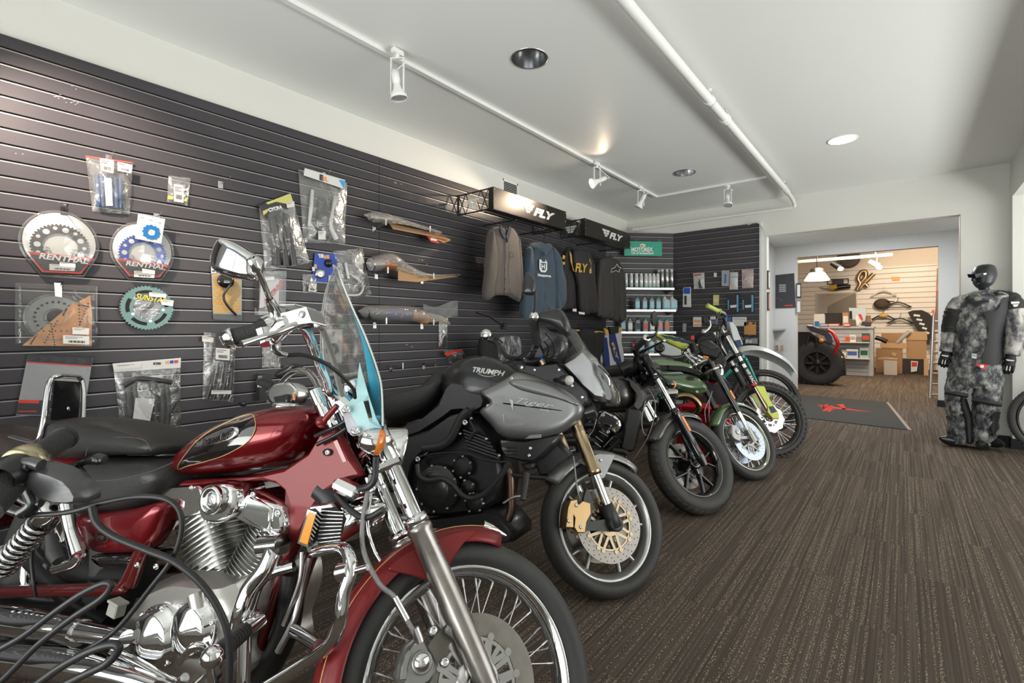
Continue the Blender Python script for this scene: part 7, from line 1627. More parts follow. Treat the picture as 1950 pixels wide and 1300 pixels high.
t = item('hoodie','slate blue hooded sweatshirt with white crown logo, hanging beside the taupe shirt','hoodie','clothes hanging below the header boxes')
cloth(t,G4([(660,490),(700,462),(740,500),(775,470),(812,498),(840,560),(835,700),(830,910),(760,935),(690,960),(620,965),(640,800),(650,640)]),'hoodie_body',HOOD,.06,seed=4)
cloth(t,G4([(800,490),(840,530),(872,640),(900,790),(880,880),(850,930),(830,920),(826,760),(818,620)]),'sleeve',HOOD,.05,.03,seed=5,fold=.008);cloth(t,G4([(662,490),(645,560),(632,700),(618,830),(612,955),(655,960),(672,800),(680,640)]),'sleeve',HOOD,.05,.03,seed=6,fold=.008)
cloth(t,G4([(672,500),(700,462),(735,480),(770,468),(795,500),(760,530),(740,560),(715,530)]),'hood',HOOD,.07,.03,seed=7,fold=.004)
m = MB().m(WHT)
P = lambda L: m.prism([GP(*p,.078) for p in G4(L)],(.0015,0,0))
P([(727,575),(737,577),(737,632),(745,648),(766,648),(770,636),(770,590),(779,588),(779,645),(768,662),(738,660),(727,640)]);P([(738,572),(746,590),(765,592),(772,572),(772,600),(738,598)]);P([(742,605),(748,605),(748,618),(758,618),(758,606),(764,606),(764,640),(758,640),(758,627),(748,626),(748,640),(742,638)])
wtext(m,'Husqvarna',*zz(820,330,3.5125,[(762,685)])[0],25,.079,pl=GP,hpx=6.5,slope=.08,bold=.05);m.build('white_logo',t)
m = MB().m(HOOD);m.tube([GP(*p,.08) for p in G4([(735,510),(738,540),(742,570)])],.003,6);m.tube([GP(*p,.08) for p in G4([(752,510),(754,540),(750,562)])],.003,6);m.build('drawstring',t);hanger(t,1036,462,.15,448);settle(t)
JB = mat('black_jersey',(.022,.020,.020),.75,bump=.2,bscale=300);JBB = mat('brown_black_jersey',(.040,.035,.034),.75,bump=.2,bscale=300);YJ = mat('ochre_lettering',(.55,.34,.06),.6)
t = item('jersey','black jersey with ochre sleeve marks, hanging behind the one with ochre lettering','jersey','clothes hanging below the header boxes')
cloth(t,G4([(905,505),(940,490),(980,510),(1000,600),(1000,760),(998,905),(940,910),(885,900),(905,780),(900,640)]),'jersey_body',JB,.045,-.06,seed=8);cloth(t,G4([(906,508),(880,600),(872,760),(868,900),(905,905),(915,760),(925,620)]),'sleeve',JB,.04,-.04,seed=9,fold=.006)
m = MB().m(YJ)
for L in ([(884,545),(900,552),(896,575),(880,570)],[(876,588),(900,594),(896,612),(874,606)],[(930,520),(942,540),(948,600),(962,660),(952,650),(936,590)]): m.prism([GP(*p,.02) for p in G4(L)],(.002,0,0))
m.build('sleeve_marks',t);m = MB().m(LABEL);m.prism([GP(*p,.02) for p in G4([(950,905),(975,905),(975,925),(950,922)])],(.002,0,0));m.build('label',t);hanger(t,1088,474,.12,460);settle(t)
t = item('jersey','black jersey with large ochre lettering across the chest','jersey','clothes hanging below the header boxes')
cloth(t,G4([(955,520),(995,512),(1040,520),(1072,570),(1078,700),(1085,800),(1070,935),(1000,925),(985,760),(960,640)]),'jersey_body',JB,.05,.02,seed=10);cloth(t,G4([(1062,560),(1078,600),(1092,720),(1104,850),(1104,925),(1070,925),(1066,760),(1058,640)]),'sleeve',JB,.04,.03,seed=11,fold=.006)
m = MB().m(YJ);wtext(m,'FLY',820 + 1010/3.5125,330 + 632/3.5125,24,.085,pl=GP,hpx=17,slope=.1,bold=.04,shear=.25);wtext(m,'2024',820 + 1008/3.5125,330 + 688/3.5125,8,.085,pl=GP,hpx=4,slope=.1) if 0 else None
for L in ([(1062,565),(1074,600),(1076,680),(1062,670)],): m.prism([GP(*p,.07) for p in G4(L)],(.002,0,0))
m.build('ochre_lettering',t);m = MB().m(LABEL);m.prism([GP(*p,.03) for p in G4([(992,520),(1030,522),(1028,556),(996,554)])],(.002,0,0));m.prism([GP(*p,.09) for p in G4([(990,925),(1030,930),(1030,945),(992,940)])],(.002,0,0));m.build('label',t);hanger(t,1106,478,.12,462);settle(t)
t = item('jersey','brown-black long sleeved jersey with a white star outline, last under the header boxes','jersey','clothes hanging below the header boxes')
cloth(t,G4([(1125,590),(1150,560),(1190,560),(1240,575),(1270,620),(1268,760),(1262,980),(1200,975),(1130,950),(1135,780),(1128,660)]),'jersey_body',JBB,.05,.0,seed=12,fold=.014);cloth(t,G4([(1262,610),(1285,680),(1296,820),(1300,965),(1262,985),(1258,800),(1252,680)]),'sleeve',JBB,.04,.02,seed=13,fold=.006);cloth(t,G4([(1126,592),(1114,680),(1108,800),(1110,930),(1130,950),(1138,780),(1140,650)]),'sleeve',JBB,.04,.02,seed=14,fold=.006)
m = MB().m(WHT);st = G4([(1206,662),(1212,636),(1232,630),(1246,606),(1256,624),(1276,634),(1262,642),(1262,660),(1240,650)]);m.tube([GP(*p,.075) for p in st],.0035,6,sub=1,closed=True);m.build('star_outline',t);hanger(t,1163,488,.13,470);settle(t)
# trousers on the lower rails
NV = mat('navy_cloth',(.012,.030,.13),.7);WC = mat('white_cloth',(.50,.48,.49),.8);BLC = mat('black_cloth',(.014,.014,.015),.8,bump=.3,bscale=200)
GP2 = Plane((WALLX + .36,0,0),(1,0,0),(0,1,0))
H5 = lambda L: zz(1060,540,7.222,L)
m = MB().m(BLKM);a = GP2(1078,628);b = GP2(1190,628);t = item('clothes_rail','black rail low on the slatwall carrying the riding trousers','clothes rail');z_ = a.z;m.cyl((GX + .02,a.y,z_),(GX + .02,b.y,z_),.009);m.build('rail',t)
for y in (a.y + .05,b.y - .05): m = MB().m(BLKM);m.cyl((SF,y,z_),(GX + .02,y,z_),.007,n=8);m.build('rail_arm',t)
settle(t)
PT = (('trousers','black riding trousers hanging on the low rail, second from the blue-striped pair',[(130,640),(250,620),(330,640),(320,1000),(240,1150),(160,950),(140,760)],BLC,20),
      ('trousers','black riding trousers hanging on the low rail beside the blue-striped pair',[(330,630),(520,640),(640,690),(610,900),(580,1020),(470,1250),(360,1150),(330,860)],BLC,21))
for nm,lb,L,mt,sd in PT: t = item(nm,lb,'trousers','riding trousers on the low rail');cloth(t,H5(L),'trouser_legs',mt,.05,.0 if sd == 20 else .06,seed=sd,pl=GP2,fold=.012);m = MB().m(YJ);c_ = L[1];m.prism([GP2(*p,.10 if sd == 21 else .05) for p in H5([(c_[0] + 0,c_[1] + 10),(c_[0] + 110,c_[1] + 14),(c_[0] + 108,c_[1] + 34),(c_[0],c_[1] + 30)])],(.003,0,0));m.build('clip_strap',t);settle(t)
t = item('trousers','white riding trousers with blue stripes and ochre lettering on the low rail','trousers','riding trousers on the low rail')
cloth(t,H5([(640,690),(720,650),(870,650),(885,800),(900,1060),(880,1180),(800,1170),(740,1160),(640,1160),(570,1030),(610,880)]),'trouser_legs',WC,.045,.045,seed=22,pl=GP2,fold=.014)
m = MB().m(NV);m.prism([GP2(*p,.10) for p in H5([(725,650),(800,670),(850,880),(890,1070),(840,1120),(790,1060),(740,840)])],(.002,0,0));m.prism([GP2(*p,.10) for p in H5([(650,740),(690,740),(720,960),(735,1150),(660,1150),(640,950)])],(.002,0,0));m.build('blue_stripe',t)
m = MB().m(YJ);c = GP2(*H5([(805,930)])[0],.103);a_ = GP2(*H5([(765,800)])[0],.103);b_ = GP2(*H5([(850,1060)])[0],.103);r = (b_ - a_).normalized();put_text(m,'FLY',c,r,Vector((1,0,0)).cross(r),width=(b_ - a_).length,height=.055,bold=.05,shear=.2,depth=.002);m.build('lettering',t)
m = MB().m(YJ);m.prism([GP2(*p,.095) for p in H5([(640,610),(690,640),(700,700),(660,700)])],(.02,0,0));m.prism([GP2(*p,.095) for p in H5([(830,600),(885,600),(880,660),(835,650)])],(.02,0,0));m.m(BLC);m.prism([GP2(*p,.10) for p in H5([(700,590),(830,590),(820,680),(720,690)])],(.03,0,0));m.build('waist_clips',t);settle(t)
t = item('trousers','black and camouflage garments hanging on a bracket behind the handlebar of the grey motorcycle','trousers')
G6 = lambda L: [(700 + x/2.1667,560 + y/2.1667) for x,y in L]
CAMO = None
def camo(name,sc,cols,dark=.35,stretch=(1,1,.6)):
    m = bpy.data.materials.new(name);m.use_nodes = True;MATS[name] = m;nt = m.node_tree;n = nt.nodes;L = nt.links;b = n['Principled BSDF'];b.inputs['Roughness'].default_value = .8
    tc = n.new('ShaderNodeTexCoord');mp = n.new('ShaderNodeMapping');mp.inputs['Scale'].default_value = stretch;L.new(tc.outputs['Object'],mp.inputs[0])
    t = n.new('ShaderNodeTexNoise');t.inputs['Scale'].default_value = sc;t.inputs['Detail'].default_value = 7;t.inputs['Roughness'].default_value = .68;t.inputs['Distortion'].default_value = .25;L.new(mp.outputs[0],t.inputs['Vector'])
    r = n.new('ShaderNodeValToRGB');e = r.color_ramp.elements;e[0].position = .38;e[0].color = (*cols[0],1);e[1].position = .62;e[1].color = (*cols[-1],1)
    for i,c in enumerate(cols[1:-1]): q_ = e.new(.38 + .24*(i + 1)/(len(cols) - 1));q_.color = (*c,1)
    L.new(t.outputs[0],r.inputs[0]);L.new(r.outputs[0],b.inputs['Base Color']);return m
CAMO = camo('grey_camouflage_cloth',17,[(.018,.020,.026),(.07,.075,.085),(.20,.20,.20),(.40,.39,.37)])
cloth(t,G6([(470,175),(530,180),(545,260),(500,300),(465,270)]),'black_garment',BLC,.05,-.02,seed=25,pl=GP2);cloth(t,G6([(530,185),(622,175),(625,262),(560,280),(530,262)]),'camouflage_garment',CAMO,.04,0,seed=26,pl=GP2)
m = MB().m(BLKM);m.tube([GP2(*p) for p in G6([(450,75),(500,90),(555,125)])],.010,8,sub=1);m.box(GP2(*G6([(562,132)])[0]),(.05,.05,.06),None,.005);m.tube([GP2(*p) for p in G6([(555,125),(500,165),(540,185),(620,178)])],.006,8);m.build('bracket_arm',t);settle(t)
# ================================================================ corner: sign, shelves, bottles
K4 = lambda L: zz(1160,400,4.3333,L)
GREENS = mat('sign_teal_green',(.03,.33,.22),.35)
t = item('shop_sign','green oil brand sign with white lettering hanging in the corner of the slatwall','sign');n_ = .10
m = MB().m(GREENS);CW.poly(m,K4([(121,258),(431,262),(431,380),(121,377)]),n_,n_ + .02);m.build('sign_board',t)
m = MB().m(WHT);wtext(m,'MOTOREX',1160 + 272/4.333,400 + 325/4.333,41,n_ + .021,pl=CW,hpx=8.5,bold=.03);wtext(m,'Oil of Switzerland',1160 + 275/4.333,400 + 354/4.333,42,n_ + .021,pl=CW,hpx=4.5,bold=.03);c = CW(*K4([(277,291)])[0],n_ + .021);m.m(mat('emblem_cream',(.70,.60,.40),.4));m.ball(c,(.045,.045,.03),20,10,None) if 0 else m.prism([c + CW.u*(.042*math.cos(a)) + Vector((0,0,.026*math.sin(a))) for a in [2*PI*i/24 for i in range(24)]],CW.n*.002);m.m(GREENS);m.prism([c + CW.n*.003 + CW.u*(.018*math.cos(a) - .012) + Vector((0,0,.010*math.sin(a) - .006)) for a in [2*PI*i/16 for i in range(16)]],CW.n*.001);m.build('sign_lettering',t);m = MB().m(WIRE)
for x in (200,385): a = CW(*K4([(x,270)])[0],0);m.tube([a,a + CW.n*(n_ + .03),a + CW.n*(n_ + .03) + Vector((0,0,.02))],.004,8,sub=1)
m.build('sign_hook',t);settle(t)
SHM = mat('shelf_grey',(.45,.45,.45),.4,.3);TQ = mat('turquoise_plastic',(.01,.30,.25),.35);TQL = mat('pale_blue_label',(.25,.50,.62),.4);GRB = mat('grey_bottle',(.28,.29,.30),.35,.2);CANW = mat('white_can',(.68,.70,.70),.25,.2)
SHD = .27;SHZ = []
for k,(py,x0,x1,lb) in enumerate(((549,1186,1290,'top grey metal shelf in the slatwall corner, holding spray cans'),(591,1186,1293,'second grey metal shelf in the slatwall corner, holding bottles with turquoise caps'),(633,1180,1293,'third grey metal shelf in the slatwall corner, holding red-labelled bottles'),(675,1180,1293,'lowest grey metal shelf in the slatwall corner, behind the motorcycles'))):
    t = item('wall_shelf',lb,'shelf','corner shelves');a = CW(x0,py,SHD);b = CW(x1 - 6,py,SHD);SHZ.append(a.z + .012);z = a.z
    m = MB().m(SHM);ba = a - CW.n*SHD;bb_ = b - CW.n*SHD;m.prism([Vector((p.x,p.y,z)) for p in (a,b,bb_,ba)],(0,0,.012));m.m(SILV);m.prism([Vector((p.x,p.y,z - .014)) for p in (a,b,b + CW.n*.004,a + CW.n*.004)],(0,0,.028));m.build('shelf_board',t)
    for p in (a,b): m = MB().m(SILV);p0 = Vector((p.x,p.y,z));m.prism([p0,p0 + Vector((0,0,-.015)),p0 - CW.n*SHD + Vector((0,0,-.06)),p0 - CW.n*SHD],CW.u*.004);m.build('shelf_bracket',t)
    settle(t)
def bottle(px,row,kind,lab,n=.13,cap=TQ,lbl=TQL,body=None,grp=None,h=None):
    base = CW(px,600,n);base.z = SHZ[row];x,y,z = base;t = item({'can': 'spray_can','tall': 'spray_can','bot': 'oil_bottle','jug': 'oil_jug'}[kind],lab,'bottle' if kind in ('bot','jug') else 'can',grp)
    u = CW.u;f = CW.n
    if kind in ('can','tall'):
        H = h or (.19 if kind == 'can' else .26);r = .027
        m = MB().m(body or CANW);m.lathe((x,y,z),(0,0,1),[(0,.001),(0,r),(H*.92,r),(H*.97,r*.6),(H*.97,.001)],20);m.build('can_body',t);m = MB().m(mat('clear_cap',(.75,.77,.76),.15) if cap is TQ else cap);m.lathe((x,y,z + H*.93),(0,0,1),[(0,r*.8),(.035,r*.72),(.038,.001)],18);m.build('cap',t)
        m = MB().m(TQ);m.lathe((x,y,z),(0,0,1),[(.003,r + .0006),(.022,r + .0006)],20);m.build('green_band',t)
    else:
        w_,d_,H = (.040,.028,.19) if kind == 'bot' else (.055,.036,.19)
        def rg(zz_,a,b,sh=0): return [Vector((x,y,z + zz_)) + u*(a*math.copysign(abs(math.cos(q_))**.6,math.cos(q_)) + sh) + f*(b*math.copysign(abs(math.sin(q_))**.6,math.sin(q_))) for q_ in [2*PI*i/20 for i in range(20)]]
        sh = 0 if kind == 'bot' else -.02
        m = MB().m(body or GRB);m.loft([rg(0,w_*.95,d_),rg(.01,w_,d_),rg(H*.72,w_,d_),rg(H*.86,w_*.7,d_*.7,sh),rg(H*.90,.015,.015,sh)],True);m.build('bottle_body',t)
        m = MB().m(cap);cc = Vector((x,y,z + H*.89)) + u*sh;m.lathe(cc,(0,0,1),[(0,.018),(.025,.018),(.027,.001)],16);m.build('cap',t)
        m = MB().m(lbl);c = Vector((x,y,z + H*.38)) + f*(d_ + .0012);m.prism([c - u*(w_*.72) - Vector((0,0,H*.26)),c + u*(w_*.72) - Vector((0,0,H*.26)),c + u*(w_*.72) + Vector((0,0,H*.26)),c - u*(w_*.72) + Vector((0,0,H*.26))],f*.0012);m.m(TQ);c = Vector((x,y,z + H*.08)) + f*(d_ + .002);m.prism([c - u*(w_*.72),c + u*(w_*.72),c + u*(w_*.72) + Vector((0,0,.018)),c - u*(w_*.72) + Vector((0,0,.018))],f*.0012);m.build('label',t)
    return settle(t)
for i,px in enumerate((1192,1202,1212,1221,1230,1237.5,1245,1252.5)): bottle(px,0,'can',('First','Second','Third','Fourth','Fifth','Sixth','Seventh','Eighth')[i] + ' short white spray can counted from the star-logo jersey, top corner shelf',cap=TQ,grp='short spray cans on the top shelf',lbl=None,n=.15)
for i,px in enumerate((1261,1270,1279)): bottle(px,0,'tall',('First','Middle','Last')[i] + ' of three tall silver cans past the short ones, top corner shelf',cap=TQ,grp='tall cans on the top shelf',body=SILV,n=.12)
bottle(1255,0,'tall','tall dark-shaded silver can standing behind the short spray cans',body=GRB,n=.07)
for px,lb,bd,cp in ((1213,'grey oil bottle with turquoise cap, first in the row on the second shelf',GRB,TQ),(1227,'grey oil bottle with grey cap and white label on the second shelf',GRB,SILV),(1240.5,'grey oil bottle with turquoise cap, just past the grey-capped one',GRB,TQ),(1253,'grey oil bottle with turquoise cap, standing next to the pale jugs',GRB,TQ)): bottle(px,1,'bot',lb,body=bd,cap=cp,grp='oil bottles on the second shelf')
for px,lb in ((1268,'pale grey oil jug beside the turquoise-capped bottles'),(1282,'pale grey oil jug at the end of the second shelf')): bottle(px,1,'jug',lb,body=mat('pale_jug',(.50,.50,.49),.35),cap=CARDW,grp='pale jugs on the second shelf')
REDL_ = mat('red_label',(.55,.03,.03),.4)
for px,lb,lbm,cp in ((1186,'pale oil bottle at the near end of the third shelf',TQL,SILV),(1199,'silver oil jug on the third shelf',CARDW,SILV),(1214,'dark narrow bottles edge-on on the third shelf',INK,INK),(1228.5,'oil bottle with turquoise cap and red label, first of the red ones',REDL_,TQ),(1241,'oil bottle with pale label between the red-labelled ones',CARDW,TQ),(1256,'oil bottle with turquoise cap and small pink label, third shelf',mat('pink_label',(.6,.2,.22),.4),TQ),(1269,'oil bottle with orange-red label at the end of the third shelf',mat('orange_red_label',(.62,.10,.02),.4),TQ)): bottle(px,2,'bot',lb,lbl=lbm,cap=cp,grp='oil bottles on the third shelf')
for px,lb in ((1221,'oil bottle with turquoise cap on the lowest shelf, nearer the trousers'),(1240,'oil bottle with turquoise cap on the lowest shelf, farther from the trousers')): bottle(px,3,'bot',lb,body=CARDW,grp='oil bottles on the lowest shelf')
# ================================================================ goods on the back slatwall
def small_pack(L,lab,body,extra=(),seed=0,filmy=False,n=.02,th=.02,name='packaged_part'):
    t = item(name,lab,'packaged part','small packages on the back slatwall');P = K4(L)
    m = MB().m(body);BW.poly(m,P,n,n + th);m.build('package',t)
    for mt,Q in extra: m = MB().m(mt);BW.poly(m,K4(Q),n + th,n + th + .002);m.build('print',t)
    if filmy: bag(t,(P[0],P[1],P[2],P[3]),pl=BW,n=n + th,bulge=.02,seed=seed)
    m = MB().m(WIRE);c = BW(sum(p[0] for p in P[:2])/2,P[0][1],0);m.tube([c,c - Vector((0,n + th + .03,0)),c - Vector((0,n + th + .035,-.015))],.0025,6,sub=1);m.build('hanging_hook',t);return settle(t)
GP_ = mat('grey_package',(.36,.36,.37),.4);BKP = mat('black_package',(.02,.02,.025),.4);BLP = mat('light_blue_stripe',(.10,.35,.60),.4)
small_pack([(615,640),(675,635),(678,800),(612,798)],'blue and white blister card, lowest in the first column of the back slatwall',CARDW,((mat('royal_blue_print',(.02,.10,.50),.4),[(615,642),(668,640),(668,690),(615,690)]),(INK,[(620,705),(640,705),(640,780),(620,780)])),1)
small_pack([(698,522),(785,518),(788,650),(705,650)],'white and black bagged levers high on the back slatwall',CARDW,((BKP,[(735,600),(748,560),(760,620),(775,645),(740,645)]),(REDI,[(700,530),(760,525),(760,538),(700,545)])),2,True)
small_pack([(868,518),(888,518),(888,552),(868,552)],'tiny white price tag alone on the back slatwall',CARDW,(),3)
small_pack([(932,500),(995,500),(992,628),(932,626)],'pale card with a blue script, beside the white pouch',GP_,((mat('script_blue',(.05,.15,.5),.4),[(952,530),(968,526),(965,600),(950,606)]),),4)
small_pack([(1000,515),(1064,512),(1062,655),(998,655)],'white pouch with a blue band on the back slatwall',CARDW,((BLP,[(1005,550),(1060,548),(1060,556),(1005,558)]),),5,True)
small_pack([(1098,492),(1192,488),(1190,640),(1102,645)],'pinkish clear bag highest near the end of the back slatwall',mat('pink_bag',(.55,.38,.36),.35),(),6,True)
small_pack([(862,700),(908,700),(906,785),(862,785)],'small yellow card in the middle of the back slatwall',mat('yellow_card',(.60,.56,.20),.4),((CARDW,[(866,735),(900,735),(900,755),(866,755)]),),7)
for x0,lb in ((978,'black and light blue glove pack nearer the yellow card'),(1100,'black and light blue glove pack nearer the panel edge')): small_pack([(x0,695),(x0 + 92,692),(x0 + 92,845),(x0 + 5,850)],lb,BKP,((BLP,[(x0 + 74,700),(x0 + 90,700),(x0 + 90,838),(x0 + 76,838)]),(BLP,[(x0,740),(x0 + 10,740),(x0 + 10,820),(x0 + 3,820)]),(WHT,[(x0 + 20,785),(x0 + 75,780),(x0 + 70,802),(x0 + 24,806)])),8)
small_pack([(697,882),(762,882),(762,962),(697,962)],'orange and white sticker pack on the back slatwall',CARDW,((ORC,[(700,905),(758,905),(758,925),(700,925)]),(ORC,[(700,940),(758,940),(758,955),(700,955)])),9)
small_pack([(838,878),(896,876),(896,948),(838,948)],'purple and white pack above the yellow bike seat',CARDW,((mat('purple_print',(.12,.10,.30),.4),[(840,900),(894,900),(894,930),(840,930)]),),10)
small_pack([(975,880),(1012,880),(1012,935),(975,935)],'small bright blue pack beside the dirt bike fork',mat('bright_blue_pack',(.03,.12,.45),.4),(),11)
small_pack([(1020,882),(1135,882),(1135,955),(1020,955)],'wide white pack near the dirt bike number plate',CARDW,((GP_,[(1030,895),(1125,895),(1125,900),(1030,900)]),),12)
small_pack([(1117,922),(1212,922),(1212,1028),(1117,1026)],'orange part on a hanging card low on the back slatwall',mat('tan_orange_part',(.60,.30,.10),.5),((INK,[(1135,925),(1150,925),(1150,945),(1135,945)]),(INK,[(1180,925),(1205,925),(1205,942),(1180,942)])),13)
small_pack([(610,935),(638,935),(636,1005),(610,1005)],'slim pale tube pack low on the back slatwall',GP_,(),14)
small_pack([(1125,1060),(1225,1058),(1225,1100),(1125,1100)],'grey pack lowest at the end of the back slatwall',GP_,((CARDW,[(1130,1070),(1175,1070),(1175,1095),(1130,1095)]),),15)
# ================================================================ mannequin in camouflage riding gear
MPY = 6.42
mc = hitZ(1862,853,0);vn = Vector((-mc.x,-mc.y,0)).normalized();MP = Plane(mc,vn,Vector((0,0,1)).cross(vn))
MZ = lambda L: [(1740 + p[0]/3.248,480 + p[1]/3.248) + tuple(p[2:]) for p in L]
def mp(*p): x,y = MZ([(p[0],p[1])])[0];return MP(x,y,p[2] if len(p) > 2 else 0)
def rings_body(m,secs,n=24,fold=0,seed=0):
    """secs: (x left, x right, y, depth, offset) in picture units: elliptical sections"""
    R = []
    for xl,xr,y,d,off in secs:
        a = mp(xl,y,off);b = mp(xr,y,off);c = (a + b)/2;r = (b - a).length/2
        R.append([c + MP.u*(r*math.cos(t)) + MP.n*(d*math.sin(t)) + MP.n*(fold*mnoise.noise(Vector((t*2 + seed,y*.05,seed)))) + MP.u*(fold*.6*mnoise.noise(Vector((t*3,y*.06,seed + 9)))) for t in [2*PI*i/n for i in range(n)]])
    return m.loft(R,True)
def smooth_secs(S_,k=4): return smooth_stations(S_,k)
t = thing('mannequin','black mannequin in grey camouflage riding gear and sunglasses standing by the back wall','mannequin',(0,0,0))
MAN = mat('mannequin_black',(.022,.024,.028),.35)
m = MB().m(MAN)
hs = smooth_secs([(415,470,101,.03,-.01),(382,500,112,.07,-.01),(362,515,140,.095,-.005),(356,518,170,.10,0),(360,510,195,.098,0),(368,495,220,.088,.005),(384,470,240,.06,.01),(398,470,250,.055,0),(402,482,268,.055,-.01),(385,500,290,.065,-.015),(340,540,310,.07,-.02)])
rings_body(m,hs,28);HD = m.build('body',t)
m = MB().m(MAN);m.tube([mp(372,172,.075),mp(368,195,.105),mp(378,202,.09)],[.008,.016,.010],10);m.tube([mp(366,218,.085),mp(392,220,.095),mp(415,217,.08)],[.003,.008,.003],8);m.build('face_features',HD)
m = MB().m(mat('sunglass_black',(.006,.006,.007),.08,coat=1));m.prism([mp(330,160,.10),mp(378,160,.125),mp(430,152,.11),(mp(432,176,.11)),mp(385,184,.125),mp(338,182,.10)],-MP.n*.02);m.tube([mp(430,160,.10),mp(480,152,.05),mp(512,156,-.04)],.006,8);m.m(WHT);m.prism([mp(432,155,.108),mp(462,152,.085),mp(462,162,.085),mp(432,166,.108)],MP.n*.003);m.build('sunglasses',t)
# jersey: torso, yoke and sleeves
BJ = mat('black_riding_cloth',(.016,.016,.018),.6,bump=.2,bscale=200)
CAM2 = camo('pale_camouflage_cloth',13,[(.03,.033,.04),(.13,.13,.14),(.34,.33,.32),(.55,.53,.50)])
m = MB().m(CAMO);ts = smooth_secs([(385,500,260,.07,-.01),(345,545,272,.09,-.01),(290,598,296,.115,0),(262,606,340,.135,0),(246,592,410,.15,0),(244,566,500,.15,.0),(238,556,580,.15,.0),(230,558,660,.155,0),(224,556,712,.16,0)])
rings_body(m,ts,36,.02,3);JR = m.build('jersey',t)
def tsurf(px,py,off=.004):                                # point on the front of the torso
    y = py;best = None
    for a,b in zip(ts,ts[1:]):
        if a[2] <= y <= b[2]: f = (y - a[2])/(b[2] - a[2] + 1e-6);best = [a[i] + (b[i] - a[i])*f for i in range(5)]
    best = best or ts[-1];c = (best[0] + best[1])/2;r = (best[1] - best[0])/2;k = max(-.995,min(.995,(px - c)/r));return mp(px,py,best[4] + best[3]*math.sqrt(1 - k*k) + off + .012)
def tpatch(L,mt,nm,n_=40,K=8,off=.004):
    O = resample(catmull([Vector((x,y,0)) for x,y in L],3,True),n_);c = sum(O,Vector())/n_;m = MB().m(mt);R = []
    for k in range(K + 1): R.append([tsurf((c + (p - c)*(1 - k/K*.999)).x,(c + (p - c)*(1 - k/K*.999)).y,off) for p in O])
    m.loft(R,False);return m.build(nm,JR)
tpatch([(430,395),(470,390),(520,385),(556,300),(600,320),(612,400),(580,480),(560,580),(556,700),(510,722),(420,705),(450,600),(462,480)],BJ,'black_side_panel');tpatch([(244,370),(272,385),(262,440),(250,520),(246,600),(236,670),(226,640),(238,520),(236,430)],BJ,'black_side_panel')
tpatch([(360,335),(400,325),(450,318),(470,330),(420,345),(385,360)],BJ,'chest_mark',n_=20,K=3,off=.006);tpatch([(500,262),(560,262),(600,282),(545,292),(505,280)],BJ,'shoulder_stripes',n_=20,K=3,off=.006)
m = MB().m(LABEL);m.prism([tsurf(*p,.01) for p in ((358,650),(390,654),(388,684),(358,680))],MP.n*.002);m.m(TQL);m.prism([tsurf(*p,.013) for p in ((362,656),(386,659),(386,670),(362,667))],MP.n*.001);m.build('hem_label',JR)
def arm(pts,rs,mt,nm,seed):
    m = MB().m(mt);P = catmull([mp(*p) for p in pts],8);n_ = 18;R = [];u = None
    for k,p in enumerate(P):
        a = P[max(0,k - 1)];b = P[min(len(P) - 1,k + 1)];d = (b - a).normalized()
        if u is None: u,_ = perp(d)
        u = (u - d*u.dot(d)).normalized();v = d.cross(u);tt = k/(len(P) - 1)*(len(rs) - 1);i = min(int(tt),len(rs) - 2);r = rs[i] + (rs[i + 1] - rs[i])*(tt - i)
        R.append([p + (u*math.cos(q_) + v*math.sin(q_))*(r*(1 + .13*mnoise.noise(Vector((q_*1.5,k*.35,seed))))) for q_ in [2*PI*j/n_ for j in range(n_)]])
    m.loft(R,True);return m.build(nm,JR)
arm([(335,318,-.01),(300,330,-.005),(266,375,0),(236,470,.0),(215,560,.02),(202,640,.04)],[.03,.078,.086,.072,.062,.054],CAM2,'sleeve',1);arm([(262,380,.006),(250,420,.008),(232,480,.01),(224,520,.015)],[.086,.086,.077,.071],BJ,'sleeve_panel',1)
arm([(530,312,-.03),(572,318,-.025),(612,375,-.01),(628,470,0),(622,570,.02),(604,662,.04)],[.03,.080,.092,.084,.076,.060],CAM2,'sleeve',2);arm([(545,306,-.028),(580,316,-.022),(606,350,-.014),(616,382,-.01)],[.05,.084,.094,.096],BJ,'sleeve_panel',2)
m = MB().m(WHT);m.prism([mp(*p) for p in ((600,332,.085),(652,330,.075),(655,342,.075),(604,346,.085))],MP.n*.003);m.prism([mp(*p) for p in ((612,350,.088),(650,346,.078),(640,362,.082),(620,364,.088))],MP.n*.003);m.build('sleeve_logo',JR)
# gloves with fingers
def glove(wx,wy,hx,hy,sd,nm,off=.04):
    m = MB().m(BJ);w0 = mp(wx,wy,off);h0 = mp(hx,hy,off + .01);d = (h0 - w0).normalized();side = d.cross(MP.n).normalized();m.tube([w0 - d*.05,w0,w0.lerp(h0,.4),h0],[.040,.036,.044,.040],14,sub=3)
    for k in range(4):
        b = h0 + side*((k - 1.5)*.021) + d*.005;L = (.070,.080,.075,.060)[k] if sd > 0 else (.060,.075,.080,.070)[k];m.tube([b - d*.02,b + d*L*.4 + MP.n*.004,b + d*L*.75 + MP.n*-.008,b + d*L*.95 - MP.n*.022],[.0125,.012,.0115,.009],8)
    tb = w0.lerp(h0,.45) + side*(-sd*.035) + MP.n*.01;m.tube([tb,tb - side*(sd*.02) + d*.03,tb - side*(sd*.018) + d*.062],[.014,.013,.010],8);G = m.build(nm,t)
    m = MB().m(WHT);c = w0.lerp(h0,.35) + MP.n*.044;m.prism([c - side*.03 + d*.0,c + side*.03,c + side*.02 + d*.012,c - side*.02 + d*.012],MP.n*.002);
    for k in (1,2): b = h0 + side*((k - 1.5)*.021) + MP.n*.014;m.prism([b - side*.004,b + side*.004,b + side*.004 + d*.045,b - side*.004 + d*.045],MP.n*.002)
    m.build('glove_print',G)
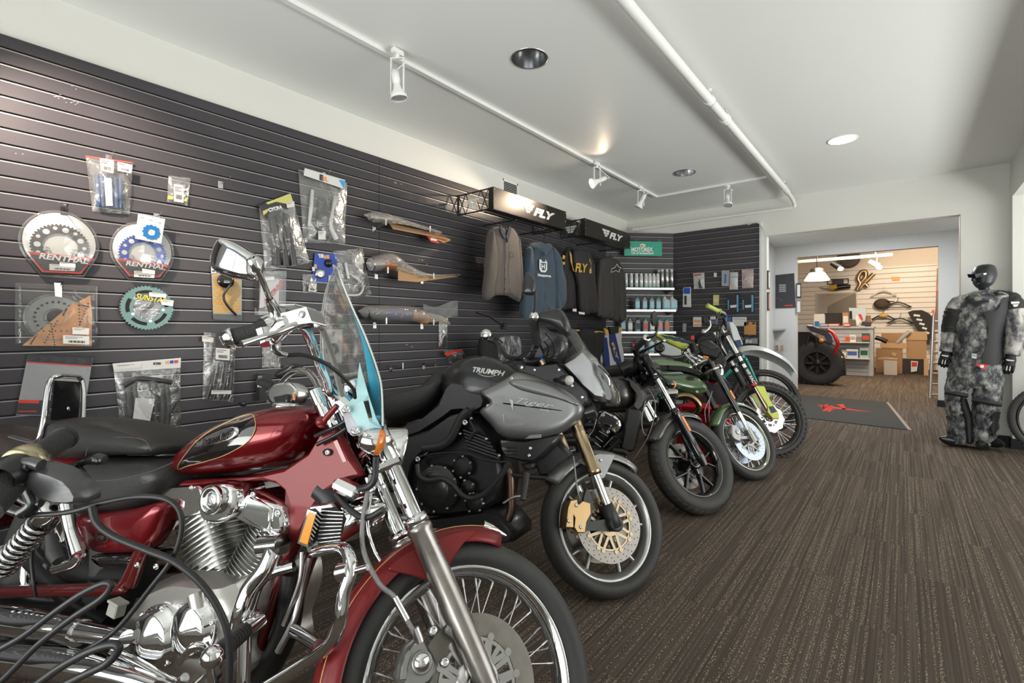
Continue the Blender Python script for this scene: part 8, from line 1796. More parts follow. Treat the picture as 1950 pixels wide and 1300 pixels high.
glove(200,645,190,688,1,'glove');glove(600,668,588,728,-1,'glove')
# pants
m = MB().m(CAMO)
rings_body(m,smooth_secs([(222,556,690,.150,0),(212,560,740,.16,0),(205,560,790,.155,0),(205,556,830,.14,0),(215,552,860,.12,0)]),32,.02,5)
rings_body(m,smooth_secs([(204,372,800,.13,0),(196,345,850,.125,.01),(192,330,900,.12,.015),(194,322,960,.115,.02),(200,350,1020,.11,.01),(208,362,1080,.11,0),(208,362,1140,.115,0),(204,358,1196,.12,0)]),26,.03,6)
rings_body(m,smooth_secs([(368,560,800,.13,0),(366,556,860,.13,.01),(362,545,930,.125,.02),(358,535,990,.12,.02),(358,528,1050,.115,.01),(360,522,1110,.115,0),(356,510,1160,.12,0),(358,480,1206,.12,0)]),26,.03,7)
PN = m.build('riding_pants',t)
for L,nm in (([(194,890,.14),(260,900,.15),(332,912,.12)],'knee_strap'),([(360,938,.14),(450,952,.155),(540,968,.11)],'knee_strap')): m = MB().m(BJ);m.tube([mp(*p) for p in L],.022,10);m.build(nm,PN)
m = MB().m(BJ);rings_body(m,smooth_secs([(280,328,925,.10,.035),(276,345,980,.10,.03),(300,366,1050,.10,.02),(312,366,1130,.11,.012),(322,364,1190,.12,.01)]),18,.01,8);rings_body(m,smooth_secs([(470,540,1010,.09,.03),(440,528,1060,.09,.03),(450,520,1110,.09,.03),(480,505,1150,.09,.03)]),18,.01,9);m.build('black_gusset',PN)
m = MB().m(REDI);m.prism([tsurf(*p,.012) for p in ((380,722),(398,712),(462,722),(436,754))],MP.n*.003);m.m(WHT);m.prism([tsurf(*p,.016) for p in ((408,724),(432,722),(436,738),(414,742))],MP.n*.002);m.build('paper_tag',PN)
m = MB().m(BLKM);P = lambda*a: mp(*a)
for a,b,nm in (((230,1192,.08),(165,1176,.16),'boot'),((430,1208,.05),(400,1222,.20),'boot'),((490,1200,.0),(560,1215,.10),'boot')): m.tube([P(*a),P((a[0] + b[0])/2,(a[1] + b[1])/2,(a[2] + b[2])/2),P(*b)],[.05,.042,.015],12)
m.build('boots',t)
m = MB().m(mat('clear_bag_bits',(.5,.5,.5),.3));settle(t)
t.location.z = max(t.location.z,.003)
# ================================================================ bicycle standing in the window bay
bc = thing('bicycle','bicycle cut off at the frame edge, its front wheel beside the mannequin','bicycle',(1.10,6.46,0));bc.rotation_euler = (math.radians(3),0,PI)
bicycle(bc,.345,.058,1.05,BLKM,[('fork_leg',[Vector((-.22,-.05,.85)),Vector((0,-.055,.345))],.015,BLKM),('fork_leg',[Vector((-.22,.05,.85)),Vector((0,.055,.345))],.015,BLKM),('down_tube',[Vector((-.22,0,.82)),Vector((-.62,0,.32))],.022,BLKM),('top_tube',[Vector((-.24,0,.92)),Vector((-.72,0,.80))],.018,BLKM),('seat_tube',[Vector((-.62,0,.32)),Vector((-.74,0,.85))],.017,BLKM),('chain_stay',[Vector((-.62,0,.32)),Vector((-1.05,0,.345))],.012,BLKM),('seat_stay',[Vector((-.73,0,.78)),Vector((-1.05,0,.345))],.010,BLKM),('handlebar',[Vector((-.28,-.24,1.0)),Vector((-.25,0,.98)),Vector((-.28,.24,1.0))],.013,BLKM),('saddle',[Vector((-.88,0,.95)),Vector((-.62,0,.94))],[.05,.02],BLKM)])
# ================================================================ floor mat
a = hitZ(1687,766,0);b = hitZ(1729,819,0);c = hitZ(1540,797,0);d = c + (a - b)
t = item('door_mat','dark entrance mat with a red jagged logo lying on the carpet before the opening','mat');m = MB().m(mat('mat_grey',(.030,.032,.030),.9,bump=.5,bscale=200));e = (d - a)*.35
m.prism([a,b,c + (c - b)*.3,d + (d - a)*.3],(0,0,.008));m.build('mat_pile',t)
m = MB().m(mat('mat_edging',(.24,.20,.16),.6));u_ = (a - d).normalized();m.prism([a,b,b + u_*.035,a + u_*.035],(0,0,.007));m.build('edging',t)
m = MB().m(mat('mat_red',(.50,.03,.02),.85));F = lambda x,y: (lambda p: p + Vector((0,0,.0085)))(hitZ(x,y,0))
for L in ([(1556,771),(1600,777),(1664,786),(1610,781),(1570,777)],[(1568,772),(1577,770),(1574,783),(1566,784),(1570,779),(1564,778)],[(1578,774),(1586,773),(1582,785),(1575,784)],[(1592,771),(1606,770),(1612,780),(1604,781),(1600,774)],[(1560,775),(1590,781),(1578,782)]): m.prism([F(*p) for p in L],(0,0,.001))
m.build('red_logo',t);settle(t)
# ================================================================ passage: frames, poster, small shelf
PW = Plane((0,SY - .001,0),(0,-1,0),(1,0,0));PP = lambda L: zz(1440,440,3.095,L)
t = item('poster','black poster with small white print on the passage wall','poster');m = MB().m(INK);PW.poly(m,PP([(88,262),(224,248),(232,450),(88,455)]),0,.015);m.build('poster_board',t)
m = MB().m(WHT)
for k in range(4): wtext(m,('TAKE','THE','FULL','RIDE')[k] if 0 else '####',1440 + 155/3.095,440 + (318 + k*12)/3.095,13,.016,pl=PW,hpx=2.6)
m.m(REDI);PW.poly(m,PP([(168,435),(215,433),(215,441),(168,442)]),.015,.017);m.m(GREYS);m.tube([PW(*p,.017) for p in PP([(92,410),(110,395),(140,400),(155,415)])],.003,5);m.build('poster_print',t);settle(t)
SB = Plane((OX0 + .0,0,0),(1,0,0),(0,1,0))
for (y0,y1),lb in (((230,340),'small framed certificate on the pillar, upper of two'),((358,466),'small framed certificate on the pillar, lower of two')):
    t = item('picture_frame',lb,'picture frame','frames on the pillar');m = MB().m(mat('dark_frame',(.05,.035,.025),.4));a = hitY(*PP([(52,y0)])[0],BACKY + .02);z1 = hitX(1440 + 60/3.095,440 + y0/3.095,OX0).z;z0 = hitX(1440 + 60/3.095,440 + y1/3.095,OX0).z;m.b2((OX0 + .001,BACKY + .02,z0),(OX0 + .016,BACKY + .11,z1));m.build('frame',t);m = MB().m(LABEL if y0 < 300 else mat('faded_photo',(.5,.3,.22),.5));m.b2((OX0 + .016,BACKY + .03,z0 + .02),(OX0 + .018,BACKY + .10,z1 - .02));m.build('paper',t);settle(t)
for (x0,y0,x1,y1),lb in (((232,308,246,395),'narrow dark frame beside the poster, upper one'),((232,405,252,487),'narrow pale frame beside the poster, lower one')):
    t = item('picture_frame',lb,'picture frame','frames beside the opening');m = MB().m(INK if y0 < 400 else GREYS);p0 = PW(*PP([(x0,y0)])[0],.0);p1 = PW(*PP([(x1,y1)])[0],.0);m.b2((SX0 - .002,SY - .03,p1.z),(SX0 + .07,SY - .001,p0.z));m.build('frame',t);m = MB().m(LABEL);m.b2((SX0 + .012,SY - .032,p1.z + .03),(SX0 + .058,SY - .03,p0.z - .03));m.build('paper',t);settle(t)
t = item('brochure_shelf','small white wall shelf over a brochure holder behind the bicycle','shelf');m = MB().m(SHM);P = PP([(80,580),(175,572),(175,582),(80,590)]);PW.poly(m,P,0,.25);m.build('shelf_board',t)
m = MB().m(WHITE);PW.poly(m,PP([(82,592),(105,590),(105,720),(82,720)]),0,.12);m.build('side_panel',t)
for k,mt in enumerate((KRAFT,KRAFT,ORC)): m = MB().m(mt);PW.poly(m,PP([(84 + k*30,672),(100 + k*30,670),(100 + k*30,706),(84 + k*30,708)]),.10,.12);m.build('brochure',t)
m = MB().m(SHELL);PW.poly(m,PP([(80,650),(188,640),(182,715),(80,720)]),.13,.135);m.build('clear_front',t);settle(t)
# ================================================================ utility vehicle
UY = 11.9;UP_ = Plane((0,UY,0),(0,-1,0),(1,0,0));U = lambda L: zz(1510,480,5.0,L)
def upt(x,y,n=0): return UP_(1510 + x/5,480 + y/5,n)
t = item('utility_vehicle','blue and black utility vehicle with a red bumper bar, seen through the back opening','vehicle')
c = upt(232,1090);r = .46;m = MB().m(RUB);prof = [(-.02,.24),(-.03,.30),(-.04,.38),(-.03,.44),(.0,.46),(.24,.46),(.27,.44),(.28,.38),(.27,.28),(.26,.24)]
cw = Vector((c.x,UY,.46));m.lathe(cw,Y_,prof,56)
for i in range(30):
    a = 2*PI*i/30
    for k in range(3): m.box(cw + Vector((.465*math.cos(a + k*.09),.03 + k*.09,.465*math.sin(a + k*.09))),(.03,.07,.06),Matrix.Rotation(-a - k*.09,3,'Y'))
Wt = m.build('tyre',t);m = MB().m(mat('satin_black_rim',(.03,.03,.032),.3,.5));m.lathe(cw,Y_,[(-.02,.245),(-.03,.23),(0,.215),(.04,.21)],48);m.lathe(cw - Y_*.02,Y_,[(-.02,.001),(-.02,.07),(.03,.075)],24)
for i in range(8):
    a = 2*PI*i/8;u = Vector((math.cos(a),0,math.sin(a)));v = u.cross(Y_);m.prism([cw + u*.05 - v*.03 - Y_*.02,cw + u*.22 - v*.022 - Y_*.03,cw + u*.22 + v*.022 - Y_*.03,cw + u*.05 + v*.03 - Y_*.02],Y_*.03)
m.m(DARK);m.lathe(cw,Y_,[(.05,.21),(.05,.001)],40);m.build('rim',Wt)
m = MB().m(mat('off_white_bodywork',(.55,.55,.53),.3,coat=.5));m.prism([upt(*p) for p in ((-60,700),(60,690),(130,690),(190,730),(215,765),(150,760),(60,745),(-60,750))],(0,.7,0));m.build('white_fender',t,bevel=.02)
m = MB().m(mat('navy_bodywork',(.012,.02,.06),.25,coat=.8));m.prism([upt(*p,.03) for p in ((125,700),(190,705),(250,730),(330,755),(370,800),(380,860),(330,870),(300,800),(220,770),(170,750))],(0,.6,0));m.prism([upt(*p,.0) for p in ((320,830),(375,865),(395,940),(370,960),(330,900))],(0,.5,0));m.build('navy_body_panel',t,bevel=.015)
m = MB().m(GLASSD);m.prism([upt(*p,.05) for p in ((200,730),(260,745),(300,785),(270,785),(215,760))],(0,.05,0));m.build('headlamp',t)
m = MB().m(BLKM);m.prism([upt(*p,-.2) for p in ((-60,760),(140,760),(200,790),(330,880),(360,960),(300,1000),(-60,1000))],(0,1.2,0));m.build('wheel_well',t);m = MB().m(BLKM);coil(upt(215,810,.0),upt(235,920,-.0),.05,.010,7,m);m.tube([upt(150,800,.0),upt(130,900,0)],.04,10,sub=1);m.tube([upt(110,940,0),upt(300,910,0)],.03,10,sub=1);m.build('suspension',t)
m = MB().m(mat('amber_lit_marker',(.9,.3,.02),.2,coat=1));m.ball(upt(272,842,.06),(.05,.03,.04),14,8);m.build('amber_marker',t)
m = MB().m(mat('red_bumper_paint',(.55,.02,.02),.25,coat=1));m.tube([upt(*p) for p in ((335,742,.0),(375,765,.05),(405,810,.08),(428,860,.08),(415,920,.05),(398,975,.0))],.035,12);m.build('bumper_bar',t);m = MB().m(BLKM);m.prism([upt(*p,-.1) for p in ((440,1090),(500,1085),(505,1175),(445,1175))],(0,.2,0));m.prism([upt(*p,-.2) for p in ((330,960),(440,1000),(445,1130),(360,1100))],(0,.3,0));m.build('front_bumper',t);m = MB().m(CHROME);m.tube([upt(*p) for p in ((430,980),(470,1005),(440,1010))],.02,8);m.build('tow_hook',t)
settle(t)
# ================================================================ sales counter with goods
CY = 15.0;CP = Plane((0,CY,0),(0,-1,0),(1,0,0))
def cp_(x,y,n=0): return CP(1510 + x/5,480 + y/5,n)
CGREY = mat('counter_grey_laminate',(.42,.44,.46),.4);x0 = cp_(290,720).x;x1 = cp_(765,720).x;zt = cp_(500,715).z
t = item('sales_counter','grey slatwall sales counter with two display shelves in the second room','counter')
m = MB().m(CGREY);m.b2((x0 - .8,CY,0),(x1,CY + .6,zt - .03));m.m(mat('counter_groove',(.20,.21,.22),.6))
for k in range(11): m.b2((x0 - .8,CY - .003,.08 + k*.098),(x1 - .1,CY + .001,.094 + k*.098))
m.build('counter_body',t);m = MB().m(CGREY);m.b2((x0 - .85,CY - .05,zt - .03),(x1 + .02,CY + .65,zt + .02));m.build('counter_top',t,bevel=.004);m = MB().m(CGREY);m.b2((x1 - .10,CY - .02,0),(x1,CY,zt - .03));m.build('end_panel',t)
zs = []
for y in (855,1008):
    z = cp_(560,y,.25).z;zs.append(z);m = MB().m(mat('pale_shelf',(.66,.66,.64),.4));m.b2((x0,CY - .28,z - .02),(x1 - .06,CY,z));m.build('display_shelf',t)
settle(t)
def goods(px,base_z,w_,h_,mt,name,lab,cat,n=.14,d_=.1,Yb=None,extra=None,top=None):
    P = Plane((0,Yb or CY,0),(0,-1,0),(1,0,0));c = P(1510 + px/5,600,n);t = item(name,lab,cat,'goods on the sales counter');m = MB().m(mt);m.b2((c.x - w_/2,c.y - d_/2,base_z),(c.x + w_/2,c.y + d_/2,base_z + h_));m.build('box_body',t,bevel=.004)
    if extra: m = MB().m(extra);m.b2((c.x - w_*.4,c.y - d_/2 - .002,base_z + h_*.3),(c.x + w_*.4,c.y - d_/2,base_z + h_*.75));m.build('label',t)
    if top: m = MB().m(top);m.b2((c.x - w_/2 - .002,c.y - d_/2 - .002,base_z + h_*.8),(c.x + w_/2 + .002,c.y + d_/2 + .002,base_z + h_ + .002));m.build('lid',t)
    return settle(t)
DGRN = mat('dark_green_pack',(.02,.09,.06),.4)
goods(695,zs[0],.16,.22,DGRN,'display_box','dark green box with a red mark on the upper counter shelf','box',extra=REDI);goods(570,zs[0],.13,.18,LABEL,'display_box','white framed pack on the upper counter shelf','box',extra=GP_);goods(523,zs[0],.10,.13,mat('orange_red_pack',(.60,.10,.03),.4),'display_box','orange-red pack on the upper counter shelf','box');goods(628,zs[0],.12,.11,mat('olive_pack',(.22,.19,.14),.5),'display_box','olive pack between white and green ones on the counter shelf','box')
goods(565,zs[1],.24,.22,mat('blue_white_pack',(.50,.55,.66),.35),'display_box','wide white and blue box on the lower counter shelf','box',extra=mat('deep_blue_print',(.06,.12,.35),.4),top=CARDW);goods(678,zs[1],.18,.26,mat('clear_green_pack',(.38,.46,.42),.3),'display_box','tall pale pack with a green label on the lower counter shelf','box',extra=DGRN);goods(490,zs[1],.12,.19,mat('tan_pack',(.42,.34,.26),.4),'display_box','tan pack on the lower counter shelf','box',extra=LABEL);goods(448,zs[1],.10,.17,mat('dim_tan_pack',(.30,.27,.23),.4),'display_box','dim tan pack at the near end of the lower counter shelf','box')
zt2 = zt + .02;BK = CY + .3
goods(275,zt2,.36,.34,LABEL,'notice_board','white printed notice standing on the sales counter','notice',n=0,d_=.04,Yb=BK,extra=CARDW)
t = item('computer_monitor','black computer monitor standing on the sales counter','monitor');P = Plane((0,BK,0),(0,-1,0),(1,0,0));c = P(1510 + 392/5,600,0);m = MB().m(BLKM);m.b2((c.x - .22,c.y - .02,zt2 + .05),(c.x + .22,c.y + .03,zt2 + .36));m.build('screen_housing',t);m = MB().m(GLASSD);m.b2((c.x - .20,c.y - .023,zt2 + .07),(c.x + .20,c.y - .02,zt2 + .34));m.build('screen',t);m = MB().m(BLKM);m.b2((c.x - .03,c.y,zt2),(c.x + .03,c.y + .03,zt2 + .1));m.b2((c.x - .1,c.y - .06,zt2),(c.x + .1,c.y + .08,zt2 + .01));m.build('stand',t);settle(t)
goods(300,zt2,.20,.08,mat('violet_pack',(.08,.05,.22),.4),'display_box','small violet and white pack on the counter below the notice','box',n=.05,Yb=CY + .1,extra=WHT);goods(388,zt2,.27,.08,mat('red_snack_pack',(.45,.08,.04),.4),'display_box','flat red pack on the counter below the monitor','box',n=.05,Yb=CY + .1,extra=LABEL);goods(230,zt2,.10,.14,mat('cyan_bottle',(.02,.22,.45),.3),'display_box','small cyan pack on the counter end near the vehicle','box',n=.05,Yb=CY + .1)
goods(503,zt2,.13,.36,mat('tan_display',(.50,.34,.18),.5),'display_stand','tall tan card display on the sales counter','display stand',n=0,Yb=CY + .2,extra=LABEL,top=KRAFT);goods(515,zt2,.14,.07,REDI,'display_box','red and white carton at the foot of the tan display','box',n=.12,Yb=CY + .1,extra=WHT);goods(712,zt2,.12,.28,mat('brown_display',(.25,.14,.08),.5),'display_stand','brown carton standing behind the black tray on the counter','display stand',n=0,Yb=CY + .25)
t = item('glove_display','white and pale blue hanging bag display on the sales counter','display stand');P = Plane((0,CY + .2,0),(0,-1,0),(1,0,0));W5 = lambda L: zz(1510,480,5,L)
m = MB().m(mat('pale_blue_bag',(.50,.60,.66),.35));P.poly(m,W5([(535,530),(690,535),(700,580),(690,650),(560,640),(540,590)]),0,.08);m.m(BLKM);P.poly(m,W5([(538,560),(562,560),(566,640),(540,630)]),.08,.09);m.m(REDI);P.poly(m,W5([(620,590),(650,590),(670,650),(640,640)]),.08,.085);m.m(WHT);P.poly(m,W5([(600,600),(618,600),(650,650),(610,705),(598,650)]),.085,.09);m.build('bag_front',t);m = MB().m(SILV);a = P(1510 + 615/5,600,0);m.cyl((a.x,CY + .2,zt2),(a.x,CY + .2,zt2 + .3),.012);m.build('post',t);settle(t)
t = item('counter_tray','slanted black card terminal at the end of the sales counter','card terminal');m = MB().m(BLKM);P.poly(m,W5([(665,660),(755,668),(742,700),(648,700)]),.05,.20);m.build('tray',t);settle(t)
# ================================================================ goods on the far wall
FP = Plane((0,FY - .02,0),(0,-1,0),(1,0,0))
def fw(x,y,n=0): return FP(1510 + x/5,480 + y/5,n)
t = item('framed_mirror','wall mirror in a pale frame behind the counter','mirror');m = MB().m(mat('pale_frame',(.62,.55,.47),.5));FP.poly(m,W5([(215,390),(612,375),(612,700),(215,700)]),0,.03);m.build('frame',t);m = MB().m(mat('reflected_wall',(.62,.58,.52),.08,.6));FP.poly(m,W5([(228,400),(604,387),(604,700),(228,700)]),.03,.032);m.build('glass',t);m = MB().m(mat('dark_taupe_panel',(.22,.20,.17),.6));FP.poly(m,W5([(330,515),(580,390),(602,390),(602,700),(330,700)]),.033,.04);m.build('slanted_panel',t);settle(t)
t = item('wall_rack','black open rack part fixed high on the far wall','rack');m = MB().m(BLKM)
for L in ([(330,262),(330,305)],[(528,250),(528,300)]): m.tube([fw(*p,.05) for p in L],.012,8,sub=1)
m.tube([fw(330,262,.05),fw(528,252,.05)],.012,8,sub=1);m.tube([fw(330,305,.05),fw(528,300,.05)],.012,8,sub=1);FP.poly(m,W5([(375,255),(485,252),(485,305),(375,305)]),.02,.08);m.build('rack_frame',t);settle(t)
t = item('exhaust_part','yellow and black silencer on the far wall below the black rack','exhaust');m = MB().m(BLKM);m.tube([fw(400,340,.12),fw(470,330,.12),fw(548,325,.12)],[.09,.08,.06],14);m.m(mat('yellow_sleeve',(.62,.38,.05),.35));m.tube([fw(348,342,.12),fw(420,332,.12)],[.08,.10],14,sub=1);m.m(SILV);m.tube([fw(260,328,.12),fw(300,345,.12),fw(348,345,.12)],.02,8);m.build('silencer',t);settle(t)
t = item('exhaust_part','bronze coiled exhaust header hanging on the far wall','exhaust');m = MB().m(mat('bronze_header',(.42,.30,.18),.3,.8));m.tube([fw(*p,.12) for p in ((610,360),(640,300),(620,250),(650,190),(690,185),(690,240),(650,290),(690,285),(770,205))],.06,12);m.tube([fw(*p,.18) for p in ((640,350),(680,300),(715,330))],.05,12);m.build('header_pipe',t);settle(t)
t = item('cap','dark brown cap hanging on the far wall','cap');G7 = lambda x,y: (1640 + x/4.0625,470 + y/4.0625)
m = MB().m(mat('brown_cap',(.08,.055,.04),.8));c = FP(*G7(160,440),.15);m.ball(c,(.20,.14,.16),18,10);m.build('crown',t);m = MB().m(mat('brown_cap',(.08,.055,.04),.8));m.ball(c + Vector((.16,-.05,.06)),(.15,.10,.02),14,8);m.build('peak',t);settle(t)
def coat_hanger(x,y,w_,mt,lab,clip=None):
    t = item('coat_hanger',lab,'hanger','hangers on the far wall');c = FP(*G7(x,y),.15);m = MB().m(mt);m.tube([c + Vector((-w_,0,-.12)),c + Vector((0,0,.03)),c + Vector((w_,0,-.12))],.020,8,sub=4);m.tube([c + Vector((-w_,0,-.12)),c + Vector((w_,0,-.12))],.012,8,sub=1);m.tube([c + Vector((0,0,.03)),c + Vector((0,0,.10)),c + Vector((.03,0,.15)),c + Vector((0,.0,.17))],.007,6);m.build('hanger_bar',t)
    if clip: m = MB().m(clip);m.ball(c + Vector((0,0,.0)),(.11,.05,.06),14,8);m.build('size_disc',t)
    return settle(t)
coat_hanger(175,345,.30,CARDW,'white coat hanger on the far wall, above the cap');coat_hanger(280,435,.32,BLKM,'black coat hanger to the side of the cap on the far wall');coat_hanger(170,530,.28,BLKM,'black coat hanger with a yellow disc below the cap',mat('yellow_disc',(.65,.45,.10),.4));coat_hanger(300,560,.30,BLKM,'black coat hanger beside the dark flag, lowest one')
t = item('flag','black feather flag with white lettering leaning on the far wall','flag');m = MB().m(mat('flag_black',(.025,.022,.022),.7));P = [FP(*G7(*p),.35) for p in ((360,505),(400,490),(470,488),(520,510),(555,545),(560,620),(540,700),(520,760),(490,720),(430,640),(395,570))];m.prism(P,(0,.02,0));m.build('flag_cloth',t)
m = MB().m(WHT);a = FP(*G7(430,530),.375);b = FP(*G7(520,680),.375);r = (b - a).normalized()
for k in range(5): p = a.lerp(b,k/4.5);m.box(p,(.14 - .01*k,.004,.055),rotm('Y',10 + 4*k))
m.build('white_lettering',t);m = MB().m(SILV);a = FP(*G7(560,500),.3);m.cyl((a.x,a.y,0.0),(a.x,a.y,a.z),.015);m.build('flag_pole',t);settle(t)
t = item('price_ticket','small orange ticket high on the far wall','ticket');m = MB().m(mat('orange_ticket',(.85,.42,.12),.5));P = [G7(235,232),G7(298,230),G7(298,260),G7(240,262)];FP.poly(m,P,.01,.03);tag(m.build('card',t));settle(t)
# cardboard boxes on the floor
BY = 16.3;BP = Plane((0,BY,0),(0,-1,0),(1,0,0));CARD = mat('cardboard',(.38,.22,.11),.7,var=.08,vscale=2);CARD2 = mat('pale_cardboard',(.55,.37,.20),.7)
def carton(L,lab,y=BY,d_=.5,mt=CARD,flaps=(),z0=0,name='cardboard_box',tape=None):
    P = Plane((0,y,0),(0,-1,0),(1,0,0));t = item(name,lab,'box','cartons on the floor of the second room');q0 = P(*G7(*L[0]));q1 = P(*G7(*L[1]));zb = z0 if z0 is not None else q1.z
    m = MB().m(mt);m.b2((q0.x,y,zb),(q1.x,y + d_,q0.z));m.build('carton_body',t)
    for f in flaps: m = MB().m(CARD2);m.prism([P(*G7(*p),.02) for p in f],(0,.012,0));m.build('flap',t)
    if tape: m = MB().m(tape);m.b2((q0.x + (q1.x - q0.x)*.45,y - .003,zb + .1),(q0.x + (q1.x - q0.x)*.55,y,q0.z));m.build('tape',t)
    return settle(t)
carton([(112,790),(318,965)],'large open cardboard box on the floor beside the counter',flaps=([(145,740),(348,745),(345,785),(145,775)],[(235,815),(275,820),(265,850),(240,840)]));carton([(175,860),(278,975)],'small pale box with open flaps standing before the large carton',y=BY - .6,d_=.35,mt=mat('pale_box',(.46,.43,.38),.7),flaps=([(128,860),(190,852),(190,862),(130,870)],[(190,852),(280,858),(280,872),(190,868)]));carton([(350,655),(505,870)],'tall tan carton stacked on other goods near the flag',y=BY + .1,z0=None,mt=mat('tan_carton',(.45,.28,.14),.65),flaps=([(352,655),(508,655),(512,722),(350,720)],));carton([(155,668),(320,790)],'brown carton at the back, behind the large open box',y=BY + .8,d_=.4)
carton([(320,870),(510,965)],'low black crate with a red and white label under the tall tan carton',mt=mat('black_crate',(.03,.03,.03),.5),tape=None,d_=.6);carton([(485,865),(520,968)],'narrow tan carton standing upright beside the black crate',y=BY - .25,d_=.2,mt=CARD2)
t = item('price_ticket','red and white label card leaning on the low black crate','ticket');P = Plane((0,BY - .02,0),(0,-1,0),(1,0,0));m = MB().m(CARDW);P.poly(m,[G7(*p) for p in ((385,880),(440,885),(430,960),(385,968))],0,.02);m.m(REDI);P.poly(m,[G7(*p) for p in ((390,890),(432,892),(430,925),(390,926))],.02,.022);m.build('card',t);settle(t)
t = item('plastic_bag_roll','grey tube-shaped roll lying across the cartons','roll');P = Plane((0,BY + .1,0),(0,-1,0),(1,0,0));m = MB().m(mat('grey_roll',(.45,.43,.40),.5));m.tube([P(*G7(280,740),.1),P(*G7(320,700),.1),P(*G7(375,655),.05)],.05,12);m.m(BLKM);m.tube([P(*G7(110,700),.1),P(*G7(160,715),.1),P(*G7(200,735),.1)],.06,10);m.build('roll',t);settle(t)
# ladder by the jamb
LY = 10.3;LP2 = Plane((0,LY,0),(0,-1,0),(1,0,0));t = item('ladder','aluminium step ladder leaning inside the right jamb of the back opening','ladder');a0 = hitZ(1640 + 532/4.0625,470 + 1172/4.0625,0);a1 = a0 + Vector((.34,.12,0))
top0 = Vector((a0.x + .06,a0.y + .35,1.42));top1 = top0 + Vector((.30,.12,0))
for a,b in ((a0,top0),(a1,top1)): m = MB().m(SILV);m.tube([a,b],.022,8,sub=1);m.build('rail',t)
for k in range(8): m = MB().m(SILV);f = (k + .35)/8;m.tube([a0.lerp(top0,f),a1.lerp(top1,f)],.018,8,sub=1);m.build('rung',t)
settle(t)
t = item('wall_banner','narrow dark and red hanging strip beside the right jamb of the second room','banner');P = Plane((0,13,0),(0,-1,0),(1,0,0));m = MB().m(mat('brown_strip',(.22,.13,.10),.6));P.poly(m,[G7(*p) for p in ((585,165),(605,165),(605,640),(552,640),(575,470))],0,.04);m.m(mat('red_strip',(.60,.14,.08),.5));P.poly(m,[G7(*p) for p in ((584,300),(604,300),(604,345),(584,345))],.04,.05);P.poly(m,[G7(*p) for p in ((545,492),(566,486),(564,508),(545,510))],.04,.05);m.build('strip',t);settle(t)
# pendant lamp and spotlights of the second room
t = item('pendant_lamp','silver pendant lamp with a glowing ribbed shade in the second room','pendant lamp');LPY = 13.0;P = Plane((0,LPY,0),(0,-1,0),(1,0,0));c = P(1510 + 228/5,480 + 270/5);zt_ = P(1510 + 228/5,480 + 150/5).z;zm_ = P(1510 + 228/5,480 + 195/5).z
m = MB().m(STEEL);m.lathe((c.x,LPY,zm_),(0,0,1),[(0,.14),(zt_ - zm_ - .02,.13),(zt_ - zm_,.06),(zt_ - zm_,.001)],24);m.build('housing',t);m = MB().m(mat('glowing_shade',(.95,.8,.65),.3,emit=(1,.78,.55),estr=1.6));m.lathe((c.x,LPY,c.z),(0,0,1),[(0,.25),(.02,.25),(zm_ - c.z,.15)],32);m.build('shade',t);m = MB().m(BLKM);m.cyl((c.x,LPY,zt_),(c.x,LPY,3.9),.008,n=8);m.build('cord',t);settle(t)
t = item('ceiling_light_track','white lighting track near the top of the back opening in the second room','light track');a = Plane((0,13.5,0),(0,-1,0),(1,0,0));p0 = a(1519,497);p1 = a(1700,483);m = MB().m(WHITE);m.b2((p0.x,13.48,p1.z - .05),(p1.x,13.54,p1.z + .02));m.build('track_bar',t)
m = MB().m(WHITE)
for x in (p0.x + .4,p1.x - .3): m.cyl((x,13.51,p1.z),(x,13.51,3.9),.01,n=8)
m.build('suspension_rod',t);settle(t)
for (x,y,lit,lb) in ((1597,508,1,'lit black spotlight on the track in the second room'),(1670,505,1,'lit white spotlight on the track in the second room')):
    t = item('track_spotlight',lb,'spotlight');c = a(x,y);m = MB().m(BLKM if 'black' in lb else WHITE);m.tube([c + Vector((-.14,0,.10)),c + Vector((.02,-.02,-.02))],[.05,.07],14,sub=1);m.cyl(c + Vector((0,0,.0)),c + Vector((0,0,.22)),.012,n=8);m.build('lamp_body',t);m = MB().m(BULBON);m.ball(c + Vector((.04,-.04,-.05)),(.06,.05,.045),12,8);m.build('lamp_face',t);settle(t)
t = item('duct_vent','dark round vent high in the second room','vent');c = fw(532,60,.0);m = MB().m(mat('dark_vent',(.12,.10,.09),.6));m.lathe(c,(0,-1,0),[(0,.30),(.12,.30),(.14,.24),(.14,.001)],28);m.build('vent_body',t);settle(t)
# light of the second room
area_light('second_room_ceiling_lamps',(-.2,13.5,3.8),(-.2,14.5,0),3.0,5.0,300,(1,.80,.60));spot_light('second_room_spot',(.2,14.8,3.3),(.6,FY,2.0),240,75,.7,(1,.80,.58),.1)
area_light('passage_lamp',(-.45,8.3,2.62),(-.45,8.4,0),.9,.9,42,(.97,.98,1.0))
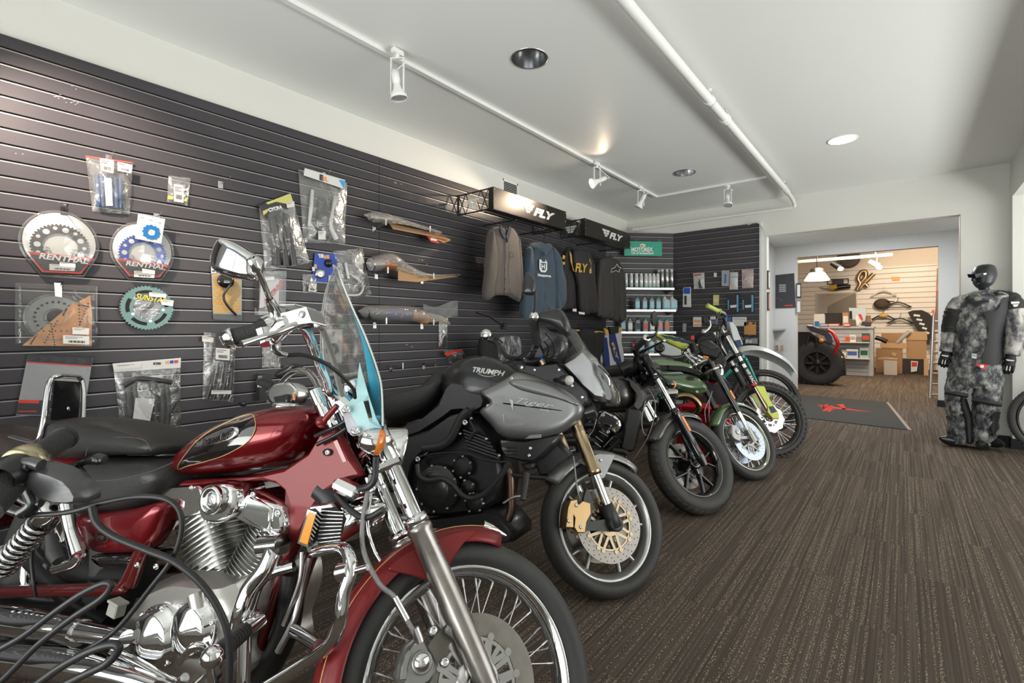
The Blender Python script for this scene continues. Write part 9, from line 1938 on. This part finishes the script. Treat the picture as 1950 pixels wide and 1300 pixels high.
# ================================================================ handlebar of a bicycle-like machine standing nearest to the camera
ND = .78;NP = Plane(CAMP + FWD*ND,-FWD,RGT)
N1 = lambda L,n=0: [NP(p[0]/2.1667,700 + p[1]/2.1667,p[2] if len(p) > 2 else n) for p in L]
t = item('motorcycle_handlebar','black handlebar with brass ring and looping cables, cut off by the frame nearest the camera','handlebar')
gr = mat('ribbed_grip',(.032,.032,.033),.65,bump=.6,bscale=260)
m = MB().m(gr);a,b = N1([(268,288,-.06),(120,385,.02)]);m.cyl(a,b,.0175,n=32);m.lathe(a,a - b,[(-.004,.0175),(-.004,.020),(.002,.020),(.005,.014),(.005,.001)],28)
for i in range(24): m.lathe(a.lerp(b,i/24),b - a,[(0,.0176),(.001,.0182),(.003,.0182),(.004,.0176)],28)
m.build('grip',t)
m = MB().m(mat('brass_ring',(.42,.37,.24),.25,1.0));d = (b - a).normalized();m.lathe(b,d,[(-.012,.018),(-.010,.026),(.004,.030),(.010,.031),(.018,.028),(.020,.018)],36);m.build('brass_ring',t)
m = MB().m(gr);c,e = N1([(92,425,.03),(-60,590,.10)]);m.tube([c,e],.0205,28,sub=1);m.m(BLKM);m.lathe(b + d*.02,d,[(0,.024),(.012,.027),(.030,.024),(.04,.02)],28);m.build('bar_end_section',t)
m = MB().m(mat('lever_grey',(.10,.10,.105),.3,.5,bump=.1,bscale=80));P = [(105,430),(150,395),(200,392),(260,410),(330,440),(370,480),(392,520),(388,545),(350,552),(280,548),(200,520),(160,480)]
O = N1(P,.03);m.loft([[p + FWD*.012 for p in O],[p - FWD*.012 for p in O],[(sum(O,Vector())/len(O)).lerp(p,.75) - FWD*.024 for p in O]],True);m.tube(N1([(20,430,.04),(60,400,.05),(130,392,.05),(170,402,.05)]),.009,10);m.tube(N1([(8,448,.04),(60,418,.055),(120,408,.055)]),.006,10);m.build('lever_perch',t)
m = MB().m(BLKM);m.tube(N1([(330,395,.0),(360,385,.0),(400,378,.0),(432,380,.0)]),[.006,.006,.010,.008],10);m.tube(N1([(320,400),(345,430),(350,445)]),.004,8);m.ball(N1([(405,380)])[0],(.012,.008,.009),14,8);m.m(mat('red_small',(.7,.02,.02),.4));m.tube(N1([(372,378,.004),(392,374,.004)]),.003,6,sub=1);m.build('switch',t)
m = MB().m(BLKM);m.tube(N1([(120,460),(118,500),(140,560),(90,600)],.01),.010,10);m.tube(N1([(60,520),(110,555),(170,560)],.01),.006,10);m.tube(N1([(0,560),(60,590),(120,600)],.01),.008,10);m.build('cable_ferrules',t)
for L,r_,lb in (([(60,600,.0),(180,605,0),(300,592,0),(430,555,0),(560,532,0),(680,540,0),(740,590,0),(748,680,0),(710,790,0),(620,910,0),(480,1080,0),(330,1180,0),(100,1330,0)],.0042,'upper loop'),
                  ([(378,570,.01),(400,640,.01),(470,695,.01),(600,750,.01),(720,800,.01),(830,890,.01),(910,1010,.01),(945,1130,.01),(945,1300,.01),(930,1420,.01)],.0055,'hose'),
                  ([(-60,1190,.02),(90,1110,.02),(230,1005,.02),(340,930,.02),(430,888,.02),(458,900,.02),(420,950,.02),(300,1030,.02),(160,1140,.02),(40,1260,.02),(-60,1350,.02)],.0050,'far loop'),
                  ([(120,1330,.02),(250,1235,.02),(380,1165,.02),(470,1140,.02),(488,1165,.02),(440,1220,.02),(340,1270,.02),(200,1340,.02)],.0062,'low loop')):
    m = MB().m(CABLE);m.tube(N1(L),r_,12,sub=8);m.build('cable',t)
settle(t)
